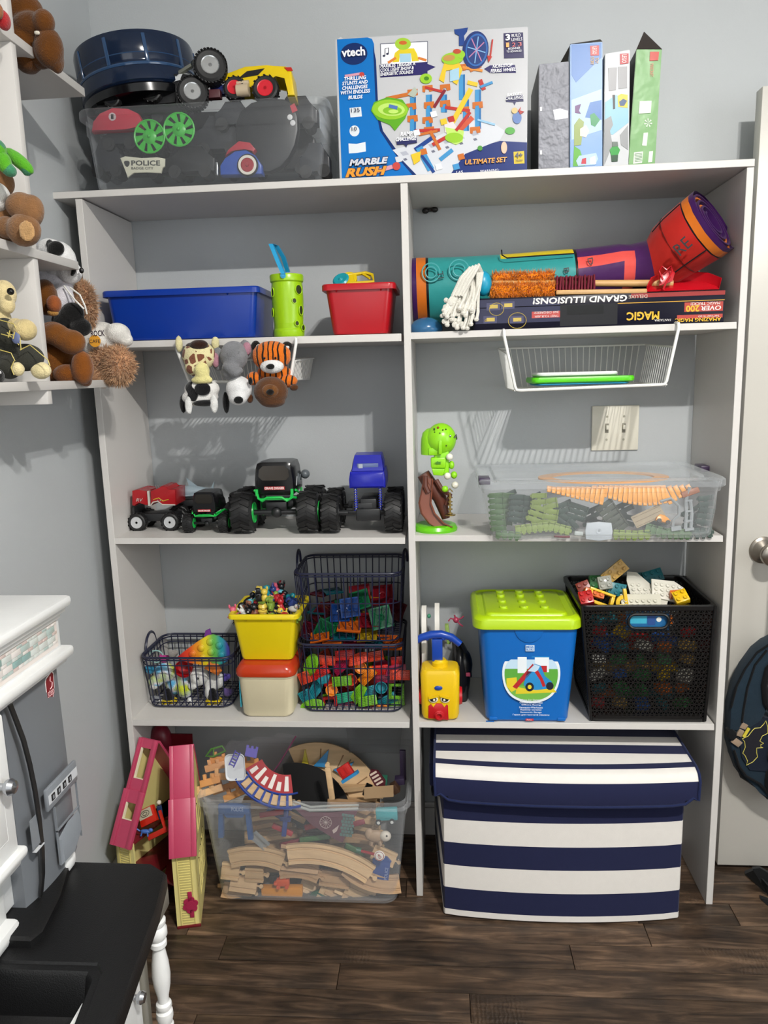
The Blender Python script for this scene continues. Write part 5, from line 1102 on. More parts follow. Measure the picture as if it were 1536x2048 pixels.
b.ell((fx - .004, fz + .087, .001), (.010, .006, .003), m=3)
obj('face', b, [yel, mat('#e6e0c4', .4), mat('#1a1a20', .3), bluH], pp)
for s in (-1, 1): obj('side_wheel', B().cyl((pcx + s * (pw / 2 + .002), .045, zC + .050), (pcx + s * (pw / 2 + .010), .045, zC + .050), .024, .021, n=24), redM, pp)
# ---- things behind the pump
o = thing('toy_scale', 'pink sided white toy with two rounded slabs standing behind the balloon pump', 'toy', W3(865, 1280, .15))
for i, (u, x_) in enumerate(((848, 0), (874, 1))):
    p0, p1 = WY(u, 1212 - 5 * i, .15), WY(u, 1340, .15)
    b = B(); w_ = .006; pts = []; Hh = p0.z - zC
    b.loft([[(p0.x + sx_, .155 - .060 * cos(t) * (1 if True else 1), zC + Hh / 2 + (Hh / 2) * sin(t)) for t in [PI * 2 * k / 20 for k in range(20)]] for sx_ in (-w_, w_)])
    obj('rounded_slab', b, mat('#d9d6d0', .35), o)
b = B(); p0 = WY(842, 1240, .12); p0.x = max(p0.x, .03); b.ell((p0.x + .003, .14, zC + .075), (.009, .055, .075)); obj('pink_side', b, mat('#c97b8a', .4), o)
obj('green_pin', B().ell(WY(858, 1232, .14), (.005, .005, .006)), mat('#3a8a6a', .4), o)
o = thing('toy_helmet', 'black ridged toy gear leaning between the balloon pump and the block tub', 'toy', W3(920, 1330, .16))
b = B(); p = WY(920, 1330, .16)
b.ell(p + V((.0, 0, -.02)), (.028, .06, .085)).ell(p + V((.012, -.02, .01)), (.02, .03, .04)).tube([p + V((-.02, 0, .08)), p + V((.0, -.02, .07)), p + V((.02, -.03, .03)), p + V((.024, -.03, -.02))], .007).tube([p + V((-.016, -.03, .085)), p + V((-.012, -.03, .04)), p + V((-.006, -.05, -.01))], .006).box(p.x - .02, p.x + .02, p.y - .05, p.y, zC, zC + .05, bev=.01)
obj('gear_body', b, mat('#131214', .35), o)
b = B().box(p.x + .014, p.x + .026, p.y - .05, p.y - .042, p.z - .012, p.z - .002, 0, bev=.002); obj('pink_mark', b, mat('#a03a58', .4), o)
q = WY(912, 1240, .17); obj('toy_spider', B().ell(q, .008).tube([q, q + V((-.014, -.004, .006)), q + V((-.02, -.004, -.002))], .002).tube([q, q + V((.014, -.004, .006)), q + V((.02, -.004, .012))], .002).tube([q, q + V((.010, -.004, -.010)), q + V((.018, -.004, -.016))], .002).tube([q, q + V((-.004, -.002, .014))], .002), mat('#a83a55', .4), None, 'small pink spiky toy on top of the black toy gear', 'toy')
q = WY(895, 1250, .16); obj('green_strip', B(T(q.x, q.y, q.z - .02, ry=-.1)).box(-.005, .005, -.01, .01, -.03, .022, bev=.002), mat('#93b05a', .4), None, 'pale green strip standing behind the balloon pump handle', 'toy')
# ================================================================== UPPER MIDDLE SHELF, LEFT: toy trucks
zB = .9505
tyre = mat('#141415', .55, 'rubber'); blackP = mat('#111113', .25); greenF = mat('#17b548', .3); chrome = mat('#c4c6c8', .22, 'metal'); dk = mat('#1d1e20', .45)
def wheel(parent, c, R_, w_, rim_m, ax=(1, 0, 0), tread=16, name='wheel', hub=.52, open_=1):
    M0 = align(V(c) - V(ax).normalized() * w_ / 2, V(c) + V(ax)); M0 = Matrix.Translation(V(c) - V(ax).normalized() * w_ / 2) @ V(ax).to_track_quat('Z', 'Y').to_matrix().to_4x4()
    b = B(M0); b.lathe([(R_ * hub, 0), (R_ * .80, -w_ * .03), (R_ * .93, w_ * .08), (R_ * .965, w_ * .25), (R_ * .965, w_ * .75), (R_ * .93, w_ * .92), (R_ * .80, w_ * 1.03), (R_ * hub, w_), (R_ * hub, w_ * .85), (R_ * hub, w_ * .15), (R_ * hub, 0)], 28, cap=False)
    for k in range(tread):
        a = 2 * PI * k / tread
        for s in (0, 1):
            Mt = Matrix.Rotation(a + s * PI / tread, 4, 'Z') @ Matrix.Translation((R_ * .955, 0, w_ * (.28 + .44 * s))) @ Matrix.Rotation((.45, -.45)[s], 4, 'X')
            b.box(-R_ * .01, R_ * .055, -R_ * .065, R_ * .065, -w_ * .27, w_ * .27, M=Mt)
    o = obj(name, b, tyre, parent)
    b = B(M0)
    for e, s in ((0, -1), (w_, 1)):
        z0 = e; b.lathe([(R_ * hub, z0), (R_ * hub * .98, z0 + s * w_ * .03), (R_ * hub * .88, z0), (R_ * hub * .72, z0 - s * w_ * .22), (R_ * hub * .30, z0 - s * w_ * .24), (R_ * hub * .28, z0 - s * w_ * .05), (R_ * hub * .2, z0), (0, z0)], 20)
        for k in range(6):
            a = k * PI / 3; b.box(R_ * hub * .26, R_ * hub * .9, -R_ * .05, R_ * .05, z0 - s * w_ * .20 - .0006, z0 - s * w_ * .10, M=Matrix.Rotation(a, 4, 'Z'))
    obj('rim', b, rim_m, o); return o
def van(parent, M, L, W_, H_, m, glass, z0=0):   # rounded panel van, nose toward -Y, local z up from z0
    b = B(M); sec = lambda y, w_, h, zb: [(x * w_ / 2, y, zb + z * (h - zb)) for x, z in [(-.90, 0), (-1, .12), (-1, .45), (-.93, .8), (-.84, .96), (-.6, 1), (.6, 1), (.84, .96), (.93, .8), (1, .45), (1, .12), (.90, 0)]]
    b.loft([sec(-L / 2, W_ * .94, z0 + H_ * .9, z0 + H_ * .06), sec(-L / 2 + .004, W_, z0 + H_ * .985, z0), sec(-L * .1, W_, z0 + H_, z0), sec(L * .22, W_, z0 + H_ * .97, z0), sec(L * .30, W_ * .98, z0 + H_ * .60, z0), sec(L / 2 - .004, W_ * .9, z0 + H_ * .52, z0), sec(L / 2, W_ * .84, z0 + H_ * .42, z0 + H_ * .08)])
    o = obj('truck_body', b, m, parent, ang=40)
    b = B(M @ Matrix.Translation((0, -L / 2, z0)) @ Matrix.Rotation(PI / 2, 4, 'X')); b.prism(smooth([(-W_ * .40, H_ * .46), (0, H_ * .45), (W_ * .40, H_ * .46), (W_ * .36, H_ * .88), (0, H_ * .89), (-W_ * .36, H_ * .88)], 1), -.001, .0012); obj('rear_window', b, glass, o)
    return o
def monster(name, label, wl, wr, R_, ww_, body, zb, L, rimm, framem, text, yaw=0):
    """wl / wr: near wheel centres (x, y)"""
    c = ((wl[0] + wr[0]) / 2, (wl[1] + wr[1]) / 2 + L * .42, zB); o = thing(name, label, 'toy truck', c)
    d = V((wr[0] - wl[0], wr[1] - wl[1], 0)).normalized(); n = V((-d.y, d.x, 0))
    for p in (wl, wr):
        wheel(o, (p[0], p[1], zB + R_), R_, ww_, rimm, d)
        q = V((p[0], p[1], 0)) + n * L * .78; wheel(o, (q.x, q.y, zB + R_), R_, ww_, rimm, d)
    M0 = Matrix(((d.x, n.x, 0, c[0]), (d.y, n.y, 0, c[1]), (0, 0, 1, zB), (0, 0, 0, 1)))
    tr = (V((wr[0], wr[1], 0)) - V((wl[0], wl[1], 0))).length
    b = B(M0)
    for y in (-L * .42, L * .36): b.cyl((-tr / 2, y, R_), (tr / 2, y, R_), R_ * .13, n=10).ell((0, y, R_), R_ * .28)
    b.box(-tr * .16, tr * .16, -L * .45, L * .45, R_ * .95, R_ * 1.5, bev=.002).box(-tr * .24, tr * .24, -L * .3, L * .3, R_ * 1.2, R_ * 1.55, bev=.002)
    obj('chassis', b, dk, o)
    return o, M0, tr
# fire truck, side on
o = thing('toy_fire_truck', 'red toy fire truck on big silver rimmed wheels at the far left of the shelf', 'toy truck', W3(310, 1060, .10))
cA, cB_ = WY(276, 1044, .092), WY(342, 1043, .092)
cA.x = max(cA.x, -.690)
r1 = cA.z - zB
for c_ in (cA, cB_):
    for dy in (.0, .062): wheel(o, (c_.x, .093 + dy, zB + r1), r1, .022, mat('#b9bbbd', .3), (0, 1, 0), hub=.62)
x0, x1 = cA.x - .012, cB_.x + .022; yb_ = .085
b = B().box(x0 + .01, x1 - .01, .10, .15, zB + r1 * 1.0, zB + r1 * 1.8, 0, bev=.002)
b.box(x0, x0 + .006, .09, .158, zB + r1 * 1.6, zB + r1 * 2.6, 0); obj('chassis', b, dk, o)
zf0 = WY(310, 1010, .085).z; zf1 = WY(310, 982, .085).z
b = B(); b.prism([(x0 + .003, zf0), (x0 + .010, zf0 - .002), (x0 + .013, zf0 + .004), (x0 + .022, zf0 + .008), (x0 + .032, zf0 + .004), (x0 + .036, zf0), (x0 + .045, zf0), (x0 + .045, zf1), (x0 + .024, zf1 + .002), (x0 + .02, zf1 + .004), (x0 + .006, zf1 + .001)], -.158, -.086, M=Matrix(((1, 0, 0, 0), (0, 0, -1, 0), (0, 1, 0, 0), (0, 0, 0, 1))), bev=.0015)
b.prism([(x0 + .052, zf0 - .002), (x0 + .060, zf0 + .007), (x0 + .072, zf0 + .009), (x0 + .082, zf0), (x1 - .004, zf0 - .001), (x1 - .002, zf1 + .004), (x1 - .02, zf1 + .002), (x1 - .024, zf1 + .010), (x1 - .038, zf1 + .012), (x0 + .072, zf1 + .004), (x0 + .054, zf1)], -.160, -.084, M=Matrix(((1, 0, 0, 0), (0, 0, -1, 0), (0, 1, 0, 0), (0, 0, 0, 1))), bev=.0015)
obj('truck_body', b, mat('#9b1119', .25), o)
b = B(FRONT(.084)); b.text('RV', x0 + .016, x0 + .034, zf0 + .010, zf0 + .018, 0, shear=.3, M=T(0, 0, .002))
b.tube([(x0 + .06, zf0 + .014, .001), (x0 + .075, zf0 + .018, .001), (x0 + .085, zf0 + .010, .001), (x0 + .1, zf0 + .014, .001)], .0012, m=1, n=4).box(x0 + .046, x0 + .051, zf0 - .002, zf1, -.01, .001, 0)
b.tube([(x0 + .052, zf0 - .001, .0015), (x0 + .060, zf0 + .008, .0015), (x0 + .072, zf0 + .010, .0015), (x0 + .083, zf0 + .001, .0015), (x1 - .004, zf0, .0015)], .0016, m=0, n=5)
obj('trim_print', b, [mat('#b9b6ae', .3), mat('#c8a028', .4)], o)
b = B()
for k in range(3): b.tube([(x0 + .063 + .006 * k, .10, zf1 + .012), (x0 + .07 + .006 * k, .09, zf1 + .002), (x0 + .072 + .006 * k, .085, zf0 + .01)], .0018)
obj('exhaust', b, chrome, o)
# shark car behind
o = thing('toy_shark_car', 'pale blue shark shaped toy car behind the fire truck', 'toy car', W3(385, 985, .2))
ps, pe = WY(338, 992, .19), WY(430, 985, .19)
L_s = pe.x - ps.x; Ms = T((ps.x + pe.x) / 2, .19, ps.z + .004)
b = B(Ms); sec = lambda x, ry, rz, zc: [(x, ry * cos(t), zc + rz * sin(t)) for t in [2 * PI * k / 14 for k in range(14)]]
b.loft([sec(-L_s * .5, .002, .002, 0), sec(-L_s * .4, .014, .010, .002), sec(-L_s * .2, .022, .016, .006), sec(0, .023, .017, .008), sec(L_s * .2, .016, .012, .008), sec(L_s * .38, .007, .006, .010), sec(L_s * .45, .003, .004, .012)])
b.prism([(-.004, .018), (-.012, .044), (.018, .020)], -.002, .002, M=Matrix(((1, 0, 0, 0), (0, 0, -1, 0), (0, 1, 0, 0), (0, 0, 0, 1)))).prism([(L_s * .40, .012), (L_s * .50, .034), (L_s * .47, .010), (L_s * .49, -.008)], -.002, .002, M=Matrix(((1, 0, 0, 0), (0, 0, -1, 0), (0, 1, 0, 0), (0, 0, 0, 1)))).prism([(-.01, -.03), (.012, -.02), (.01, .0), (-.008, 0)], -.001, .002)
obj('shark_body', b, mat('#8f9fa8', .35), o)
for x in (-.03, .026): wheel(o, (Ms.translation.x + x, .17, zB + .028), .028, .02, dk, (0, 1, 0), tread=12); wheel(o, (Ms.translation.x + x, .225, zB + .028), .028, .02, dk, (0, 1, 0), tread=12)
obj('chassis', B(Ms).box(-.036, .034, -.016, .030, -.030, -.012, bev=.002), dk, o)
# small black and green truck
a, c_ = WY(380, 1050, .062), WY(447, 1052, .062); R1 = .5 * (WY(380, 1029, .05).z - zB)
o, M0, tr = monster('toy_truck', 'small black toy monster truck with green frame and rims', (a.x - .003, .068), (c_.x + .002, .068), R1, .024, None, 0, .10, greenF, greenF, '')
zb1 = WY(420, 1026, .04).z - zB; zt1 = WY(420, 983, .05).z - zB
bo = van(o, M0 @ T(.004, -.018, 0), .10, .058, zt1 - zb1, blackP, mat('#24211d', .15), zb1)
b = B(M0 @ T(.004, -.070, zb1)); b.tube([(-.026, 0, -.002), (-.024, 0, -.008), (-.014, -.002, -.005), (.014, -.002, -.005), (.024, 0, -.008), (.026, 0, -.002)], .0022).tube([(-.024, 0, -.008), (.024, 0, -.008)], .0018).tube([(.030, .0, 0), (.042, .03, .004), (.040, .06, -.004)], .002).tube([(.026, 0, -.008), (.042, .03, .004)], .002).tube([(-.03, 0, 0), (-.040, .03, 0)], .002)
obj('tube_frame', b, greenF, o)
b = B(M0 @ T(.004, -.0695, zb1) @ Matrix.Rotation(PI / 2, 4, 'X')); b.prism([(-.016, .003), (.016, .003), (.016, .009), (-.016, .009)], -.001, .0012, 1).text('GRAVE DIGGER', -.015, .015, .004, .008, 0, bold=.02, M=T(0, 0, .0013)); obj('name_plate', b, [mat('#efe5e2', .4), mat('#a51c22', .4)], o)
# dark toy behind
o = thing('toy_motorbike', 'black toy motorbike behind the small and large black trucks', 'toy', W3(478, 985, .2))
p = WY(480, 990, .20); b = B(); b.ell(p, (.03, .012, .012)).tube([p + V((-.03, 0, -.01)), p + V((.0, 0, .012)), p + V((.022, 0, .018)), p + V((.030, 0, .0))], .005).ell(p + V((.020, -.005, .016)), .007).box(p.x - .03, p.x + .03, .19, .215, zB + .03, p.z - .005, bev=.004); obj('bike_body', b, mat('#151517', .35), o)
for x in (-.026, .030): wheel(o, (p.x + x, .20, zB + .028), .028, .012, dk, (0, 1, 0), tread=12)
# large black truck
a, c_ = WY(487, 1030, .055), WY(617, 1030, .055); R2 = .5 * (WY(487, 988, .035).z - zB)
o, M0, tr = monster('toy_truck', 'large black toy monster van with green frame in the middle of the shelf', (a.x + .000, .064), (c_.x, .066), R2, .050, None, 0, .125, greenF, greenF, '')
zb1 = WY(560, 990, .04).z - zB; zt1 = WY(560, 922, .05).z - zB
van(o, M0 @ T(.004, -.012, 0), .145, .096, zt1 - zb1, blackP, mat('#2a251f', .12), zb1)
b = B(M0 @ T(.004, -.088, zb1)); b.tube([(-.042, 0, .004), (-.040, 0, -.006), (-.030, -.003, -.012), (-.018, -.004, -.004), (.018, -.004, -.004), (.030, -.003, -.012), (.040, 0, -.006), (.042, 0, .004)], .0034).tube([(-.034, -.002, -.008), (.034, -.002, -.008)], .0024).tube([(.05, .01, .012), (.056, .05, -.004), (.05, .09, .004)], .0032).tube([(.044, 0, -.004), (.056, .04, -.014)], .0032).tube([(-.05, .01, .012), (-.054, .05, -.004)], .0032).box(-.046, -.040, -.002, .004, .0, .016).box(.040, .046, -.002, .004, 0, .016)
obj('tube_frame', b, greenF, o)
b = B(M0 @ T(.004, -.0845, zb1) @ Matrix.Rotation(PI / 2, 4, 'X')); b.prism([(-.025, .014), (.025, .014), (.025, .022), (-.025, .022)], -.001, .0012, 1).text('GRAVE DIGGER', -.024, .024, .0150, .0210, 0, bold=.02, M=T(0, 0, .0013)); obj('name_plate', b, [mat('#efe5e2', .4), mat('#a51c22', .4)], o)
b = B(M0 @ T(.0525, -.02, zb1)); b.tube([(0, -.04, .02), (.0008, -.03, .04), (0, -.02, .02), (.0008, -.01, .045), (0, 0, .02), (.0008, .015, .04), (0, .03, .025)], .0018)
b.ell((.006, .06, .035), (.012, .014, .012)); obj('side_print', b, mat('#5c6266', .3), o)
# blue truck
a, c_ = WY(662, 1030, .06), WY(789, 1032, .06)
o, M0, tr = monster('toy_truck', 'blue toy crawler pickup with long spring shocks beside the white divider', (a.x, .064), (c_.x - .002, .066), R2 * .93, .042, None, 0, .125, blackP, greenF, '')
for y in (-.05,): pass
zb1 = WY(735, 975, .06).z - zB; zt1 = WY(735, 907, .10).z - zB; cxb = WY(734, 950, .06).x - M0.translation.x; BS = Matrix.Diagonal((1.14, 1, 1, 1))
blT = mat('#10189a', .25, amt=.02)
b = B(M0 @ T(cxb, 0, 0) @ BS); hb = zt1 - zb1
def sq_(y, w_, z0_, z1_, tp=.8): return [(-w_ / 2, y, z0_), (-w_ / 2 * 1.02, y, (z0_ + z1_) / 2), (-w_ / 2 * tp, y, z1_), (w_ / 2 * tp, y, z1_), (w_ / 2 * 1.02, y, (z0_ + z1_) / 2), (w_ / 2, y, z0_)]
b.loft([sq_(-.068, .066, zb1 + .004, zb1 + hb * .42, .95), sq_(-.064, .076, zb1, zb1 + hb * .50, .95), sq_(-.02, .078, zb1, zb1 + hb * .52, .95), sq_(.07, .074, zb1, zb1 + hb * .48, .95)])
b.loft([sq_(-.048, .068, zb1 + hb * .48, zb1 + hb * .50, .98), sq_(-.030, .066, zb1 + hb * .48, zb1 + hb * .97, .86), sq_(.02, .066, zb1 + hb * .48, zb1 + hb, .86), sq_(.045, .064, zb1 + hb * .46, zb1 + hb * .6, .9)])
obj('truck_body', b, blT, o)
b = B(M0 @ T(cxb, -.0405, zb1 + hb * .56)); b.box(-.026, .026, -.0035, .002, 0, .013, 0, bev=.001).box(-.022, -.012, -.006, -.002, .002, .012, 1); obj('rear_window', b, [mat('#5b6a98', .2), mat('#a9b0b8', .3)], o)
for s in (-1, 1):
    b = B(M0 @ T(cxb + s * .030, -.058, 0)); zt_ = zb1; zb_ = R2 * 1.0; n_ = 70
    b.tube([(.0038 * cos(i * .9), .0038 * sin(i * .9), zb_ + (zt_ - zb_) * i / n_) for i in range(n_ + 1)], .0011, n=5).cyl((0, 0, zb_ - .006), (0, 0, zt_), .0022, m=1)
    obj('spring_shock', b, [mat('#2530b8', .25), chrome], o)
b = B(M0 @ T(cxb, -.055, 0)); b.box(-.030, .030, -.012, .012, R2 * .55, R2 * 1.15, bev=.004).box(-.05, .05, -.006, .006, R2 * .9, R2 * 1.05, bev=.002).box(-.02, .02, 0, .1, R2 * .9, R2 * 1.6, bev=.003); obj('gearbox', b, dk, o)
# ================================================================== UPPER MIDDLE SHELF, RIGHT
zBr = .9495
bb_ = thing('bobble_toy', 'lime green domed tree toy with a brown ramp on a round green base', 'toy', W3(873, 1060, .065))
cb = WZ(873, 1048, zBr); cbx, cby = cb.x - .002, .070
lg = mat('#8bd11c', .3, amt=.02); lg2 = mat('#5fb80e', .3); brn = mat('#5a2f22', .4)
b = B(T(cbx, cby, zBr)).lathe([(.050, 0), (.053, .002), (.054, .008), (.050, .016), (.046, .018), (0, .0165)], 36); obj('round_base', b, lg2, bb_)
def bp(u, v): return WY(u, v, .052)
pts = [(856, 958), (853, 985), (850, 1005), (856, 1025), (873, 1045), (888, 1052)]
b = B()
rg = []
for i, (u, v) in enumerate(pts):
    p = bp(u, v); w_ = .012 + .004 * i / 2; p.y -= .003 * i
    rg.append([(p.x - w_, p.y, p.z), (p.x - w_ * .8, p.y - .004, p.z), (p.x - w_ * .75, p.y + .004, p.z), (p.x + w_ * .75, p.y + .004, p.z), (p.x + w_ * .8, p.y - .004, p.z), (p.x + w_, p.y, p.z), (p.x + w_ * .9, p.y + .010, p.z), (p.x - w_ * .9, p.y + .010, p.z)])
b.loft(rg); obj('ramp', b, mat('#7d4634', .4), bb_)
b = B(); p = bp(868, 962); b.tube([bp(846, 950) + V((0, .02, 0)), bp(862, 975) + V((0, .02, 0)), bp(880, 1000) + V((0, .025, 0)), bp(892, 1040) + V((0, .02, 0))], [.016, .018, .017, .010], n=12).tube([bp(850, 952), bp(850, 972), bp(856, 985)], .007, n=8)
b.tube([bp(872, 960), bp(884, 980), bp(900, 990), bp(893, 1010)], .006, n=8); obj('trunk', b, brn, bb_)
hd = bp(882, 880) + V((0, .018, 0))
rH = .036
b = B(Matrix.Translation(hd) @ Matrix.Diagonal((1, .95, 1.08, 1))); b.lathe([(rH * sin(t), rH * -cos(t)) for t in [PI * (.40 + .60 * i / 14) for i in range(15)]][::-1][::-1] + [], 32) if False else b.ell((0, 0, 0), (rH, rH, rH), n=32)
b.box(-.006, .002, -.037, -.01, -.030, .0, bev=.002)
b2 = B(Matrix.Translation(hd)); 
obj('dome_head', b, lg, bb_)
# hood at the back left of the dome
b = B(Matrix.Translation(hd + V((-.018, .010, -.012)))); b.lathe([(.0005, .040), (.016, .037), (.026, .028), (.030, .012), (.031, -.004), (.031, -.024), (.029, -.024), (.028, .0), (.02, .028), (0, .034)], 28); b.box(-.012, .016, -.034, -.026, -.024, -.006, bev=.003)
obj('hood', b, lg, bb_)
b = B(); 
for (du, dv, r_, m_) in ((-18, -25, .0022, 0), (-8, -30, .003, 1), (4, -20, .002, 0), (-14, -16, .0015, 0), (12, -24, .0018, 0), (20, -8, .003, 2), (-2, -12, .0015, 0), (-20, -30, .002, 0), (10, 10, .0016, 0)):
    p = WY(882 + du, 880 + dv, .04); d = (p - hd).normalized(); q = hd + V((d.x, d.y, d.z * 1.08)) * rH; b.ell(q, (r_, r_, r_), m=m_, n=10)
b.tube([hd + V((.030, -.018, .004)), hd + V((.036, -.010, .010)), hd + V((.037, -.004, 0))], .0022, m=2)
obj('spots', b, [mat('#1f2a12', .4), mat('#8f2b1c', .4), mat('#b9bec4', .2, 'metal')], bb_)
b = B(); p = bp(880, 926); b.box(p.x - .022, p.x + .014, p.y - .008, p.y + .010, p.z - .012, p.z + .014, bev=.004).prism([(p.x - .020, p.z - .012), (p.x + .012, p.z - .014), (p.x + .006, p.z - .030), (p.x - .016, p.z - .028)], -.010, .008, M=FRONT(p.y), bev=.002)
b.box(p.x - .014, p.x + .022, p.y - .002, p.y + .018, p.z - .03, p.z + .03, bev=.006)
obj('green_arm', b, lg, bb_)
b = B(frame((p.x - .004, p.y - .0105, p.z + .002), (1, 0, 0), (0, -1, 0))); b.prism([(.009 * (1 if k % 2 else .5) * cos(k * PI / 5), .004 * (1 if k % 2 else .5) * sin(k * PI / 5)) for k in range(10)], 0, .002); obj('star_print', b, mat('#3f7a1a', .4), bb_)
b = B()
for u, v in ((899, 914), (895, 952), (910, 970)): b.ell(WY(u, v, .046), .0085)
obj('white_ball', b, mat('#e2dfcf', .35), bb_)
b = B().ell(WY(903, 930, .055), (.007, .008, .010)).ell(WY(908, 950, .055), (.008, .008, .009)).ell(WY(890, 978, .045), (.008, .007, .008)); obj('green_knob', b, lg, bb_)
p = WY(900, 1000, .040); b = B(); b.cyl(p + V((0, 0, -.035)), p + V((0, 0, .018)), .0022, m=0)
for z in (-.032, -.022, -.012, -.004, .006): b.lathe([(0, -.002), (.006, -.0012), (.006, .0012), (0, .002)], 14, M=Matrix.Translation(p + V((0, 0, z))))
b.lathe([(0, 0), (.013, .001), (.013, .003), (0, .004)], 20, M=Matrix.Translation(p + V((0, 0, -.038)))).tube([p + V((-.006, 0, .02)), p + V((0, 0, .027)), p + V((.006, 0, .02))], .0016)
obj('brass_chain', b, mat('#b39a5c', .3, 'metal'), bb_)
# ---- lidded clear bin of flexible toy road
lb = thing('storage_bin', 'long clear lidded bin of green and orange toy road below the light switch', 'bin', (.445, .1, zBr))
fL, fR_ = WZ(987, 1078, zBr), WZ(1428, 1079, zBr); yF = -.044
wB = WY(1428, 1079, yF).x - WY(985, 1078, yF).x; cB = (WY(1428, 1079, yF).x + WY(985, 1078, yF).x) / 2
zl0 = WY(1200, 968, -.062).z; hb_ = zl0 - zBr
tL, tR = WY(966, 975, -.06), WY(1452, 975, -.06); cyB = .104
ML_ = T(cB, cyB, zBr + .0005)
sh_ = (tL.x + tR.x) / 2 - cB
b = B(ML_); R = []
for w_, d_, r_, z, cx in ((wB - .014, .284, .020, 0, 0), (wB, .294, .026, .006, 0), ((wB + tR.x - tL.x) / 2, .302, .028, hb_ * .5, sh_ * .5), (tR.x - tL.x - .010, .308, .03, hb_ - .024, sh_), (tR.x - tL.x, .316, .03, hb_ - .022, sh_), (tR.x - tL.x + .004, .320, .03, hb_, sh_), (tR.x - tL.x - .002, .314, .03, hb_, sh_), (tR.x - tL.x - .010, .300, .028, hb_ - .026, sh_), (wB - .006, .288, .024, .010, 0), (wB - .02, .27, .02, .005, 0)): R.append(rr(w_, d_, r_, z, 5, cx))
b.loft(R); obj('bin_shell', b, clear, lb)
b = B(ML_ @ T(sh_, 0, hb_)); LW = tR.x - tL.x
b.loft([rr(LW + .012, .330, .032, -.012, 5), rr(LW + .016, .334, .034, -.010, 5), rr(LW + .016, .334, .034, .004, 5), rr(LW + .006, .324, .03, .008, 5), rr(LW - .03, .290, .026, .008, 5), rr(LW - .05, .268, .02, .0, 5), rr(LW - .058, .26, .018, .0, 5), rr(LW - .064, .254, .018, .010, 5), rr(LW - .09, .228, .014, .011, 5)], c0=False)
lidc = obj('lid', b, clear2, lb)
for u, v, w2 in ((968, 936, .026), (1410, 922, .034)):
    p = WY(u, v, .0 if u < 1000 else .16)
    obj('latch', B(T(p.x, p.y, zBr + hb_ + .006)).box(-w2 / 2, w2 / 2, -.026, .026, -.010, .005, bev=.002), mat('#3a2a46', .3), lb, label='dark purple latch')
def roadstrip(label, pts_, col, wd=.034, n=None, y=.0, sc=1):
    o = thing('toy_road', label, 'toy road', WY(pts_[0][0], pts_[0][1], y), 'flexible toy road in the lidded bin')
    P3 = [WY(u, v, y) for u, v in pts_]; L = sum((P3[i + 1] - P3[i]).length for i in range(len(P3) - 1)); n = n or int(L / .0125)
    me = None
    for k in range(n):
        d = L * (k + .5) / n; i = 0
        while i < len(P3) - 2 and d > (P3[i + 1] - P3[i]).length: d -= (P3[i + 1] - P3[i]).length; i += 1
        t = (P3[i + 1] - P3[i]).normalized(); p = P3[i] + t * d
        if me is None:
            bq = B(); h = .0058
            bq.box(-h, h, -wd / 2, wd / 2, 0, .0026, bev=.0004).box(-h, h, -wd / 2, -wd / 2 + .003, .0026, .005).box(-h, h, wd / 2 - .003, wd / 2, .0026, .005).box(h, h + .004, -.004, .004, .0, .0022).box(-h * .5, h * .5, -wd / 2 - .003, -wd / 2, 0, .003)
            so = obj('road_segment', bq, col, o); me = so.data
        else: so = bpy.data.objects.new('road_segment', me); COL.objects.link(so); so.parent = o
        so.matrix_parent_inverse = Matrix.Translation(-o.location); so.matrix_basis = frame(p, t, (.1 * sin(k), -1, .25))
    return o
gD, gM, gL = mat('#283d34', .45), mat('#45633a', .45), mat('#75883a', .45)
roadstrip('mid green toy road strip hanging at the left end of the lidded bin', [(992, 985), (994, 1020), (998, 1062)], gM, y=-.008)
roadstrip('second mid green road strip from the left in the lidded bin', [(1014, 985), (1012, 1020), (1010, 1050)], gM, y=.010)
roadstrip('dark green toy road strip left of centre in the lidded bin', [(1036, 988), (1034, 1015), (1030, 1045)], gD, y=-.006)
roadstrip('dark green road strip just left of the bright green one', [(1054, 990), (1052, 1015), (1048, 1045)], gD, y=.006)
roadstrip('bright green toy road strip slanting under the left end of the orange road', [(1078, 985), (1078, 1012), (1066, 1045)], gL, y=-.006)
roadstrip('bright green toy road strip beside the slanted one, nearer the middle', [(1098, 996), (1102, 1020), (1098, 1050)], gL, y=-.002)
roadstrip('dark road strip lying behind the middle of the lidded bin', [(1122, 1005), (1128, 1030), (1110, 1055)], gD, y=.004)
roadstrip('wide dark road piece in the centre of the lidded bin', [(1160, 1008), (1150, 1035), (1120, 1060)], gD, wd=.045, y=.012)
roadstrip('dark road piece diving right below the orange road', [(1205, 1005), (1235, 1050), (1245, 1062)], mat('#3b4335', .5), wd=.042, y=.010)
roadstrip('yellow green curved road strip on the bottom left of the lidded bin', [(1030, 1060), (1060, 1056), (1100, 1052), (1140, 1062)], gL, wd=.02, y=-.014)
roadstrip('green road strip along the bottom left corner of the lidded bin', [(990, 1068), (1020, 1070), (1040, 1072)], gM, wd=.018, y=-.018)
roadstrip('lime road strip along the bottom right of centre', [(1225, 1068), (1270, 1070), (1300, 1068)], gL, wd=.02, y=-.014)
roadstrip('green road strip along the bottom right of the lidded bin', [(1290, 1055), (1330, 1066), (1380, 1068)], gM, wd=.022, y=-.010)
roadstrip('dark road strip in the bottom right corner of the lidded bin', [(1350, 1062), (1390, 1066), (1425, 1064)], gD, wd=.022, y=.0)
roadstrip('dark road strip standing at the right end of the lidded bin', [(1410, 990), (1412, 1020), (1405, 1050)], gD, y=.02)
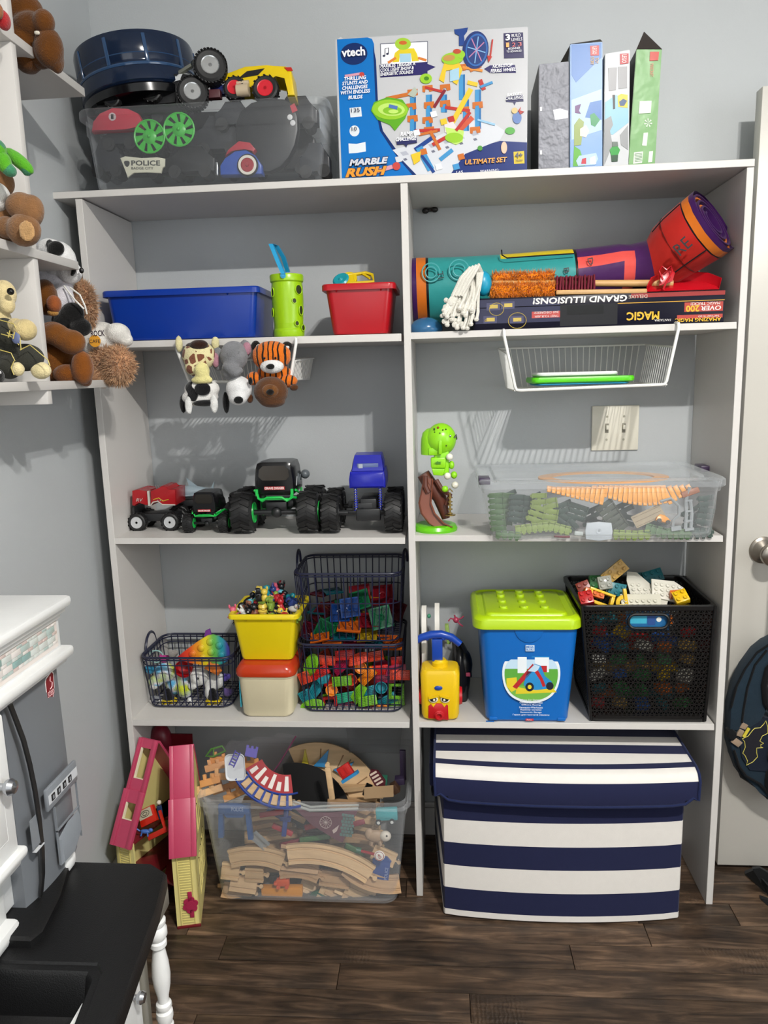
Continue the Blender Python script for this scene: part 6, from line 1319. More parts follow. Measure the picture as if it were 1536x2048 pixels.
for i, (u, v) in enumerate([(1010, 1000), (1060, 1005), (1120, 1020), (1180, 1030), (1240, 1020), (1300, 1035), (1380, 1030)]):
    roadstrip('dark green toy road buried at the back of the lidded bin', [(u, v - 15), (u + 12, v + 12), (u + 6, v + 30)], gD, wd=.05, y=.06 + .015 * (i % 3))
# orange road: a band of plates hanging from just under the lid
orM = mat('#dd9322', .4, amt=.03)
o = thing('toy_road', 'wide orange toy road curling beneath the lid of the clear bin', 'toy road', WY(1240, 985, .0), 'flexible toy road in the lidded bin')
zt_o = zBr + hb_ - .012
def orange_band(us, vf, y, wav, tp=0):
    me = None; n = len(us)
    for k, u in enumerate(us):
        p = WY(u, vf(u), y + wav * sin(k * .35)); q = WY(u + 5, vf(u + 5), y)
        hgt = min(max(zt_o - p.z, .010) , .05)
        so = obj('road_segment', B(frame((p.x, p.y, p.z), (1, 0, (q.z - p.z) / (q.x - p.x) * .8), (-.0, -1, .35))).box(-.0052, .0052, 0, hgt * .92, -.003, 0, bev=.0006).box(-.0042, .0042, -.005, .002, -.003, .0015, bev=.0008).box(-.0054, .0054, hgt * .88, hgt * .95, -.006, .002), orM, o)
orange_band([1098 + 9.5 * k for k in range(12)], lambda u: 980 + (u - 1098) * .24, -.012, .002)
orange_band([1190 + 10 * k for k in range(20)], lambda u: (988 + 19 * max(0, sin((u - 1200) / 170 * PI * .92)) ** 1.2 if u < 1340 else 1004 - (u - 1340) * .62), .0, .003)
for k, (rx, ry, zz_) in enumerate(((.155, .10, .0), (.13, .075, .006))):
    b = B(); cxo = cB + .03
    b.loft([[(cxo + rx * s * cos(t), .115 + ry * s * sin(t), zt_o + zz_ * .3 + dz) for t in [2 * PI * i / 40 for i in range(40)]] for s, dz in ((1, 0), (1, .004), (.78, .004), (.78, 0))], c0=False, c1=False) if k == 0 else None
    if k == 0: obj('road_loop', b, orM, o)
# other things behind the front wall
M0, l0 = seat(1170, 1082, 1225, 1082, -.030, .05)
hS = WY(1197, 1044, -.03).z - WY(1197, 1082, -.03).z
o = thing('square_cap', 'white square plastic cap against the front of the lidded bin', 'cap', M0.translation)
b = B(M0); b.prism([(.002, .004), (l0 * .5, .0), (l0 - .002, .004), (l0, hS * .5), (l0 - .003, hS - .003), (l0 * .5, hS), (.003, hS - .003), (0, hS * .5)], -.006, 0, bev=.0015).lathe([(.006, 0), (.0065, .0012), (.004, .001), (0, -.001)], 14, M=T(l0 / 2, hS * .52, 0)); obj('cap_shell', b, mat('#b7bec4', .3), o)
M0, l0 = seat(1268, 1046, 1325, 1020, -.006, .6)
obj('toy_deck', B(M0).box(0, l0, -.014, .016, -.004, 0).box(.004, l0 - .004, -.011, -.009, 0, .002).box(.004, l0 - .004, 0, .002, 0, .002).box(.004, l0 - .004, .011, .013, 0, .002), mat('#8c7c5e', .5), None, 'tan slatted toy deck right of centre in the lidded bin', 'toy')
M0, l0 = seat(1312, 1040, 1342, 1046, -.026, .4)
o = thing('toy_car', 'tiny orange toy car in front of the tan deck', 'toy car', M0.translation)
obj('car_body', B(M0).prism([(0, 0), (.03, -.002), (.034, .006), (.026, .008), (.020, .015), (.008, .016), (.002, .009)], -.012, 0, bev=.002), mat('#d98d1d', .3), o)
for x in (.007, .027): obj('wheel', B(M0).cyl((x, 0, .0), (x, 0, .003), .005, n=14), tyre, o)
M0, l0 = seat(1345, 1058, 1392, 1052, -.010, .1)
o = thing('toy_bridge', 'grey arched toy bridge support at the right end of the lidded bin', 'toy', M0.translation)
b = B(M0).tube([(.0, .0, 0), (.004, .02, 0), (.018, .030, 0), (.02, .05, 0), (.004, .070, 0), (-.02, .066, 0)], .0035).tube([(.028, -.004, 0), (.034, .03, 0), (.036, .06, 0), (.048, .09, 0)], .004).tube([(.040, -.004, 0), (.046, .03, 0), (.046, .06, 0)], .004).box(.026, .046, -.008, -.002, -.005, .005).box(.030, .046, .012, .016, -.004, .004).box(.032, .048, .034, .038, -.004, .004).box(.034, .05, .058, .062, -.004, .004).box(-.004, .018, -.004, .006, -.006, .006)
obj('bridge_frame', b, mat('#8e9496', .4), o)
M0, l0 = seat(1380, 985, 1400, 978, .0, .3); blk('brown_block', 'brown toy piece at the right end of the orange road', 'toy', M0, (.04, .014, .012), mat('#8f4f26', .45))
M0, l0 = seat(1108, 1072, 1140, 1074, -.020, .3); blk('toy_stick', 'dark red toy stick on the bottom of the lidded bin', 'toy', M0 @ T(l0 / 2, 0, 0), (.036, .006, .006), mat('#6a2030', .45))
M0, l0 = seat(1146, 1066, 1168, 1068, -.024, .2); blk('toy_block', 'small grey white block left of the square cap', 'toy', M0 @ T(l0 / 2, 0, 0), (.020, .010, .010), mat('#a9b0ae', .4))
blk('bin_lid_card', 'thin white card standing behind the latch at the back of the lidded bin', 'card', T(.69, .27, 1.0), (.05, .002, .06), mat('#c9c9c5', .6, 'paper')) if False else None
# ================================================================== TOP COMPARTMENT SHELF, LEFT
zA = zs('a', -.5) + .0005
def simple_bin(name, label, xa, xb, ya, yb_, z0, z1, taper, m, **k):
    o = thing(name, label, 'bin', ((xa + xb) / 2, (ya + yb_) / 2, z0))
    b = tub(z1 - z0, xb - xa - 2 * taper, yb_ - ya - taper, xb - xa - .016, yb_ - ya - .012, k.get('r', .016), rim=.008, rimh=.012, M=T((xa + xb) / 2, (ya + yb_) / 2, z0))
    obj('bin_shell', b, m, o)
    b = B()
    for s in (.2, .8): x = xa + (xb - xa) * s; b.cyl((x, ya + .007, z1 - .016), (x, ya - .001, z1 - .012), .002, n=8)
    obj('bin_peg', b, m, o); return o
p0, p1 = WY(200, 578, .002), WY(512, 578, .002)
simple_bin('storage_bin', 'long royal blue plastic bin at the left of the top compartment', p0.x, p1.x + .006, .002, .225, zA, WY(350, 577, .002).z, .018, mat('#04318f', .3, amt=.02))
p0, p1 = WY(642, 575, .004), WY(792, 572, .004)
simple_bin('storage_bin', 'red plastic bin beside the white divider in the top compartment', p0.x, p1.x - .001, .004, .18, zs('a', -.1) + .0005, WY(715, 566, .004).z, .020, mat('#a80d1a', .3, amt=.02))
o = thing('sand_toy', 'yellow framed toy with a teal disc lying in the red bin', 'toy', W3(707, 556, .08))
M0, l0 = seat(668, 562, 748, 556, .07, .8)
b = B(M0).tube([(.01, -.006, .004), (.03, .010, .004), (.075, .014, .004), (.090, .006, .004), (.094, -.016, .004), (.05, -.016, .004), (.02, -.016, .004)], .0042, closed=True).tube([(.045, .012, .004), (.05, -.016, .004)], .0035).tube([(.065, .014, .004), (.085, -.01, .010)], .003).tube([(.03, .01, .004), (.022, -.014, .008)], .004)
b.cyl((.035, -.002, 0), (.035, -.002, .007), .020, n=20); obj('frame', b, mat('#d3b40f', .35), o)
obj('teal_disc', B(M0 @ T(.018, -.006, .006, ry=-.2)).lathe([(.018, 0), (.020, .003), (.016, .006), (.006, .005), (0, .009)], 20), mat('#1b8f9c', .3), o)
# lime bucket
lc_ = WY(576, 640, .045); o = thing('sand_bucket', 'lime green tall pail with oval holes and an upright blue handle', 'bucket', (lc_.x, .055, zA))
b = B(T(lc_.x, .052, zs('a', lc_.x) + .0005)); Hk = WY(575, 546, .02).z - zA
prf = [(0, .0), (.033, 0), (.0355, .004), (.036, .016), (.034, .019), (.0335, .022), (.035, .05), (.0368, Hk * .55), (.0365, Hk * .8), (.0355, Hk - .018), (.0385, Hk - .015), (.039, Hk - .003), (.0375, Hk), (.035, Hk), (.034, Hk - .02), (.034, .02), (.03, .006), (0, .005)]
b.lathe(prf, 40); bk_ = obj('pail', b, mat('#93bf0c', .3, amt=.02), o)
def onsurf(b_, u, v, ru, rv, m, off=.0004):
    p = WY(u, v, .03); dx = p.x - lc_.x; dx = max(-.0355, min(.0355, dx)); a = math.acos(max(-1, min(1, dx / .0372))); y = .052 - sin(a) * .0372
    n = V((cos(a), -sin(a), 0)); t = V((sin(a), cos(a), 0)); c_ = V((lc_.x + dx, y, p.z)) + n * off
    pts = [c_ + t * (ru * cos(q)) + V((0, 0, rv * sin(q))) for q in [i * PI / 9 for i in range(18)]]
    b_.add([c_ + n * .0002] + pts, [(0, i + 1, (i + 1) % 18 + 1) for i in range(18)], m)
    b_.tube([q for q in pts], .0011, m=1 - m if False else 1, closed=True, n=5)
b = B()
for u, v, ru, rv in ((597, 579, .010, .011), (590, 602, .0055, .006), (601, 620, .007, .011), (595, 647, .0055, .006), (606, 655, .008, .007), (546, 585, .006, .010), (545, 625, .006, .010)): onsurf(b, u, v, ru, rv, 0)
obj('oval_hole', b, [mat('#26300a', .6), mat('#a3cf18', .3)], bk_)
b = B(); pv = WY(565, 548, .012)
hpts = [WY(566, 548, .01), WY(556, 525, .015), WY(541, 488, .03), WY(552, 492, .05), WY(566, 515, .07), WY(575, 545, .09)]
for a_, c_ in ((0, 1),): 
    rg = []
    for i, q in enumerate(hpts): rg.append([(q.x - .004, q.y - .003, q.z), (q.x + .005, q.y - .003, q.z), (q.x + .005, q.y + .009, q.z + .002), (q.x - .004, q.y + .009, q.z + .002)])
    b.loft(rg)
b.cyl(WY(566, 551, .010), WY(566, 551, .016), .0062, n=16); b.cyl(WY(566, 551, .008), WY(566, 551, .016), .003, n=12)
obj('bucket_handle', b, mat('#1f93c4', .35), o)
# ================================================================== TOP COMPARTMENT SHELF, RIGHT
zA2 = zs('A', .4) + .0005
fm = thing('play_mat', 'rolled colourful vinyl play mat along the back of the right top compartment', 'play mat', (.35, .18, 1.5))
MC_ = [mat(h, .42, 'cloth', amt=.05, bump=.4, bscale=30, dist=.004) for h in ('#3a1650', '#c96a1e', '#0f0d12', '#2f8d8c', '#d4bd12', '#d5514a', '#b3261f', '#462055')]
PUR, ORG, BLKm, TEA, YEL, COR, REDm, PUR2 = range(8)
def ringat(c, ax, ry, rz, n=24, wob=0, sd=0):
    ax = V(ax).normalized(); e1 = ax.cross(V((0, 0, 1))).normalized(); e2 = e1.cross(ax).normalized()     # e1 toward -Y side, e2 up
    return [V(c) + e1 * (ry * cos(2 * PI * i / n) * (1 + wob * sin(3 * i + sd))) + e2 * (rz * sin(2 * PI * i / n) * (1 + wob * cos(2 * i + sd))) for i in range(n)]
def zat(x, top, r): return top - r
secs = []   # (x, y, topz, half height, half depth, material of the span that follows)
def topz(u, v): return WY(u, v, .15).z
for (u, vt, r_, mt_) in ((824, 509, .078, PUR), (833, 508, .078, ORG), (852, 507, .078, BLKm), (857, 507, .078, TEA), (930, 505, .076, TEA), (1002, 501, .074, TEA), (1060, 497, .072, TEA), (1110, 493, .070, TEA), (1148, 490, .068, BLKm), (1153, 490, .068, COR), (1200, 485, .066, COR), (1240, 483, .060, COR), (1262, 484, .056, PUR2)):
    p = WY(u, vt + 4, .15); secs.append((V((p.x, .185 - (.02 if u > 1200 else 0), p.z - r_)), (1, 0, .02), .07, r_, mt_))
c0_ = WY(1300, 530, .13); ax2 = (WY(1424, 438, .045) - c0_); AL = ax2.length; ax2.normalize()
for k, (d_, r_, mt_) in enumerate(((.0, .058, REDm), (AL * .25, .068, REDm), (AL * .52, .073, REDm), (AL * .80, .076, BLKm), (AL * .82, .076, ORG), (AL * .93, .077, PUR), (AL, .076, PUR))):
    secs.append((c0_ + V((.004, .0, -.002)) + ax2 * d_, tuple(V((1, 0, .02)).lerp(ax2, min(1, (k + 1) / 2.5))), r_ * .95, r_, mt_))
rings = [ringat(c_, a_, ry_, rz_, 28, .02 if i > 8 else .008, i) for i, (c_, a_, ry_, rz_, m_) in enumerate(secs)]
b = B(); n_ = 28; vs = [p for r_ in rings for p in r_]; 
fs = b.add(vs, [(i * n_ + j, i * n_ + (j + 1) % n_, (i + 1) * n_ + (j + 1) % n_, (i + 1) * n_ + j) for i in range(len(rings) - 1) for j in range(n_)])
k = 0
for i in range(len(rings) - 1):
    for j in range(n_):
        m_ = secs[i][4]; up = 5 <= j <= 11; f = fs[k]; k += 1     # j around: 0 front, 7 top
        if m_ == TEA and i in (5, 6, 7) and 1 <= (7 - abs(j - 6)) and 4 <= j <= 9: m_ = YEL
        if m_ == TEA and i >= 7 and False: m_ = BLKm
        if m_ == COR and 3 <= j <= 10: m_ = PUR2
        if m_ == COR and (j < 1 or j > 22) and i in (9, 10): m_ = PUR2
        if m_ == REDm and j in (9,): m_ = BLKm if False else REDm
        f.material_index = m_
b.add(rings[0], [tuple(range(n_))], PUR)
obj('rolled_sheet', b, MC_, fm, ang=60)
# spiral layers in the open end of the roll
ce = secs[-1][0]; e1 = ax2.cross(V((0, 0, 1))).normalized(); e2 = e1.cross(ax2).normalized()
b = B()
def spiral(r0, r1, turns, h0, h1, m, ph=0):
    n = int(turns * 26); A_ = []
    for i in range(n + 1):
        t = ph + 2 * PI * turns * i / n; r_ = r0 + (r1 - r0) * i / n; q = ce + e1 * r_ * .92 * cos(t) + e2 * r_ * sin(t) * (1 - .08 * cos(t)); A_.append(q)
    rg = [[q + ax2 * h0, q + ax2 * h1, q * 1 + ax2 * h1 + (ce - q).normalized() * .004, q + ax2 * h0 + (ce - q).normalized() * .004] for q in A_]; b.loft(rg, m)
spiral(.074, .026, 3.2, -.07, -.002, PUR); spiral(.068, .040, 1.4, -.06, -.006, ORG, .6); spiral(.052, .034, 1.0, -.05, -.010, PUR2, 2.2)
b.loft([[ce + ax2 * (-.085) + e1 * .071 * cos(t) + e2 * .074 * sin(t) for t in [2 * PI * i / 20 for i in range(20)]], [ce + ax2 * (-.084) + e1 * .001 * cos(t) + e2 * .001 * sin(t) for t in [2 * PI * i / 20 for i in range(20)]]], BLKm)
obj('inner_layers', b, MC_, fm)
def on_cam(u, v, y, a=0, tilt=.2, yx=0): return frame(WY(u, v, y), (cos(a), yx, sin(a)), (0, -1, tilt))
b = B()
b.text('RE', -.018, .014, -.014, .012, 0, M=on_cam(1366, 490, -.002, .75, .15, -.3), ext=.0015).text('B', -.006, .006, -.006, .006, 0, M=on_cam(1133, 541, .110, -1.4, .3), ext=.0015).text('D', -.008, .008, -.006, .006, 0, M=on_cam(1181, 523, .112, -1.4, .3), ext=.0015).text('TI', -.008, .008, -.007, .007, 0, M=on_cam(881, 550, .1105, -1.4, .0), ext=.0015)
obj('printed_letters', b, mat('#14131a', .5), fm)
b = B()
def ringline(c, ry, rz, a_, n=20):
    return [WY(c[0] + ry * cos(2 * PI * i / n), c[1] + rz * sin(2 * PI * i / n), .1105) for i in range(n)]
for c_, r_ in (((862, 545), 11), ((862, 545), 18), ((918, 540), 12), ((918, 540), 20)): b.tube(ringline(c_, r_, r_ * 1.05, 0), .0016, closed=True, n=5)
obj('printed_rings', b, mat('#4ba3a6', .5), fm)
b = B()
b.tube([WY(1003, 500, .125), WY(1004, 510, .118), WY(1014, 516, .115), (WY(1085, 511, .116)), WY(1150, 507, .118)], .0016, n=5)
for pts_ in ([(1395, 375, .045), (1388, 400, .020), (1398, 440, .004), (1425, 478, .004), (1452, 497, .03)],): pass
L1 = [secs[13][0] + (secs[13][1] and V((0, 0, 0)))]
for j in (4, 24): b.tube([V(rings[i][j]) * 1.0 + (V(rings[i][j]) - secs[i][0]).normalized() * .0006 for i in range(14, 17)], .0016, n=5)
obj('printed_line', b, MC_[BLKm], fm)
# magic set box, upside down
gx0, gx1 = WY(948, 630, .012).x, WY(1449, 610, .012).x; gz0, gz1 = zA2, WY(1200, 589, .012).z
z_l, z_r = zs('A', gx0), zs('A', gx1)
mb = thing('magic_set_box', 'dark magic trick set box lying upside down on the right top shelf', 'box', ((gx0 + gx1) / 2, .1, gz0))
navyB = mat('#0e0d1e', .3, 'paper', amt=.1); MBx = T(gx0, .012, z_l + .0008, ry=-(z_r - z_l) / (gx1 - gx0))
GW, GH = gx1 - gx0, gz1 - gz0
obj('box_body', B(MBx).box(0, GW, 0, .20, 0, GH, bev=.001), navyB, mb)
F2 = MBx @ Matrix(((1, 0, 0, 0), (0, 0, -1, 0), (0, 1, 0, 0), (0, 0, 0, 1)))     # (x, z, out)
U2 = F2 @ Matrix.Translation((GW, GH, 0)) @ Matrix.Rotation(PI, 4, 'Z')           # upside-down writing frame: origin top right
b = B(F2); b.box(.19, .315, .003, GH - .020, -.001, .0004, 0).box(.205, .285, GH - .042, GH - .022, .0004, .0006, 1).box(GW - .20, GW - .0, GH - .010, GH - .001, 0, .0004, 2).box(GW - .085, GW - .003, GH - .044, GH - .024, 0, .0004, 3).box(GW - .10, GW - .003, .010, .018, 0, .0004, 3).box(.128, .19, .022, .036, 0, .0004, 4)
b.box(.0, GW, GH - .0215, GH - .020, 0, .0003, 5)
b.box(.003, .19, GH - .055, GH - .003, -.001, .0003, 6)
obj('printed_panels', b, [mat('#0d0c12', .25), mat('#050507', .2), mat('#8f2420', .35), mat('#a83a30', .35), mat('#b13a34', .35), mat('#c9962c', .35), mat('#14173c', .35)], mb)
b = B(U2)
def tx(t_, xa, xb, za, zb_, m, **k): b.text(t_, GW - xb, GW - xa, GH - zb_, GH - za, m, M=T(0, 0, .0008), **k)
tx('GRAND ILLUSIONS!', .130, .335, GH - .017, GH - .003, 0, shear=.1, bold=.03); tx('DELUXE', .338, .378, GH - .011, GH - .004, 1)
tx('MAGIC', .335, .405, .010, .028, 2, bold=.03); tx('FANTASMA', .395, .43, .006, .011, 0)
tx('OVER', GW - .050, GW - .007, .026, .036, 0, shear=.1, bold=.02); tx('200', GW - .082, GW - .053, .024, .038, 2, bold=.03); tx('MAGIC TRICKS!', GW - .072, GW - .010, .038, .044, 0)
tx('AMAZING MAGIC', GW - .104, GW - .006, .003, .011, 2, bold=.02); tx("THAT'S EASY TO DO!", GW - .055, GW - .01, .012, .016, 0)
tx('360 DEGREES!', .133, .187, .031, .036, 0); tx('TWIST YOUR ARM', .135, .187, .023, .028, 0)
obj('box_lettering', b, [mat('#dcd8d4', .4), mat('#c7bdb0', .4), mat('#d9a821', .4)], mb)
b = B(F2)
for cx_, cz_, r_ in ((.050, .044, .016), (.096, .018, .020), (.026, .020, .002), (.10, .018, .001)): b.tube([(cx_ + r_ * cos(t), cz_ + r_ * .85 * sin(t), .0006) for t in [i * PI / 10 for i in range(20)]], .0007, m=0, closed=True, n=4)
for cx_, cz_ in ((.043, .050), (.036, .022), (.095, .020), (.075, .052)): b.box(cx_ - .015, cx_ + .015, cz_ - .008, cz_ + .008, .0003, .0006, 1).box(cx_ - .008, cx_ + .010, cz_ - .004, cz_ + .004, .0006, .0008, 0)
obj('printed_pictures', b, [mat('#b9a24a', .4), mat('#3c3c5c', .4)], mb)
# mop
mp_ = thing('string_mop', 'small white string mop with a teal ball hanging over the magic box end', 'mop', W3(935, 590, .02))
rope = mat('#d9d6cc', .85, 'cloth', amt=.1, bump=.9, bscale=500); b = B(); g = random.Random(9)
top = WY(950, 545, .045)
for k in range(22):
    e = WY(885 + 3.0 * k + g.uniform(-6, 6), 628 + g.uniform(-12, 30), -.004 - .010 * g.random()); m_ = top.lerp(e, .5) + V((-.010 + .0012 * k, -.012 * g.random() - .008, .012 * g.random()))
    s_ = top + V((g.uniform(-.012, .012), g.uniform(-.006, .012), g.uniform(-.01, .006)))
    P4 = [s_.lerp(m_, t) * (1 - t) + m_.lerp(e, t) * t for t in [i / 8 for i in range(9)]]; b.tube([p_ + V((.0012 * sin(i * 1.6 + k), 0, 0)) for i, p_ in enumerate(P4)], .0036, n=7)
    b.ell(e, (.006, .005, .005), n=8)
for k in range(26):
    e = WY(888 + 58 * g.random(), 600 + 56 * g.random(), -.008 + .012 * g.random()); b.ell(e, (.006 + .002 * g.random(), .005, .006 + .002 * g.random()), n=7)
for k in range(4): a_ = k * .25; b.tube([WY(905 + 6 * k, 592, .0), WY(922 + 7 * k, 556, -.002), WY(940 + 6 * k, 536 - 2 * k, .012), WY(955 + 3 * k, 545, .02), WY(955 + k, 580, .01), WY(940, 620, -.004)], .0042, n=8)
obj('mop_strings', b, rope, mp_)
b = B().ell(WY(966, 567, .045), (.020, .020, .028)); obj('mop_ball', b, mat('#1793b4', .35), mp_)
# orange duster, brushes, dustpan lying on the magic box
du = thing('duster', 'orange shaggy double duster lying on the magic box', 'duster', W3(1045, 575, .07))
orF = mat('#d97b0c', .8, 'plush'); b = B()
for (ua, va, ub, vb, y, r_) in ((985, 556, 1108, 553, .10, .009), (980, 582, 1108, 580, .055, .015)):
    a_, c_ = WY(ua, va, y), WY(ub, vb, y); c_ = V((c_.x, c_.y, c_.z)); b.cyl(a_, c_, r_, n=12)
    ax_ = (c_ - a_).normalized()
    def fn(g, a_=a_, c_=c_, r_=r_, ax_=ax_):
        t = g.random(); an = g.uniform(-PI * .6, PI * .9); n = V((0, -cos(an), sin(an))); return a_.lerp(c_, t) + n * r_ * .8, n
    b.fur(fn, 2400 if r_ > .01 else 1300, .013, .0022, 0, seed=int(ua))
obj('shag', b, orF, du, recalc=False)
wd_ = mat('#c49a62', .5, 'wood')
br_ = thing('hand_brush', 'maroon bristled brush on a long pale wooden handle on the magic box', 'brush', W3(1150, 570, .09))
a_, c_ = WY(985, 566, .085), WY(1345, 567, .085); obj('brush_handle', B().cyl(a_, a_.lerp(c_, .36), .0055, n=12).cyl(a_.lerp(c_, .3), c_, .0065, .0085, n=12), wd_, br_)
b = B(); p0, p1 = WY(1112, 578, .08), WY(1186, 578, .08)
for i in range(13):
    for j in range(4):
        x = p0.x + (p1.x - p0.x) * i / 12; y = .066 + .008 * j; b.cyl((x, y, p0.z - .004), (x + .0015 * sin(i * 2 + j), y - .004 + .002 * j, WY(1150, 552 + (i % 3), .08).z), .0028, .0022, n=6)
obj('bristles', b, mat('#6d0d26', .7), br_)
b2_ = thing('hand_brush', 'pale wooden brush back lying flat in front of the maroon brush', 'brush', W3(1200, 584, .06))
M0, l0 = seat(1112, 583, 1295, 580, .055, .15); obj('brush_back', B(M0).box(0, l0, -.007, .004, -.012, 0, bev=.003), wd_, b2_)
dp = thing('dustpan', 'red plastic dustpan with a string loop lying at the right end of the magic box', 'dustpan', W3(1360, 568, .08))
redP = mat('#b80f1e', .3); M0, l0 = seat(1292, 582, 1432, 577, .06, 1.6)
b = B(M0); P5 = [(0, 0), (.012, .022), (.04, .040), (.10, .046), (.14, .034), (.162, .006), (.16, 0)]
b.prism(P5, -.003, .0, bev=.001); 
b.loft([[(x, y, 0), (x, y, .022 if 0 < i < 6 else .012), (x * .98 + .002, y * .95, .022 if 0 < i < 6 else .012), (x * .98 + .002, y * .95, 0)] for i, (x, y) in enumerate(P5)])
obj('pan', b, redP, dp)
obj('string_loop', B().tube([WY(1326, 560, .04), WY(1318, 542, .04), WY(1324, 533, .045), WY(1333, 540, .04), WY(1342, 532, .045), WY(1345, 545, .04), WY(1334, 560, .035), WY(1326, 580, .03)], .0022), redP, dp)
b = B().prism([(0, 0), (.03, .01), (.036, .03), (.02, .036), (.004, .024)], -.004, 0, M=on_cam(1318, 572, .05), bev=.001); obj('pan_handle', b, redP, dp)
# blue dome
q = WY(848, 646, .04); o = thing('blue_ball', 'glossy blue green rubber dome at the left of the right top shelf', 'toy', (q.x, .05, zA2))
b = B(T(WY(852, 650, .05).x, .055, zs('A', .05) + .0008)).lathe([(.036, 0), (.0385, .006), (.037, .015), (.029, .026), (.015, .033), (0, .035)], 32); obj('dome', b, mat('#2a5d86', .22, amt=.15, scale=30), o)
# ================================================================== WHITE HANGING WIRE BASKETS
def hang_basket(label, fl, fr, bl, br, zb_back, ytop=.0):
    o = thing('hanging_basket', label, 'basket', (fl.lerp(fr, .5).x, .1, fl.z))
    yf = fl.y
    def arm(t, bt, y_): return [(t.x, .16, t.z + .006), (t.x, .0, t.z + .006), (t.x, y_, t.z + .004), (t.x, y_ - .002, t.z - .006), (bt.x, y_, bt.z + .008)]
    b = B()
    P = arm(fl, bl, yf) + [(bl.x + .004, yf, bl.z + .001), (bl.x + .012, yf, bl.z)] + [(br.x - .012, yf, br.z), (br.x - .004, yf, br.z + .001)] + arm(fr, br, yf)[::-1]
    b.tube(P, .0036, n=8); obj('front_frame', b, wireW, o)
    b = B(); yb2 = .235; n = 24
    xl2, xr2 = fl.x + .004, fr.x - .004
    b.tube([(bl.x, yf, bl.z), (bl.x - .0, yb2, bl.z)], .002).tube([(br.x, yf, br.z), (br.x, yb2, br.z)], .002).tube([(bl.x, yb2, bl.z), (br.x, yb2, br.z)], .002)
    b.tube([(fl.x + (bl.x - fl.x) * .3, yf + .01, fl.z - .045), (xl2, yb2 + .01, zb_back), (xr2, yb2 + .01, zb_back), (fr.x + (br.x - fr.x) * .3, yf + .01, fr.z - .045)], .0022)
    for i in range(1, n): x = bl.x + (br.x - bl.x) * i / n; b.tube([(x, yf, bl.z + (br.z - bl.z) * i / n - .002), (x, yb2, bl.z - .002), (xl2 + (xr2 - xl2) * i / n, yb2 + .01, zb_back)], .0012, n=5)
    for s, X0, X1, T0 in ((0, bl.x, xl2, fl), (1, br.x, xr2, fr)):
        for i in range(14):
            y = yf + (yb2 - yf) * (i + .5) / 14; t = (i + .5) / 14; zt_ = (T0.z - .045) * (1 - t) + zb_back * t; xt = (T0.x + (X0 - T0.x) * .3) * (1 - t) + X1 * t; b.tube([(X0, y, bl.z), (xt, y, zt_)], .0012, n=5)
    obj('wire_grid', b, wireW, o); return o
hang_basket('white wire basket hanging under the right upper shelf with two trays', WY(1008, 665, -.012), WY(1357, 651, -.012), WY(1030, 781, -.012), WY(1333, 769, -.012), 1.385)
bz = WY(1180, 768, .06).z
def tray(name, label, ua, ub, vb, y, d, h, m, r=.016, z=None):
    a_, c_ = WY(ua, vb, y), WY(ub, vb, y); z0 = z if z is not None else a_.z
    b = B(T((a_.x + c_.x) / 2, y + d / 2, z0)); w_ = c_.x - a_.x; b.loft([rr(w_ - .012, d - .012, r, 0), rr(w_ - .002, d - .002, r, .003), rr(w_, d, r, h * .6), rr(w_ - .004, d - .004, r, h), rr(w_ - .012, d - .012, r, h), rr(w_ - .016, d - .016, r, h - .003)])
    return obj(name, b, m, None, label, 'tray'), z0 + h
zt_ = 1.2925
_, zt_ = tray('blue_tray', 'thin blue tray at the bottom of the right white wire basket', 1070, 1262, 768, .03, .14, .005, mat('#2f8fc2', .35), z=zt_)
_, zt_ = tray('green_tray', 'bright green tray between the blue and white trays in the wire basket', 1064, 1272, 760, .025, .15, .014, mat('#54c414', .35), z=zt_ + .0005)
_, zt_ = tray('white_tray', 'white rounded tray topmost in the right white wire basket', 1074, 1238, 750, .03, .13, .010, mat('#dfe2df', .35), z=zt_ + .0008)
hang_basket('white wire basket of plush animal heads hanging under the left upper shelf', WY(354, 694, -.012), WY(592, 681, -.012), WY(377, 765, -.012), WY(582, 760, -.012), 1.375)
# ---- plush heads spilling out of the left basket
def stripes_mat(base, dark, sc, name, thr=.55, dist=3):
    m = mat(base, .9, 'plush').copy(); m.name = name; nt = m.node_tree; N = nt.nodes; L = nt.links; tc = N.new('ShaderNodeTexCoord')
    if name == 'tiger': t = N.new('ShaderNodeTexWave'); t.inputs['Scale'].default_value = sc; t.inputs['Distortion'].default_value = dist; t.bands_direction = 'X'; of = t.outputs['Fac']
    else: t = N.new('ShaderNodeTexVoronoi'); t.inputs['Scale'].default_value = sc; t.feature = 'DISTANCE_TO_EDGE'; of = t.outputs['Distance']
    if name == 'patches': t = N.new('ShaderNodeTexNoise'); t.inputs['Scale'].default_value = sc; t.inputs['Detail'].default_value = 0; of = t.outputs['Fac']
    L.new(tc.outputs['Object'], t.inputs['Vector']); cr = N.new('ShaderNodeValToRGB'); e = cr.color_ramp.elements; e[0].position = thr; e[0].color = lin(base); e[1].position = thr + .02; e[1].color = lin(dark)
    L.new(of, cr.inputs[0]); L.new(cr.outputs[0], N['Principled BSDF'].inputs['Base Color']); return m
giraffeM = stripes_mat('#d9cfa0', '#7a4a35', 55, 'giraffe', .12); tigerM = stripes_mat('#d06a18', '#17110e', 26, 'tiger', .80, 3); cowM = stripes_mat('#dcdad6', '#121214', 24, 'patches', .56)
yP = -.045; E_ = lambda u, v, y, a, b_, c_, *r: (W3(u, v, y), (a, b_, c_), *r)
G_ = 'plush animal heads in the left wire basket'
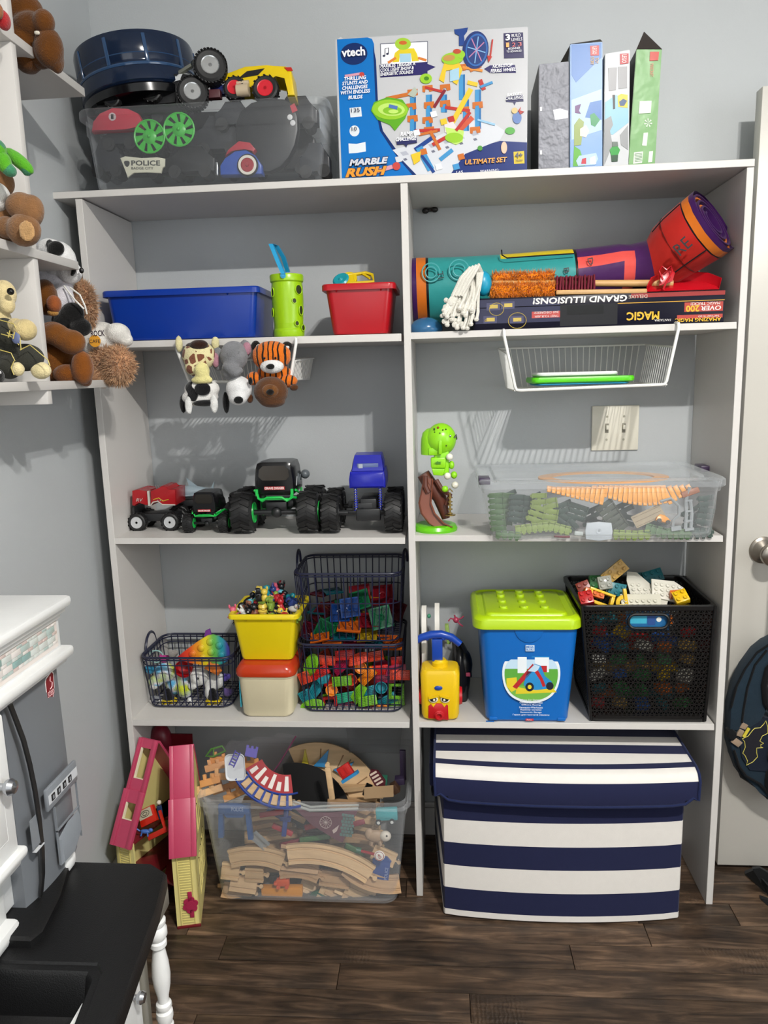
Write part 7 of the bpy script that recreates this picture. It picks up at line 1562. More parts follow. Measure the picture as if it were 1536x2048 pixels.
plush('plush_giraffe', 'plush giraffe head with brown patches at the left of the wire basket', 'plush toy', W3(400, 715, yP), [
    ('head', giraffeM, [E_(398, 712, -.03, .040, .028, .034), E_(392, 735, -.035, .026, .024, .02)]),
    ('eye', '#1a120c', [E_(386, 716, -.058, .003, .003, .003), E_(412, 714, -.058, .003, .003, .003)]), ('ear', '#d8cf9f', [E_(358, 688, -.02, .009, .008, .020), E_(431, 686, -.02, .010, .008, .016)]),
    ('muzzle', '#d9d08f', [E_(404, 742, -.055, .018, .016, .020), E_(404, 760, -.055, .026, .014, .010)]),
    ('mane', '#2b150d', [E_(398, 690, -.045, .022, .016, .012), E_(383, 692, -.035, .014, .012, .008)])], G_)
plush('plush_elephant', 'grey plush elephant head with pink ears in the middle of the wire basket', 'plush toy', W3(465, 715, yP), [
    ('head', '#77787b', [E_(468, 712, -.035, .032, .028, .034), E_(462, 742, -.05, .022, .020, .022), E_(452, 738, -.055, .010, .012, .014)]),
    ('outer_ear', '#77787b', [E_(436, 718, -.022, .018, .008, .028), E_(490, 700, -.024, .016, .008, .024)]), ('trunk', '#6f7073', [E_(458, 736, -.066, .014, .012, .012), E_(468, 746, -.070, .013, .012, .010), E_(479, 741, -.066, .009, .010, .008)]), ('eye', '#151516', [E_(455, 708, -.062, .003, .003, .003), E_(478, 704, -.062, .003, .003, .003)]), ('ear', '#a77886', [E_(431, 720, -.030, .010, .006, .018), E_(494, 697, -.032, .011, .007, .016)])], G_)
plush('plush_tiger', 'orange striped plush tiger head at the right of the wire basket', 'plush toy', W3(545, 720, yP), [
    ('head', tigerM, [E_(543, 712, -.03, .046, .030, .034), E_(548, 745, -.015, .04, .024, .022)]),
    ('ear', '#15110f', [E_(512, 692, -.022, .012, .008, .013), E_(574, 693, -.022, .014, .008, .012)]),
    ('muzzle', '#dedcd8', [E_(544, 733, -.052, .028, .016, .016), E_(516, 694, -.028, .006, .006, .007), E_(574, 695, -.029, .007, .006, .005)]),
    ('nose', '#0d0c0c', [E_(541, 733, -.069, .011, .006, .007), E_(529, 716, -.058, .0045, .004, .004), E_(551, 716, -.058, .0045, .004, .004)])], G_)
plush('plush_cow', 'black and white plush cow hanging at the lower left of the wire basket', 'plush toy', W3(405, 790, yP), [
    ('head', cowM, [E_(404, 778, -.035, .042, .026, .024), E_(400, 795, -.035, .044, .022, .020)]),
    ('patch', '#0f0f11', [E_(405, 778, -.058, .020, .008, .016), E_(410, 806, -.05, .030, .014, .008), E_(452, 805, -.035, .008, .009, .026), E_(366, 808, -.035, .008, .009, .022)]),
    ('horn', '#dedcd6', [E_(377, 811, -.055, .009, .008, .022), E_(428, 808, -.055, .010, .008, .022)])], G_)
plush('plush_dalmatian', 'white plush dog head with a big black nose under the elephant', 'plush toy', W3(478, 785, yP), [
    ('head', '#dedcdc', [E_(478, 778, -.045, .030, .028, .030), E_(476, 795, -.055, .022, .022, .018)]),
    ('nose', '#0b0b0c', [E_(477, 800, -.076, .0125, .007, .009), E_(501, 762, -.066, .006, .006, .010)])], G_)
plush('plush_bear', 'brown plush bear head facing down at the lower right of the wire basket', 'plush toy', W3(543, 785, yP), [
    ('head', '#56341a', [E_(542, 783, -.045, .040, .032, .034), E_(545, 803, -.045, .030, .024, .014)]),
    ('ear', '#4d2c14', [E_(500, 797, -.04, .008, .008, .012), E_(588, 775, -.04, .011, .008, .008)]),
    ('muzzle', '#6a421f', [E_(540, 782, -.070, .020, .012, .016)]), ('nose', '#120c08', [E_(540, 784, -.080, .010, .006, .008)])], G_)
plush('plush_dinosaur', 'spotted plush body tucked between the tiger and the bear in the wire basket', 'plush toy', W3(512, 757, -.03), [('body', tigerM, [E_(508, 757, -.03, .018, .02, .016), E_(570, 762, -.02, .03, .02, .016)])], G_)
# ================================================================== ON TOP OF THE UNIT
zT0 = lambda x: zs('top', x)
q0, q1 = WY(186, 372, -.004), WY(642, 362, -.004); r0_, r1_ = WY(142, 222, -.012), WY(650, 205, -.012)
cxT = (q0.x + q1.x) / 2; hT_ = (WY(400, 207, -.012).z - zT0(cxT)); tilt = math.atan2(zT0(.3) - zT0(-.5), .8)
tb2 = thing('storage_bin', 'clear open bin packed with toy vehicles on top of the shelving unit', 'bin', (cxT, .13, zT0(cxT)))
MT2 = Matrix.Translation((cxT, .132, zT0(cxT) + .0008)) @ Matrix.Rotation(-tilt, 4, 'Y')
w0_, w1_ = q1.x - q0.x, r1_.x - r0_.x - .022
obj('bin_shell', tub(hT_, w0_, .272, w1_, .285, .035, rim=.010, rimh=.015, step=.24, M=MT2), mat('#e8ecf0', .2, 'clear', op=.04, tint=.12), tb2)
M0 = on_cam(618, 258, -.008)
b = B(MT2).box(w1_ / 2 - .012, w1_ / 2 - .010, -.13, .13, hT_ - .06, hT_ - .02); obj('side_rib', b, clear2, tb2)
DY = .004
dkv = mat('#0c0d10', .4); dkv2 = mat('#14161c', .45)
def tv(name, label, cat='toy', group=None): return thing(name, label, cat, (0, 0, 0), group)
# red cap with a number
M0, l0 = seat(182, 264, 278, 264, .010, .05)
o = thing('toy_dome', 'red toy dome with a round number sticker at the left in the top clear bin', 'toy', M0.translation)
obj('dome', B(M0).prism([(0, 0), (.004, .022), (.02, .040), (.05, .052), (.085, .050), (.108, .040), (.116, .026), (.117, .008), (.08, .010), (.04, .004)], -.02, 0, bev=.004), mat('#a81c33', .35), o)
obj('number_sticker', B(M0).cyl((.050, .032, 0), (.050, .032, .0008), .0085, n=20).text('1', .047, .053, .027, .037, 1, M=T(0, 0, .001)), [mat('#b9a9a9', .4), mat('#1b1416', .4)], o)
for u, v, n_ in ((299, 273, 'left'), (358, 259, 'right')):
    p = WY(u, v, .010); o = thing('turbine_wheel', '%s green turbine toy wheel pressed to the front of the top clear bin' % n_, 'toy wheel', p, 'green turbine wheels')
    b = B(frame(p, (1, 0, 0), (0, -1, 0))); Rw = .034
    b.tube([(Rw * cos(i * PI / 12), Rw * sin(i * PI / 12), 0) for i in range(24)], .0022, closed=True).lathe([(0, .004), (.012, .003), (.016, 0), (.012, -.003), (0, -.004)], 20).ell((0, 0, .004), .004)
    for k in range(9):
        a = k * 2 * PI / 9; P4 = [(.010 * cos(a), .010 * sin(a)), (.014 * cos(a + .5), .014 * sin(a + .5)), (Rw * cos(a + .75), Rw * sin(a + .75)), (Rw * cos(a + .3), Rw * sin(a + .3))]; b.prism(P4, -.002, .001)
    obj('turbine', b, mat('#35a832', .35), o)
# torn police door
M0, l0 = seat(240, 318, 325, 318, .004, .02)
o = thing('police_panel', 'torn white police sticker panel low in the top clear bin', 'toy', M0.translation)
obj('panel', B(M0).prism([(.0, .002), (.012, .006), (.05, .002), (.085, .004), (.103, .001), (.102, -.016), (.096, -.018), (.094, -.030), (.06, -.028), (.03, -.028), (.016, -.040), (.010, -.018)], -.004, 0, bev=.001), mat('#c4c2ae', .45), o)
obj('lettering', B(M0).text('POLICE', .026, .092, -.014, -.003, 0, bold=.02, M=T(0, 0, .0005)).text('BADGE CITY', .026, .076, -.022, -.017, 0, M=T(0, 0, .0005)).prism(smooth([(.009, -.004), (.022, -.004), (.022, -.012), (.016, -.018), (.010, -.012)], 1), .0004, .0008), mat('#2b2b2b', .5), o)
# blue and red car with a white-wall wheel
M0, l0 = seat(440, 350, 520, 348, .006, .02)
o = thing('toy_car', 'blue and red toy car nose with a white walled wheel in the top clear bin', 'toy car', M0.translation)
obj('car_body', B(M0).prism([(0, 0), (.0, .020), (.012, .036), (.035, .050), (.060, .052), (.080, .040), (.094, .020), (.095, 0)], -.03, 0, bev=.004), mat('#22489c', .3), o)
obj('car_hood', B(M0).prism([(.012, .038), (.035, .053), (.060, .055), (.076, .044), (.082, .052), (.070, .066), (.045, .070), (.02, .052)], -.028, .002, bev=.003), mat('#a01f2e', .3), o)
w_o = obj('wheel', B(M0).lathe([(.021, 0), (.024, .003), (.021, .006), (0, .006)], 28, 0, M=T(.064, .018, 0)).lathe([(.0205, .0061), (.0205, .0068), (.0150, .0068), (.0150, .0061)], 28, 1, M=T(.064, .018, 0)).lathe([(.0150, .0061), (.013, .0075), (.004, .0075), (.003, .010), (0, .010)], 28, 2, M=T(.064, .018, 0)), [tyre, mat('#cfcabd', .4), mat('#8f1824', .3)], o)
obj('chrome_bar', B(M0).box(-.010, -.004, .0, .028, -.01, .0, bev=.002), chrome, o)
# big black panel and dark vehicles
M0, l0 = seat(500, 345, 640, 340, .022, .02)
o = thing('toy_car_shell', 'large black curved toy car shell at the right of the top clear bin', 'toy', M0.translation)
obj('shell', B(M0).prism(smooth([(.0, .0), (-.03, .05), (-.03, .12), (.02, .155), (.10, .15), (.115, .10), (.10, .04), (.06, .0)], 1), -.03, 0, bev=.006), dkv, o)
obj('shell_marks', B(M0).ell((.094, .112, 0), (.006, .006, .001)).ell((.100, .100, 0), (.006, .006, .001)).prism([(.095, .135), (.105, .140), (.112, .125), (.100, .120)], 0, .001, 1), [mat('#c9c9c9', .4), mat('#a9343e', .4)], o)
for i, (u, v, w_, h_, y, c_) in enumerate([(185, 345, 60, 60, .03, dkv2), (245, 300, 90, 40, .05, dkv), (330, 345, 100, 45, .02, dkv), (390, 300, 90, 60, .05, dkv2), (430, 250, 70, 40, .04, dkv2), (205, 290, 70, 30, .03, dkv2), (600, 345, 60, 50, .02, dkv2), (545, 250, 90, 50, .09, dkv2), (300, 235, 80, 30, .09, dkv), (195, 350, 140, 100, .13, dkv), (340, 346, 150, 112, .14, dkv2), (490, 340, 140, 112, .15, dkv)]):
    M0, l0 = seat(u, v, u + w_, v - 4, y, .05); hh2 = h_ * .00122
    o = thing('toy_vehicle', '%s toy vehicle %s the top clear bin' % (['small dark', 'long dark', 'low dark', 'boxy dark', 'dark', 'flat dark', 'rounded dark', 'wide dark', 'narrow dark', 'tall dark', 'bulky dark', 'deep dark'][i], ['in the bottom left corner of', 'behind the left turbine wheel in', 'right of the police sticker in', 'below the right turbine wheel in', 'high in the middle of', 'under the red dome in', 'in the bottom right corner of', 'behind the black shell in', 'at the back left of', 'in the deep left of', 'in the deep centre of', 'in the deep right of'][i]), 'toy car', M0.translation, 'dark vehicles packed in the top bin')
    obj('car_body', B(M0).prism([(0, 0), (0, hh2 * .55), (l0 * .2, hh2 * .6), (l0 * .32, hh2), (l0 * .75, hh2), (l0 * .88, hh2 * .6), (l0, hh2 * .5), (l0, 0)], -.035, 0, bev=.003), c_, o)
    for x in (.2, .8): obj('wheel', B(M0).cyl((l0 * x, 0, -.036), (l0 * x, 0, .004), .014, n=20).cyl((l0 * x, 0, .004), (l0 * x, 0, .0045), .007, n=12), tyre, o)
DY = 0
# ---- heap above the bin
def heapcar(name, label, ua, va, ub, vb, y, up, poly, depth, m, wheels, rimm, extra=None, wr=.02):
    M0, l0 = seat(ua, va, ub, vb, y, up); o = thing(name, label, 'toy car', M0.translation)
    obj('car_body', B(M0).prism([(x * l0, z * l0) for x, z in poly], -depth, 0, bev=.003), m, o)
    for (x, z, d_, r_) in wheels: wheel(o, M0 @ V((x * l0, z * l0, d_)), r_, r_ * .75, rimm, M0.to_3x3() @ V((0, 0, 1)), tread=14, hub=.6)
    if extra: extra(M0, l0, o)
    return o
jx = WY(245, 150, .135)
jug = thing('water_jug', 'big dark blue translucent drum tilted in the corner behind the top clear bin', 'jug', (jx.x, .14, zT0(-.6)))
jm = mat('#14223a', .12, 'clear', op=.86, tint=.9, bump=.05)
RJ = (WY(362, 130, .14).x - WY(131, 150, .14).x) / 2 * .97; xc_ = max(WL + RJ + .012, (WY(362, 130, .14).x + WY(131, 150, .14).x) / 2)
ztop = WY(250, 66, .02).z
MJ = T(xc_ + .012, .136, ztop, ry=-.14)
b = B(MJ); b.lathe([(0, -.128), (RJ * .84, -.128), (RJ * .90, -.112), (RJ, -.104), (RJ * 1.0, -.072), (RJ * .985, -.068), (RJ * .985, -.062), (RJ, -.058), (RJ, -.010), (RJ * .985, -.003), (RJ * .93, .0), (RJ * .3, .0), (0, .0)], 56)
obj('drum', b, jm, jug)
b = B(MJ); b.lathe([(RJ * 1.004, -.075), (RJ * 1.012, -.072), (RJ * 1.004, -.069)], 56).lathe([(RJ * .995, -.052), (RJ * 1.006, -.050), (RJ * .995, -.048)], 56)
for k in range(10): a = -PI + k * PI / 5 + .2; b.box(RJ * .985, RJ * 1.012, -.004, .004, -.070, -.012, M=Matrix.Rotation(a, 4, 'Z'), bev=.001)
obj('drum_rib', b, mat('#2b4668', .12), jug)
obj('drum_base', B(MJ).lathe([(RJ * .84, -.133), (RJ * .97, -.128), (RJ * .985, -.112), (RJ * .93, -.104), (RJ * .8, -.12)], 56), mat('#0a0b0e', .15), jug)
heapcar('toy_car', 'long black toy car with a chrome wheel atop the left end of the bin', 235, 215, 345, 205, .05, .2, [(0, 0), (.05, .12), (.3, .16), (.5, .34), (.9, .42), (1.05, .30), (1.05, .0)], .05, dkv, [(.66, .18, .004, .024)], chrome)
heapcar('toy_car', 'black toy wheel base peeking over the left rim of the top clear bin', 190, 218, 235, 210, .03, .2, [(0, 0), (.2, .3), (.8, .5), (1.0, .2), (1, 0)], .03, dkv, [(.85, .2, .004, .02)], dkv2)
def pol_extra(M0, l0, o):
    obj('lettering', B(M0).text('POLICE', .062 * 1, .098, .006, .014, 0, M=T(.012, .012, .0015, rz=-.5)).text('K9', .07, .09, -.006, .004, 0, M=T(.01, .01, .0015, rz=-.5)), mat('#1a1b1e', .5), o)
    obj('window', B(M0).prism([(.030, .012), (.046, .016), (.052, .004), (.040, .0)], 0, .001).prism([(.0, .014), (.022, .018), (.024, .012), (.004, .009)], 0, .001), dkv, o)
o = thing('toy_police_car', 'white and black toy police car lying on its side on the bin heap', 'toy car', W3(375, 160, .07))
gp = GY(.055); b = B(FRONT(.055)); b.prism([gp(*p) for p in [(322, 182), (330, 160), (344, 148), (372, 146), (392, 150), (402, 162), (412, 176), (408, 186), (396, 180), (384, 164), (362, 158), (346, 164), (338, 180)]], -.06, 0, bev=.003); obj('car_body', b, mat('#cfd2d4', .3), o)
b = B(FRONT(.054)); b.prism([gp(*p) for p in [(366, 148), (380, 150), (374, 160), (362, 156)]], 0, .001).prism([gp(*p) for p in [(346, 149), (358, 148), (354, 152), (344, 153)]], 0, .001).prism([gp(*p) for p in [(320, 205), (325, 180), (345, 164), (362, 160), (352, 205)]], -.05, .0); obj('window', b, dkv, o)
b = B(FRONT(.0535) @ Matrix.Translation((*gp(396, 178), 0)) @ Matrix.Rotation(.95, 4, 'Z')); b.text('POLICE', -.004, .020, .001, .008, 0).text('CITY', .002, .016, -.008, -.001, 0); obj('lettering', b, dkv, o)
for u, v, y_, r_ in ((421, 136, .045, .037), (386, 188, .040, .035), (349, 140, .10, .026)): wheel(o, WY(u, v, y_), r_, r_ * .8, chrome, (.25, -1, .1), tread=30, hub=.55)
obj('silver_arm', B().tube([WY(350, 152, .07), WY(385, 130, .07), WY(410, 140, .05)], .006).ell(WY(395, 128, .07), (.016, .012, .010)), mat('#8f9085', .3, 'metal'), o)
def y_extra(M0, l0, o):
    obj('stripe_print', B(M0).prism([(.05 * 1.0, .055), (.09, .060), (.075, .046), (.03, .040)], 0, .0012), dkv, o)
    obj('tail_light', B(M0).prism([(.134, .060), (.150, .060), (.154, .052), (.142, .052)], 0, .0014), mat('#b3251a', .3), o)
o = heapcar('toy_car', 'yellow toy monster car with red wheel hubs at the right of the bin heap', 450, 195, 585, 190, .05, .15, [(-.02, .12), (.0, .34), (.30, .44), (.62, .44), (.90, .42), (.98, .36), (1.03, .0), (.92, .0), (.90, .26), (.75, .30), (.55, .20), (.52, .08), (.3, .18)], .06, mat('#d9bb0b', .3), [(.62, .06, .006, .030), (.16, .10, .004, .026)], mat('#c41a2a', .35), y_extra)
obj('hub_can', B().cyl(WY(474, 182, .04), WY(498, 180, .04), .013, n=18).cyl(WY(474, 168, .045), WY(498, 166, .045), .006, n=10), [mat('#b9a88e', .3)], o)
blk('toy_part', 'small dark red part between the police car and the yellow car', 'toy', Matrix.Translation(WY(425, 190, .05)), (.04, .02, .018), mat('#4a1f24', .4))
blk('toy_part', 'blue toy part beneath the yellow car on the bin heap', 'toy', Matrix.Translation(WY(442, 182, .07)), (.045, .02, .02), mat('#1c2a6c', .4))
b = B(T(-.138, .10, zT0(-.1) + .055)); b.prism([(0, .0), (.016, .02), (.02, .038), (.022, .006), (.03, -.02), (.012, -.03)], 0, .03, M=Matrix(((1, 0, 0, 0), (0, 0, 1, 0), (0, 1, 0, 0), (0, 0, 0, 1))))
# ---- marble run box
YB = .045
def G(u, v): p = WY(u, v, YB); return (p.x, p.z)
vx0, vx1 = G(674, 200)[0] - .0, G(1055, 200)[0]
vb = thing('toy_box', 'large white and blue marble run toy box standing on top of the unit', 'box', ((vx0 + vx1) / 2, .1, zT0(0)))
zt0, zt1 = G(674, 78)[1], G(1054, 53)[1]; zb0_, zb1_ = zT0(vx0) + .0008, zT0(vx1) + .0008
paper = mat('#bcbdc0', .22, 'paper', amt=.02, bump=.12)
b = B(); b.add([(vx0, YB, zb0_), (vx1, YB, zb1_), (vx1, YB + .105, zb1_), (vx0, YB + .105, zb0_), (vx0, YB, zt0), (vx1, YB, zt1), (vx1, YB + .105, zt1), (vx0, YB + .105, zt0)], [(0, 3, 2, 1), (4, 5, 6, 7), (0, 1, 5, 4), (1, 2, 6, 5), (2, 3, 7, 6), (3, 0, 4, 7)])
bmesh.ops.bevel(b.bm, geom=b.bm.edges[:], offset=.0012, segments=2, affect='EDGES')
obj('box_body', b, paper, vb)
obj('open_flap', B().prism([G(1040, 50), G(1055, 46), G(1053, 56)], 0, .0006, M=FRONT(YB + .02)).prism([G(672, 76), G(680, 70), G(690, 77)], 0, .0006, M=FRONT(YB + .01)), mat('#c9c9c9', .5), vb)
PC = {}
def flat(name, shapes, parent, y0, kind='paper', rough=.25):
    """shapes: (hex, layer, [pixel outline]) printed on the front face"""
    cols = []; b = B(FRONT(y0))
    for i, (hx, ly, P) in enumerate(sorted(shapes, key=lambda q: q[1])):
        if hx not in cols: cols.append(hx)
        b.prism([(p if len(p) == 2 and abs(p[0]) < 3 else G(*p)) for p in P], -.0002, .0003 + i * .00003, cols.index(hx))
    return obj(name, b, [mat(h, rough, kind, amt=.02, bump=.03) for h in cols], parent)
bL = zb0_ + .0
def el(u, v, ru, rv, a=0, n=20): return [(u + ru * cos(t) * cos(a) - rv * sin(t) * sin(a), v + ru * cos(t) * sin(a) + rv * sin(t) * cos(a)) for t in [2 * PI * i / n for i in range(n)]]
def ln(u0, v0, u1, v1, w_): 
    d = math.hypot(u1 - u0, v1 - v0); nx, ny = -(v1 - v0) / d * w_ / 2, (u1 - u0) / d * w_ / 2; return [(u0 + nx, v0 + ny), (u1 + nx, v1 + ny), (u1 - nx, v1 - ny), (u0 - nx, v0 - ny)]
bot = 359
S_ = [('#0f6cb8', 0, [(674, 79), (735, 75), (744, 78), (748, 88), (750, 130), (754, 220), (762, 260), (780, 290), (800, 315), (830, 350), (832, 354), (684, 359)]),
      ('#1c2f6e', 0, [(830, 352), (790, 300), (810, 300), (920, 305), (1000, 282), (1054, 285), (1054, 348)]),
      ('#0c2c66', 1, [(752, 120), (757, 225), (766, 262), (800, 310), (834, 352), (828, 354), (794, 314), (760, 262), (752, 222), (746, 90)]),
      ('#132a5e', 2, el(708, 108, 27, 22, -.12, 28)),
      ('#d7dde2', 1, el(709, 262, 10, 11)), ('#d7dde2', 1, [(699, 216), (722, 214), (724, 233), (701, 235)]),
      ('#d7dde2', 1, [(697, 287), (713, 288), (731, 284), (732, 303), (714, 306), (698, 307)]),
      ('#ececee', 1, [(761, 88), (855, 83), (855, 125), (762, 128)]), ('#26304e', 2, ln(761, 88, 855, 83, 1.2)), ('#26304e', 2, ln(761, 88, 762, 128, 1.2)), ('#26304e', 2, ln(855, 83, 855, 125, 1.2)),
      ('#2a2560', 2, [(759, 130), (855, 124), (855, 128), (871, 134), (855, 142), (855, 149), (761, 155)]),
      ('#d8c22c', 3, [(785, 125), (790, 106), (800, 98), (828, 97), (834, 108), (838, 122), (824, 123), (822, 108), (800, 109), (798, 124)]), ('#9cc23a', 4, el(806, 88, 16, 12)), ('#c0602c', 5, el(806, 86, 8, 4)), ('#9ec3d6', 4, [(799, 108), (822, 107), (822, 124), (800, 125)]), ('#cf7a36', 3, ln(776, 126, 792, 116, 5)), ('#cf7a36', 3, ln(836, 116, 853, 121, 5)),
      ('#2a2560', 2, [(968, 138), (980, 131), (1030, 130), (1032, 146), (980, 146)]), ('#31325a', 2, [(1012, 194), (1046, 190), (1047, 203), (1032, 204), (1029, 211), (1026, 205), (1012, 204)]),
      ('#2a2553', 2, [(1007, 67), (1046, 65), (1048, 116), (1008, 117)]), ('#d2b83c', 2, [(1027, 304), (1048, 302), (1049, 327), (1028, 328)])]
flat('printed_background', S_, vb, YB - .0002)
blu_, org, gre, ylw, rdd, sil_, nav = '#3f8cc0', '#c06a2c', '#8fc02f', '#dcb92f', '#b2332e', '#c9ccd2', '#1d3f84'
S_ = [(sil_, 0, [(785, 300), (860, 280), (940, 240), (985, 245), (1010, 262), (1000, 280), (930, 308), (900, 350), (835, 352)])]
for i in range(6): S_.append(('#a9acb8', 1, [(800 + 28 * i, 305 - 8 * i), (812 + 28 * i, 302 - 8 * i), (818 + 28 * i, 309 - 8 * i), (806 + 28 * i, 312 - 8 * i)])); S_.append(('#6d7080', 2, [(806 + 28 * i, 318 - 8 * i), (812 + 28 * i, 316 - 8 * i), (815 + 28 * i, 320 - 8 * i), (809 + 28 * i, 322 - 8 * i)]))
for u, v0, v1 in ((820, 195, 262), (852, 190, 255), (882, 190, 225), (918, 150, 200), (926, 200, 262), (950, 180, 258)): S_ += [(blu_, 3, [(u, v0), (u + 12, v0 - 1), (u + 12, v1), (u, v1)]), ('#2a6ca4', 4, [(u + 8, v0), (u + 12, v0 - 1), (u + 12, v1), (u + 8, v1)])]
for u, v in ((815, 180), (845, 172), (880, 170), (848, 205), (880, 202), (815, 232), (845, 235), (912, 130), (945, 205), (918, 215), (848, 255), (940, 255), (812, 208)): S_.append((org, 5, [(u, v), (u + 20, v - 2), (u + 21, v + 10), (u + 14, v + 12), (u + 12, v + 6), (u + 6, v + 7), (u + 5, v + 13), (u, v + 12)]))
for u0, v0, u1, v1, w_, c_ in ((772, 198, 830, 186, 7, org), (850, 175, 890, 185, 5, rdd), (868, 215, 890, 180, 6, '#7a2230'), (830, 262, 880, 260, 6, rdd), (890, 215, 940, 222, 6, rdd), (905, 245, 942, 178, 10, ylw), (918, 262, 945, 235, 10, '#c4553a'), (870, 272, 830, 300, 8, nav), (940, 142, 962, 132, 6, org), (925, 135, 965, 142, 5, '#d78a3a'), (935, 165, 955, 170, 8, ylw), (960, 160, 968, 180, 8, rdd), (838, 295, 862, 340, 14, blu_), (842, 310, 868, 345, 6, nav), (865, 290, 905, 268, 7, rdd), (880, 320, 905, 300, 8, blu_), (860, 262, 880, 300, 6, org), (838, 270, 875, 262, 5, org)): S_.append((c_, 6, ln(u0, v0, u1, v1, w_)))
S_ += [('#5aa024', 7, [(742, 222), (748, 205), (775, 195), (805, 200), (818, 218), (810, 238), (798, 252), (790, 262), (780, 250), (755, 240)]), (gre, 8, el(780, 220, 36, 20, .05)), ('#b7d96c', 9, el(783, 220, 27, 13, .05)), ('#7fb62c', 10, el(785, 222, 19, 8)), ('#b7d96c', 11, el(787, 224, 10, 4)), ('#4f6fb0', 12, ln(778, 213, 795, 217, 7)),
       (gre, 8, el(852, 158, 12, 10)), ('#3f7a1c', 9, el(853, 158, 5, 4)), ('#a9b2a4', 8, [(830, 175), (815, 190), (828, 196), (836, 184)]),
       (ylw, 7, [(878, 160), (888, 128), (902, 118), (918, 125), (925, 140), (914, 170), (906, 165), (904, 140), (892, 142), (888, 166)]), ('#9ec3d6', 8, [(900, 142), (918, 136), (918, 160), (900, 164)]), (gre, 8, el(905, 118, 22, 12, -.1)), ('#b98a4a', 9, el(898, 117, 12, 6, -.1)), (gre, 9, el(922, 110, 8, 8)), ('#b2452e', 9, el(914, 104, 8, 5)),
       (nav, 7, [(908, 60), (936, 56), (934, 64), (928, 72), (930, 92), (918, 92), (918, 72), (910, 68)]), ('#182f6c', 7, el(951, 101, 26, 38, .12, 28)), ('#2f62a8', 8, el(953, 101, 22, 33, .12, 28)), ('#1c3774', 9, el(953, 101, 19, 29, .12, 28))]
for k in range(8): S_.append(('#b7789c' if k % 2 else '#7fb0d8', 10, ln(953, 101, 953 + 18 * cos(k * PI / 4 + .2), 101 + 27 * sin(k * PI / 4 + .2), 2)))
S_ += [('#b7d96c', 7, [(890, 255), (928, 262), (925, 284), (912, 290), (898, 284)]), ('#d9cfd0', 6, [(888, 246), (905, 242), (918, 262), (890, 266)]), (gre, 8, el(908, 276, 18, 10)), (rdd, 9, ln(912, 262, 940, 225, 6)), (ylw, 8, [(822, 310), (842, 303), (840, 322), (828, 330)]), (rdd, 9, ln(985, 80, 980, 118, 3)), (rdd, 9, [(974, 112), (984, 114), (977, 126)]), ('#4c8f3c', 8, el(960, 297, 5, 5)),
       ('#2b2e5c', 9, [(793, 284), (806, 278), (833, 276), (834, 286), (815, 289), (813, 295), (808, 289), (794, 290)]), ('#b53a4a', 8, el(984, 290, 0.1, .1)), ('#5f7bb0', 7, el(1034, 236, 9, 12)), ('#c9b27a', 8, el(1029, 222, 6, 6)), ('#e0b9a0', 8, el(1008, 296, 6, 12)), ('#57a04a', 7, el(1020, 262, 10, 7)), ('#a93a38', 9, [(1036, 222), (1042, 214), (1040, 222), (1048, 224), (1040, 230)]), (blu_, 7, ln(960, 175, 985, 165, 5)), ('#8fb9d6', 7, ln(955, 240, 990, 250, 4))]
for i, (u, v) in enumerate(((826, 262), (840, 300), (790, 315), (870, 330), (905, 330), (915, 310), (880, 240), (860, 225), (895, 235))): S_.append((('#dfe2e6', org, sil_, '#dfe2e6', blu_, org, ylw, '#dfe2e6', rdd)[i], 7, [(u, v), (u + 12, v - 3), (u + 15, v + 8), (u + 3, v + 11)]))
flat('printed_marble_run', S_, vb, YB - .0003)
# lettering
def gt(b, t_, u0, v0, u1, v1, m=0, ly=15, **k):    # text box from lower-left (u0,v0) to upper right (u1,v1) in picture coordinates
    a_, c_, d_ = G(u0, v0), G(u1, v0 + (v1 - v0) * 0), G(u0, v1); sl = k.pop('slope', -.05)
    w2_ = c_[0] - a_[0]; h2_ = d_[1] - a_[1]
    M0 = FRONT(YB) @ Matrix.Translation((a_[0], a_[1], ly * .00025)) @ Matrix.Rotation(-sl * .4, 4, 'Z')
    b.text(t_, 0, w2_, 0, h2_, m, M=M0, **k)
b = B()
for i, (t_, u0, u1) in enumerate((('THRILLING', 689, 733), ('STUNTS AND', 685, 736), ('CHALLENGES', 685, 736), ('WITH ENDLESS', 682, 741), ('BUILDS', 697, 726))): gt(b, t_, u0, 163 + i * 9.3, u1, 155.5 + i * 9.3, 0, shear=.2, bold=.03)
gt(b, 'vtech', 684, 116, 731, 98, 0, bold=.03)
for i, (t_, u0, u1) in enumerate((('MARBLES TRIGGER A', 761, 831), ('COOL LIGHT SHOW &', 761, 828), ('ENERGETIC SOUNDS', 761, 827))): gt(b, t_, u0, 137.5 + i * 8, u1, 130.5 + i * 8, 0, shear=.2, bold=.03)
gt(b, 'NON-STOP', 985, 138, 1025, 131, 0, shear=.2, bold=.02); gt(b, 'FERRIS WHEEL', 981, 147, 1031, 140, 0, shear=.2, bold=.02); gt(b, 'BASKET', 1014, 193.5, 1044, 187.5, 0, shear=.2); gt(b, 'CHALLENGE', 1011, 201.5, 1047, 195, 0, shear=.2)
gt(b, 'RAMP', 801, 274, 826, 265, 0, shear=.2, bold=.03); gt(b, 'CHALLENGE', 792, 284, 833, 276, 0, shear=.2, bold=.03)
gt(b, '3', 1011, 83, 1020, 70, 0, bold=.04); gt(b, 'BUILD', 1023, 76, 1041, 70, 0); gt(b, 'LEVELS', 1023, 84, 1044, 78, 0); gt(b, 'BEGINNER', 1016, 101, 1040, 97, 0); gt(b, 'TO ADVANCED', 1013, 107, 1043, 103, 0)
gt(b, '145', 913, 348, 926, 343, 0); gt(b, 'WARNING:', 960, 346, 998, 341, 0)
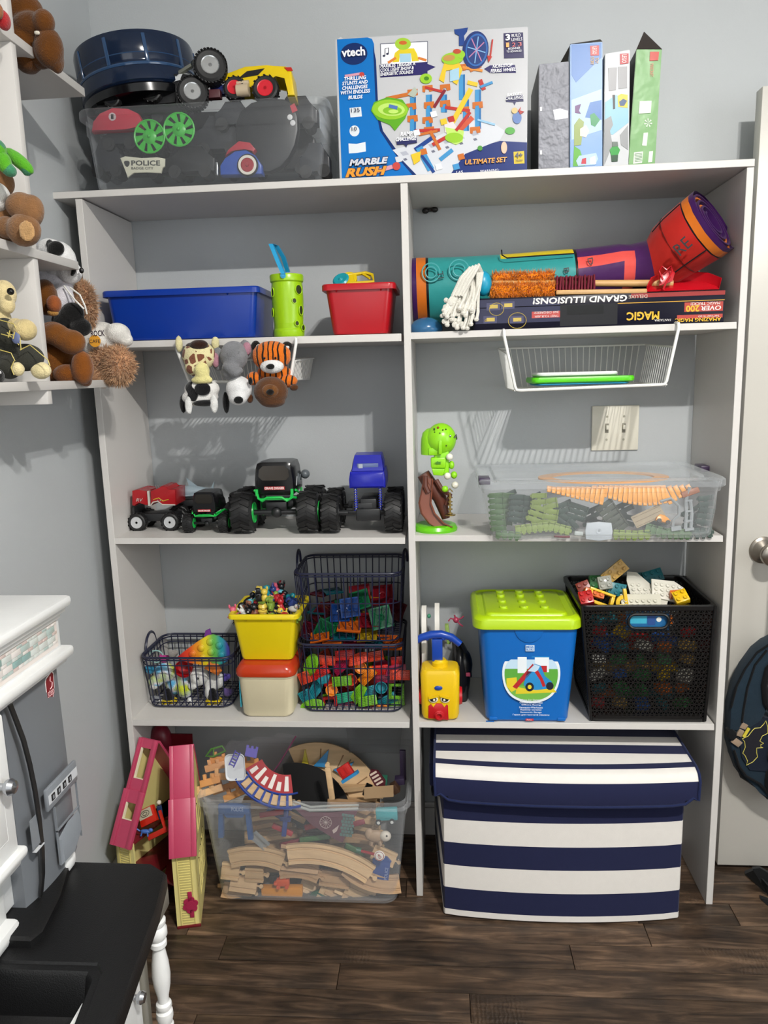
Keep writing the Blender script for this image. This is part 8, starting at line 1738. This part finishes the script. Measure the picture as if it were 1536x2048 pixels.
gt(b, 'MARBLE', 699, 333, 777, 320, 1, ly=15, shear=.25, bold=.05)
obj('white_lettering', b, [mat('#e8e9ee', .3), mat('#c9ccd6', .3)], vb)
b = B(); gt(b, 'MARBLE', 698, 334.5, 778, 318.5, 0, ly=13, shear=.25, bold=.09); gt(b, 'RUSH', 690, 357, 776, 337, 0, ly=13, shear=.3, bold=.1); gt(b, 'ULTIMATE SET', 929, 331, 1015, 320, 0, ly=13, shear=.2, bold=.05)
gt(b, '4+', 1030, 317, 1045, 306, 0, bold=.03); gt(b, 'YEARS', 1031, 324, 1045, 320, 0); gt(b, '135', 703, 226, 720, 218, 0); gt(b, '10', 704, 263, 714, 255, 0)
for q in (((700, 291), (711, 291)), ((700, 295), (711, 295)), ((700, 299), (711, 299)), ((716, 290), (729, 287)), ((716, 295), (729, 292)), ((716, 300), (729, 297))): b.prism([G(*x) for x in ln(*q[0], *q[1], 1.3)], .0005, .0006, M=FRONT(YB))
b.tube([FRONT(YB - .0008) @ V((*G(770, 112), 0)), FRONT(YB - .0008) @ V((*G(770, 98), 0)), FRONT(YB - .0008) @ V((*G(777, 96), 0)), FRONT(YB - .0008) @ V((*G(777, 108), 0))], .0009, n=4).ell(FRONT(YB - .0008) @ V((*G(768, 112), 0)), (.003, .0005, .0022)).ell(FRONT(YB - .0008) @ V((*G(775, 108), 0)), (.003, .0005, .0022))
obj('dark_lettering', b, mat('#141a40', .3), vb)
b = B(); gt(b, 'RUSH', 691, 356, 775, 338, 0, ly=15, shear=.3, bold=.05); gt(b, 'ULTIMATE SET', 930, 330.5, 1014, 320.5, 0, ly=15, shear=.2, bold=.02); gt(b, '1', 1012, 96, 1018, 87, 0); b.prism([G(*x) for x in el(793, 333, 8, 8)], .003, .0035, 1, M=FRONT(YB)); b.prism([G(*x) for x in ln(745, 346, 785, 334, 8)], .0028, .0032, 2, M=FRONT(YB)); gt(b, '2', 1024, 95, 1031, 87, 3); gt(b, '3', 1036, 94, 1043, 86, 3); b.prism([G(*x) for x in ln(690, 153, 722, 148, 5)], .002, .0024, 2, M=FRONT(YB)); b.prism([G(*x) for x in el(724, 150, 5, 5)], .0024, .0028, 1, M=FRONT(YB))
obj('colour_lettering', b, [mat('#dd8f1c', .3), mat('#b9362c', .3), mat('#c98fa0', .3), mat('#c93c3c', .3)], vb)
# ---- four narrow boxes
def narrow(label, pts, y, dep, m, side=None, rough=.25, lean=0):
    """pts: pixel corners BL, BR, TR, TL of the front face"""
    a_, b_, c_, d_ = [WY(u, v, y) for u, v in pts]; z_ = zT0((a_.x + b_.x) / 2) + .0008
    o = thing('brick_set_box', label, 'box', ((a_.x + b_.x) / 2, y + dep / 2, z_), 'narrow boxes standing on top of the unit')
    bb2 = B(); bb2.add([(a_.x, y, z_), (b_.x, y, z_), (b_.x + .004, y + dep, z_), (a_.x + .004, y + dep, z_), (d_.x, y, d_.z), (c_.x, y, c_.z), (c_.x + .004, y + dep, c_.z), (d_.x + .004, y + dep, d_.z)], [(0, 3, 2, 1), (4, 5, 6, 7), (0, 1, 5, 4), (1, 2, 6, 5), (2, 3, 7, 6), (3, 0, 4, 7)])
    bmesh.ops.bevel(bb2.bm, geom=bb2.bm.edges[:], offset=.0012, segments=2, affect='EDGES')
    bm_ = obj('box_body', bb2, [m] + ([side] if side else []), o, recalc=True)
    if side:
        for f in bm_.data.polygons:
            if f.normal.x < -.8: f.material_index = 1
    return o
silv = mat('#606166', .5, 'metal', bump=.5, bscale=60, dist=.004, amt=.15)
o = narrow('crinkled silver foil box, leftmost of the four narrow boxes', [(1077, 338), (1139, 333), (1143, 122), (1078, 128)], .036, .19, silv, mat('#131317', .4))
Gp = G
b = B(FRONT(.0358)); g_ = GY(.0358)
for q in [(1082, 218, 4), (1082, 305, 4)]: b.prism([g_(q[0] - 2, q[1] - q[2]), g_(q[0] + 2, q[1] - q[2]), g_(q[0] + 2, q[1] + q[2]), g_(q[0] - 2, q[1] + q[2])], 0, .0006, 0)
b.prism([g_(1106, 220), g_(1120, 217), g_(1136, 222), g_(1136, 236), g_(1110, 240)], 0, .0003, 1)
obj('box_print', b, [mat('#d9d9d6', .4), mat('#6d6d72', .4, 'metal')], o)
YQ = .028
o = narrow('pale blue brick set box with an open top flap, taller than the foil box', [(1140, 334), (1205, 331), (1205, 83), (1140, 88)], YQ, .19, mat('#7f9fca', .25, 'paper', amt=.03, bump=.15), mat('#8ea3b8', .4))
def lettered(g_, y, b, t_, u, v0, v1, w_, m, ly=3):   # text turned to read downwards
    p = g_(u, v0); q = g_(u, v1); h = g_(u + w_, v0)[0] - p[0]
    b.text(t_, 0, p[1] - q[1], 0, h, m, M=FRONT(y) @ Matrix.Translation((p[0], p[1], ly * .0003)) @ Matrix.Rotation(-PI / 2, 4, 'Z'))
g_ = GY(YQ); b = B(FRONT(YQ - .0002))
PN = [0]
def P2(m, ly, *pts): PN[0] = (PN[0] + 1) % 40; b.prism([g_(*p) for p in pts], -.0002, ly * .0004 + .0002 + PN[0] * .00002, m)
P2(0, 0, (1143, 90), (1203, 86), (1203, 115), (1152, 165), (1143, 150)); P2(1, 0, (1143, 200), (1203, 178), (1203, 260), (1143, 280)); P2(0, 0, (1180, 205), (1203, 200), (1203, 240), (1170, 235)); P2(2, 1, (1148, 292), (1160, 300), (1170, 332), (1146, 333)); P2(3, 1, (1180, 230), (1188, 226), (1200, 240), (1190, 254), (1182, 250)); P2(4, 1, (1150, 212), (1162, 208), (1158, 222), (1162, 228), (1150, 226)); P2(5, 1, (1148, 250), (1158, 236), (1168, 244), (1162, 290), (1148, 292)); P2(6, 2, (1158, 312), (1192, 306), (1196, 318), (1190, 330), (1156, 332), (1152, 322)); P2(7, 3, (1164, 318), (1172, 316), (1172, 328), (1162, 328)); P2(8, 3, (1180, 316), (1190, 312), (1192, 328), (1180, 328)); P2(9, 1, (1160, 258), (1172, 250), (1178, 262), (1172, 275), (1160, 272))
P2(10, 1, (1180, 92), (1198, 91), (1198, 111), (1181, 112))
obj('box_print', b, [mat(h, .25, 'paper') for h in ('#4a74b0', '#a7c0dd', '#5aa03c', '#3c8a5a', '#5a2f6a', '#8a9a5a', '#a9bfe0', '#b53a44', '#d8cfcf', '#d9cfc0', '#b02a2c')], o)
b = B(); lettered(g_, YQ, b, 'LEGO', 1185, 94, 109, 8, 0, 4); lettered(g_, YQ, b, 'TOY', 1190, 116, 128, 7, 1, 4); lettered(g_, YQ, b, 'STORY', 1181, 114, 130, 7, 1, 4)
for k in range(4): P2(2, 3, (1150 + 6 * k, 125 + 3 * k), (1151.2 + 6 * k, 125 + 3 * k), (1151.2 + 6 * k, 205), (1150 + 6 * k, 205))
obj('lettering', b, [mat('#e9e4e2', .4), mat('#d9a83a', .4), mat('#5d7ba8', .4)], o)
a_, c_ = WY(1140, 88, YQ), WY(1205, 83, YQ)
b = B(); b.add([(a_.x, YQ, a_.z), (c_.x, YQ, c_.z), (c_.x + .001, YQ + .03, c_.z + .016), (a_.x + .008, YQ + .05, a_.z + .004)], [(0, 1, 2, 3)]); b.add([(a_.x, YQ + .0005, a_.z - .002), (a_.x - .012, YQ + .10, a_.z - .01), (a_.x + .0, YQ + .11, a_.z - .09)], [(0, 1, 2)]); obj('open_flap', b, mat('#3f3a30', .6, 'paper'), o, recalc=False)
YR = .030
o = narrow('pale grey brick set box with a small green figure printed low on it', [(1207, 331), (1258, 329), (1260, 99), (1210, 107)], YR, .17, mat('#bdbfc2', .2, 'paper', amt=.03, bump=.3, bscale=14, dist=.004), mat('#a9a49a', .4))
g_ = GY(YR); b = B(FRONT(YR - .0002))
P2(0, 0, (1210, 205), (1232, 190), (1257, 200), (1257, 245), (1225, 270), (1209, 262)); P2(1, 1, (1240, 108), (1257, 107), (1257, 127), (1240, 129)); P2(2, 1, (1235, 192), (1242, 188), (1255, 190), (1255, 216), (1236, 214)); P2(3, 2, (1238, 204), (1246, 198), (1254, 202), (1248, 212), (1240, 212)); P2(4, 1, (1225, 190), (1230, 190), (1230, 218), (1226, 219)); P2(5, 0, (1216, 136), (1234, 135), (1232, 180), (1218, 182)); P2(5, 0, (1236, 134), (1254, 133), (1254, 176), (1237, 178)); P2(6, 0, (1209, 240), (1222, 232), (1226, 250), (1220, 262), (1225, 290), (1209, 330)); P2(6, 0, (1240, 270), (1256, 250), (1256, 300), (1242, 290))
P2(7, 2, (1224, 294), (1235, 293), (1240, 300), (1236, 310), (1222, 311), (1219, 300)); P2(8, 3, (1224, 284), (1235, 284), (1236, 293), (1224, 294)); P2(9, 2, (1222, 311), (1236, 310), (1235, 323), (1223, 324))
obj('box_print', b, [mat(h, .25, 'paper') for h in ('#86b3c9', '#a81f2a', '#d9b52a', '#24456e', '#1c1d22', '#8f8f92', '#8e9092', '#2f8f3c', '#5d6a62', '#2a4a34')], o)
b = B(); lettered(g_, YR, b, 'LEGO', 1244, 110, 126, 9, 0, 4)
for k in range(9): P2(1, 3, (1217.5 + 4 * k, 138), (1218.5 + 4 * k, 138), (1218.5 + 4 * k, 178), (1217.5 + 4 * k, 180))
obj('lettering', b, [mat('#e9e4e2', .4), mat('#6d6d70', .5)], o)
YS = .030
o = narrow('green brick set box with a dark pointed top, rightmost of the narrow boxes', [(1256, 330), (1310, 325), (1324, 98), (1273, 98)], YS, .17, mat('#7ba470', .25, 'paper', amt=.06, bump=.5, bscale=30, dist=.003), mat('#17110f', .5))
g_ = GY(YS); b = B(FRONT(YS - .0002))
P2(0, 1, (1300, 104), (1318, 104), (1316, 121), (1299, 122)); P2(1, 1, (1279, 203), (1303, 202), (1301, 226), (1277, 228)); P2(2, 2, (1283, 208), (1298, 207), (1297, 221), (1282, 222)); P2(1, 1, (1268, 305), (1286, 303), (1284, 326), (1266, 328)); P2(1, 1, (1287, 266), (1296, 265), (1293, 292), (1284, 291)); P2(1, 1, (1298, 303), (1306, 302), (1304, 324), (1296, 325))
for k in range(6): P2(3, 2, (1269 + .2 * k, 308 + 3 * k), (1284, 306 + 3 * k), (1284, 307 + 3 * k), (1269, 309.2 + 3 * k))
for k in range(7): P2(1, 1, *[(1296 + 8 * cos(k * .9 + a), 246 + 8 * sin(k * .9 + a) * 1.1) for a in (0, .35)], (1296, 246))
obj('box_print', b, [mat(h, .25, 'paper') for h in ('#b9453c', '#cfdccb', '#7fa08a', '#5d7a5a')], o)
b = B(); lettered(g_, YS, b, 'LEGO', 1304, 106, 120, 9, 0, 4); lettered(g_, YS, b, 'MINECRAFT', 1300, 128, 154, 7, 1, 4); obj('lettering', b, [mat('#ece6e2', .4), mat('#c97a5a', .4)], o)
ap = WY(1288, 63, YS + .07); L1_, R1_, = WY(1273, 98, YS), WY(1324, 98, YS); L2_ = WY(1262, 100, YS + .10)
b = B(); b.add([L1_, R1_, (R1_.x + .002, YS + .15, R1_.z), (L2_.x, YS + .15, L1_.z), ap], [(0, 1, 4), (1, 2, 4), (2, 3, 4), (3, 0, 4), (0, 3, 2, 1)]); obj('roof_flap', b, mat('#2a1f18', .35, 'paper'), o, label='dark brown folded point on top', ang=10)
# ================================================================== STUFFED ANIMALS ON THE WALL SHELF
def P1(u, v, y, au, av, ay=None, *r):     # ellipsoid given by picture centre and half sizes (px) at depth y
    k = (y - CP.y) / 1.0 / FPX * 1.01; return (W3(u, v, y), (au * k, (ay or au) * k, av * k), *r)
brown = mat('#593208', .9, 'plush', scale=30); tan = mat('#7a5636', .9, 'plush'); lt = mat('#c9a27c', .9, 'plush'); whp = mat('#d6d3d2', .85, 'cloth', amt=.05)
SA = 'stuffed animals on the wall shelf'
YY = -.30
plush('teddy_bear', 'brown plush bear sitting at the end of the top wall shelf', 'stuffed animal', W3(70, 80, YY), [
    ('body', brown, [P1(52, 88, YY, 34, 52, 40), P1(45, 25, YY, 40, 34, 34), P1(62, 50, YY - .02, 36, 22, 24), P1(88, 44, YY - .03, 20, 22, 20)]),
    ('leg', brown, [P1(98, 96, YY - .02, 27, 36, 26), P1(112, 118, YY - .01, 14, 26, 18), P1(80, 108, YY, 26, 26, 26)]),
    ('chest_patch', '#cfc8b8', [P1(74, 66, YY - .045, 8, 5, 5)])], SA)
plush('red_plush', 'red plush toy at the very left of the top wall shelf', 'stuffed animal', W3(8, 45, -.46), [('body', '#a81f24', [P1(6, 40, -.46, 12, 18, 20)]), ('face', '#8a5a3a', [P1(-4, 22, -.48, 10, 16, 10)])], SA)
YD = -.52
dinoM = stripes_mat('#4f9a1e', '#3a7a58', 30, 'patches', .55)
plush('plush_lizard', 'green mottled plush with two stubby limbs hanging in the upper left cubby', 'stuffed animal', W3(20, 330, YD), [
    ('limb', dinoM, [P1(8, 325, YD, 14, 20, 16), P1(20, 342, YD, 13, 12, 14)]), ('limb', dinoM, [(W3(38, 322, YD + .03), (.030, .014, .011), .72, 'Y'), P1(54, 342, YD + .03, 10, 10, 10)]), ('body', dinoM, [P1(-10, 300, YD, 22, 22, 22)])], SA)
YT = -.47
plush('teddy_bear', 'tan plush bear in a white shirt showing its round foot pad in the left cubby', 'stuffed animal', W3(30, 430, YT), [
    ('body', tan, [P1(10, 440, YT + .03, 40, 45, 40), P1(42, 412, YT, 30, 26, 26), (W3(58, 425, YT), (.024, .022, .030), .5, 'Y'), P1(5, 365, YT + .02, 22, 26, 24)]),
    ('foot', tan, [P1(48, 460, YT - .01, 34, 32, 26), P1(15, 455, YT + .0, 24, 22, 22)]), ('foot_pad', '#b08a5c', [P1(54, 462, YT - .040, 19, 22, 4)]),
    ('shirt', '#d4d2ce', [P1(-4, 394, YT - .0, 22, 28, 30)])], SA)
YC = -.475
plush('plush_dog', 'cream plush dog wearing dark denim overalls in the lower left cubby', 'stuffed animal', W3(40, 680, YC), [
    ('head', '#c9b88a', [P1(8, 588, YC, 24, 28, 24), P1(14, 610, YC - .01, 16, 18, 16), P1(4, 640, YC, 18, 26, 22)]),
    ('arm', '#c3b07e', [P1(50, 660, YC - .02, 24, 22, 22), P1(32, 652, YC - .01, 18, 16, 18)]),
    ('foot', '#cdbf92', [P1(36, 738, YC - .02, 13, 15, 14), P1(82, 741, YC, 21, 18, 18)]),
    ('overalls', mat('#35352f', .85, 'cloth', bump=.8), [P1(5, 700, YC + .01, 34, 55, 34), P1(50, 715, YC + .0, 40, 28, 26), P1(18, 735, YC - .01, 24, 24, 24), P1(10, 665, YC - .01, 24, 30, 24)])], SA)
pd = bpy.data.objects['plush_dog.002']
def onX(ob, b_, m): return obj('detail', b_, m, ob)
obj('eye', B().ell(W3(21, 583, YC - .026), (.006, .006, .006), n=12), mat('#0a0a0a', .1), pd)
b = B(); 
for pl_ in ([(0, 640), (28, 648), (40, 676), (42, 700)], [(14, 665), (38, 690)], [(40, 700), (60, 690), (96, 720), (100, 732)], [(0, 700), (22, 706), (30, 722)], [(28, 722), (22, 735), (28, 750)], [(2, 668), (24, 674)]): b.tube([WY(u, v, YC - .036 if u < 60 else YC - .028) for u, v in pl_], .0009, n=4)
b.text('H', -.006, .004, -.004, .008, 0, M=on_cam(24, 672, YC - .042, -.3, .1), ext=.001)
obj('stitching', b, mat('#b9a85a', .6), pd)
obj('blue_print', B().ell(W3(32, 676, YC - .036), (.008, .003, .010), n=10), mat('#5a6488', .6), pd)
plush('black_plush', 'black and white plush paw at the bottom left corner of the wall shelf', 'stuffed animal', W3(-2, 755, -.52), [('paw', '#131313', [P1(-4, 752, -.52, 12, 16, 16)]), ('patch', '#cfcfcf', [P1(-2, 745, -.545, 6, 6, 5)])], SA)
YM = -.275
plush('plush_monkey', 'brown plush monkey with a tan muzzle behind the shelf upright', 'stuffed animal', W3(125, 680, YM), [
    ('head', brown, [P1(92, 595, YM + .02, 22, 36, 28)]), ('muzzle', '#8a4a24', [P1(108, 608, YM - .01, 15, 18, 15)]), ('chin', '#b08040', [P1(106, 625, YM - .008, 13, 8, 10)]),
    ('body', '#6f4010', [P1(112, 720, YM + .02, 38, 46, 34), P1(105, 665, YM, 28, 22, 24)]),
    ('arm', '#714212', [P1(110, 668, YM - .02, 30, 22, 22), P1(142, 684, YM - .02, 30, 25, 22), P1(128, 678, YM - .02, 28, 22, 22)]),
    ('leg', '#74400e', [P1(165, 735, YM - .01, 22, 34, 22), P1(135, 748, YM, 30, 20, 24), P1(172, 760, YM + .01, 12, 14, 14)])], SA)
YP = -.19
plush('plush_panda', 'panda plush in a white hoodie reaching past the middle wall shelf', 'stuffed animal', W3(130, 560, YP), [
    ('head', '#d9d8d8', [P1(118, 522, YP, 34, 38, 32), P1(140, 545, YP - .01, 24, 22, 22), P1(100, 500, YP + .01, 26, 22, 26)]),
    ('ear', '#0d0d0d', [P1(112, 497, YP - .03, 18, 15, 10), P1(100, 488, YP - .02, 8, 9, 8)]),
    ('eye_patch', '#0d0d0d', [(W3(148, 540, YP - .036), (.005, .006, .016), .45, 'Y')]),
    ('hoodie', '#c9c6cc', [P1(112, 575, YP, 34, 34, 28), P1(125, 600, YP - .02, 24, 32, 22), P1(95, 560, YP, 22, 26, 24), P1(140, 650, YP + .03, 26, 50, 26), P1(135, 715, YP + .04, 30, 40, 30)]),
    ('arm', '#0f0f10', [P1(145, 625, YP - .03, 24, 20, 18), P1(130, 640, YP - .02, 28, 18, 18), P1(162, 655, YP - .03, 22, 18, 16)])], SA)
p_ = bpy.data.objects['plush_panda']; obj('nose', B().ell(W3(163, 541, YP - .03), (.005, .004, .006), n=10), mat('#0a0a0a', .3), p_)
obj('drawstring', B().tube([WY(140, 575, YP - .045), WY(160, 590, YP - .05), WY(170, 612, YP - .05), WY(174, 628, YP - .045)], .0018).tube([WY(128, 572, YP - .04), WY(150, 600, YP - .055), WY(168, 618, YP - .05)], .0018), mat('#d9d8d2', .6), p_)
YF = -.135
flM = mat('#b98a66', .9, 'plush', scale=30)
fz = plush('fluffy_teddy', 'fluffy tan teddy in a white cafe shirt at the end of the lowest wall shelf', 'stuffed animal', W3(215, 700, YF), [
    ('arm', flM, [P1(165, 590, YF - .005, 20, 26, 18), P1(182, 615, YF, 12, 30, 16), P1(172, 645, YF, 16, 16, 14)]),
    ('leg', flM, [P1(205, 728, YF, 26, 36, 28), P1(196, 745, YF - .01, 22, 22, 20)]), ('leg', flM, [P1(238, 730, YF - .005, 34, 36, 30)]),
    ('shirt', '#cfccc6', [P1(205, 680, YF + .02, 38, 36, 30), P1(235, 668, YF + .01, 26, 22, 24), P1(250, 680, YF + .01, 16, 14, 18), P1(190, 690, YF, 28, 26, 22)])], SA)
for q_, (u, v, au, av) in (('leg', (206, 730, 26, 38)), ('leg', (238, 732, 34, 37)), ('arm', (172, 612, 22, 46))):
    k = (YF - CP.y) / FPX; cc = WY(u, v, YF - .004)
    def fn(g, cc=cc, au=au, av=av, k=k):
        a = g.uniform(0, 2 * PI); z = g.uniform(-1, 1); n = V((math.sqrt(1 - z * z) * cos(a), -abs(math.sqrt(1 - z * z) * sin(a)), z)); return cc + V((n.x * au * k * .92, n.y * au * k * .85, n.z * av * k * .92)), n
    obj('fluff', B().fur(fn, 2600, .014, .0018, 0, seed=u), mat('#c29a76', .9, 'plush'), fz, recalc=False)
b = B(FRONT(YF - .037)); gy = GY(YF - .037)
pr = gy(187, 676); b.text('ROCK', gy(182, 668)[0], gy(210, 668)[0], gy(190, 673)[1], gy(190, 661)[1], 0, bold=.02, M=T(0, 0, .001)).cyl((*gy(190, 682), 0), (*gy(190, 682), .001), .0125, n=20, m=1).text('CAFE', gy(180, 690)[0], gy(201, 690)[0], gy(190, 686)[1], gy(190, 679)[1], 0, M=T(0, 0, .0012))
obj('shirt_print', b, [mat('#2a1626', .6), mat('#d9982a', .6)], fz)
# ================================================================== BACKPACK ON THE DOOR
bp_ = thing('backpack', 'dark blue wing shaped backpack with a yellow outlined bat emblem hanging on the white door', 'backpack', W3(1520, 1450, .08))
YK = .065; gk = GY(YK); nvb = mat('#1c2c38', .75, 'cloth', bump=.5); bkc = mat('#0c0d10', .7, 'cloth')
outl = [(1560, 1272), (1536, 1287), (1515, 1303), (1492, 1335), (1475, 1370), (1463, 1413), (1460, 1458), (1461, 1492), (1470, 1522), (1480, 1548), (1500, 1566), (1524, 1580), (1536, 1600), (1560, 1612), (1600, 1600), (1640, 1500), (1640, 1340), (1600, 1280)]
inner_hole = [(1545, 1318), (1530, 1340), (1526, 1370), (1530, 1400), (1540, 1415), (1560, 1420), (1600, 1400), (1600, 1330), (1570, 1310)]
mA = [gk(*p) for p in outl]
b = B(FRONT(YK)); b.prism([gk(*p) for p in [(1560, 1275), (1536, 1289), (1514, 1305), (1490, 1338), (1473, 1373), (1462, 1415), (1460, 1462), (1500, 1462), (1524, 1440), (1534, 1420), (1526, 1380), (1530, 1345), (1550, 1315)]], -.045, 0, 0, bev=.004)
b.prism([gk(*p) for p in [(1460, 1462), (1461, 1492), (1470, 1522), (1480, 1550), (1500, 1570), (1524, 1584), (1536, 1602), (1560, 1614), (1610, 1600), (1640, 1500), (1620, 1430), (1560, 1425), (1530, 1440), (1500, 1460)]], -.05, -.004, 0, bev=.006)
obj('wing_panel', b, nvb, bp_)
b = B(); 
for pl_ in ([(1534, 1300), (1510, 1330), (1495, 1375), (1487, 1420), (1484, 1445)], [(1462, 1415), (1473, 1373), (1490, 1338), (1514, 1305), (1540, 1288)]): b.tube([WY(u, v, YK - .001) for u, v in pl_], .0030)
b.tube([WY(u, v, YK - .004) for u, v in ((1560, 1312), (1536, 1338), (1529, 1370), (1532, 1405), (1545, 1425))], .008, n=8)
b.tube([WY(u, v, YK - .002) for u, v in ((1468, 1500), (1478, 1532), (1492, 1552), (1520, 1568), (1540, 1590))], .0032)
b.tube([WY(u, v, YK + .01) for u, v in ((1462, 1480), (1474, 1525), (1484, 1552), (1520, 1575))], .006)
b.prism([gk(*p) for p in [(1456, 1462), (1464, 1458), (1472, 1464), (1478, 1478), (1468, 1484), (1455, 1474)]], -.02, .002, M=FRONT(YK), bev=.002)
b.ell(W3(1548, 1560, YK + .0), (.022, .02, .05)).ell(W3(1552, 1510, YK - .005), (.020, .02, .03), m=1)
obj('straps', b, [bkc, mat('#4a4a4c', .6)], bp_)
b = B(FRONT(YK - .0005))
for P in ([(1485, 1444), (1496, 1450), (1490, 1459), (1479, 1455)], [(1479, 1457), (1488, 1462), (1482, 1474), (1472, 1470)], [(1472, 1475), (1485, 1485), (1476, 1494), (1462, 1484)]): b.prism([gk(*p) for p in P], -.004, .002, bev=.0006)
obj('tan_patch', b, mat('#94806c', .6, 'cloth'), bp_)
b = B(FRONT(YK - .0005)); b.prism([gk(*p) for p in [(1495, 1454), (1500, 1457), (1489, 1475), (1484, 1472)]], 0, .002); obj('yellow_bar', b, mat('#c9b83a', .5), bp_)
bat = [(1484, 1477), (1496, 1471.5), (1504.4, 1460.4), (1509, 1456), (1520, 1455), (1527.6, 1447), (1531, 1441), (1535, 1453), (1535, 1466), (1524, 1471.5), (1519, 1481.7), (1526.7, 1486), (1521, 1489), (1521, 1493), (1525.7, 1494.7), (1512.8, 1495.6), (1512.8, 1505), (1514.6, 1513), (1505, 1523.4), (1492, 1530), (1494.6, 1521.6), (1489.6, 1510.5), (1485, 1505.8), (1490, 1493.8), (1488.6, 1482.6)]
b = B(FRONT(YK)); b.prism([gk(*p) for p in [(1478, 1478), (1500, 1455), (1530, 1436), (1560, 1436), (1560, 1545), (1500, 1540), (1484, 1515)]], -.02, .0005, 1); b.prism([gk(*p) for p in bat], 0, .0012, 0)
b.tube([(*gk(*p), .0015) for p in bat], .0009, m=2, closed=True, n=5); obj('bat_emblem', b, [mat('#0c0c18', .6), mat('#141c2a', .7, 'cloth'), mat('#d2c65a', .5)], bp_)
b = B(); b.tube([WY(1545, 1290, .06), WY(1560, 1240, .06), (.915, .075, .90), (.875, .07, .905), (.860, .08, .88)], .007, n=8) if False else b.tube([WY(1550, 1292, .07), WY(1556, 1220, .08), (.8925, .088, .905), (.874, .095, .9115)], .005, n=8)
obj('hang_loop', b, bkc, bp_)
# black straps lying on the floor by the door
o = thing('black_bag', 'black fabric bag flap and straps on the floor under the open door', 'bag', WZ(1520, 1770, 0))
b = B(); f_ = lambda u, v, z: WZ(u, v, z)
for P in ([(1490, 1748, .004), (1508, 1740, .03), (1536, 1772, .045), (1570, 1800, .03), (1530, 1785, .002)], [(1505, 1738, .05), (1520, 1736, .06), (1560, 1760, .06), (1560, 1800, .004), (1536, 1790, .002)], [(1520, 1797, .002), (1536, 1800, .012), (1560, 1815, .01), (1536, 1812, .001)]):
    pts = [f_(*q) for q in P]; b.loft([pts, [q + V((.003, .012, -.002 if q.z > .004 else .001)) for q in pts]])
obj('bag_flap', b, mat('#1b1c1e', .6, 'cloth'), o)
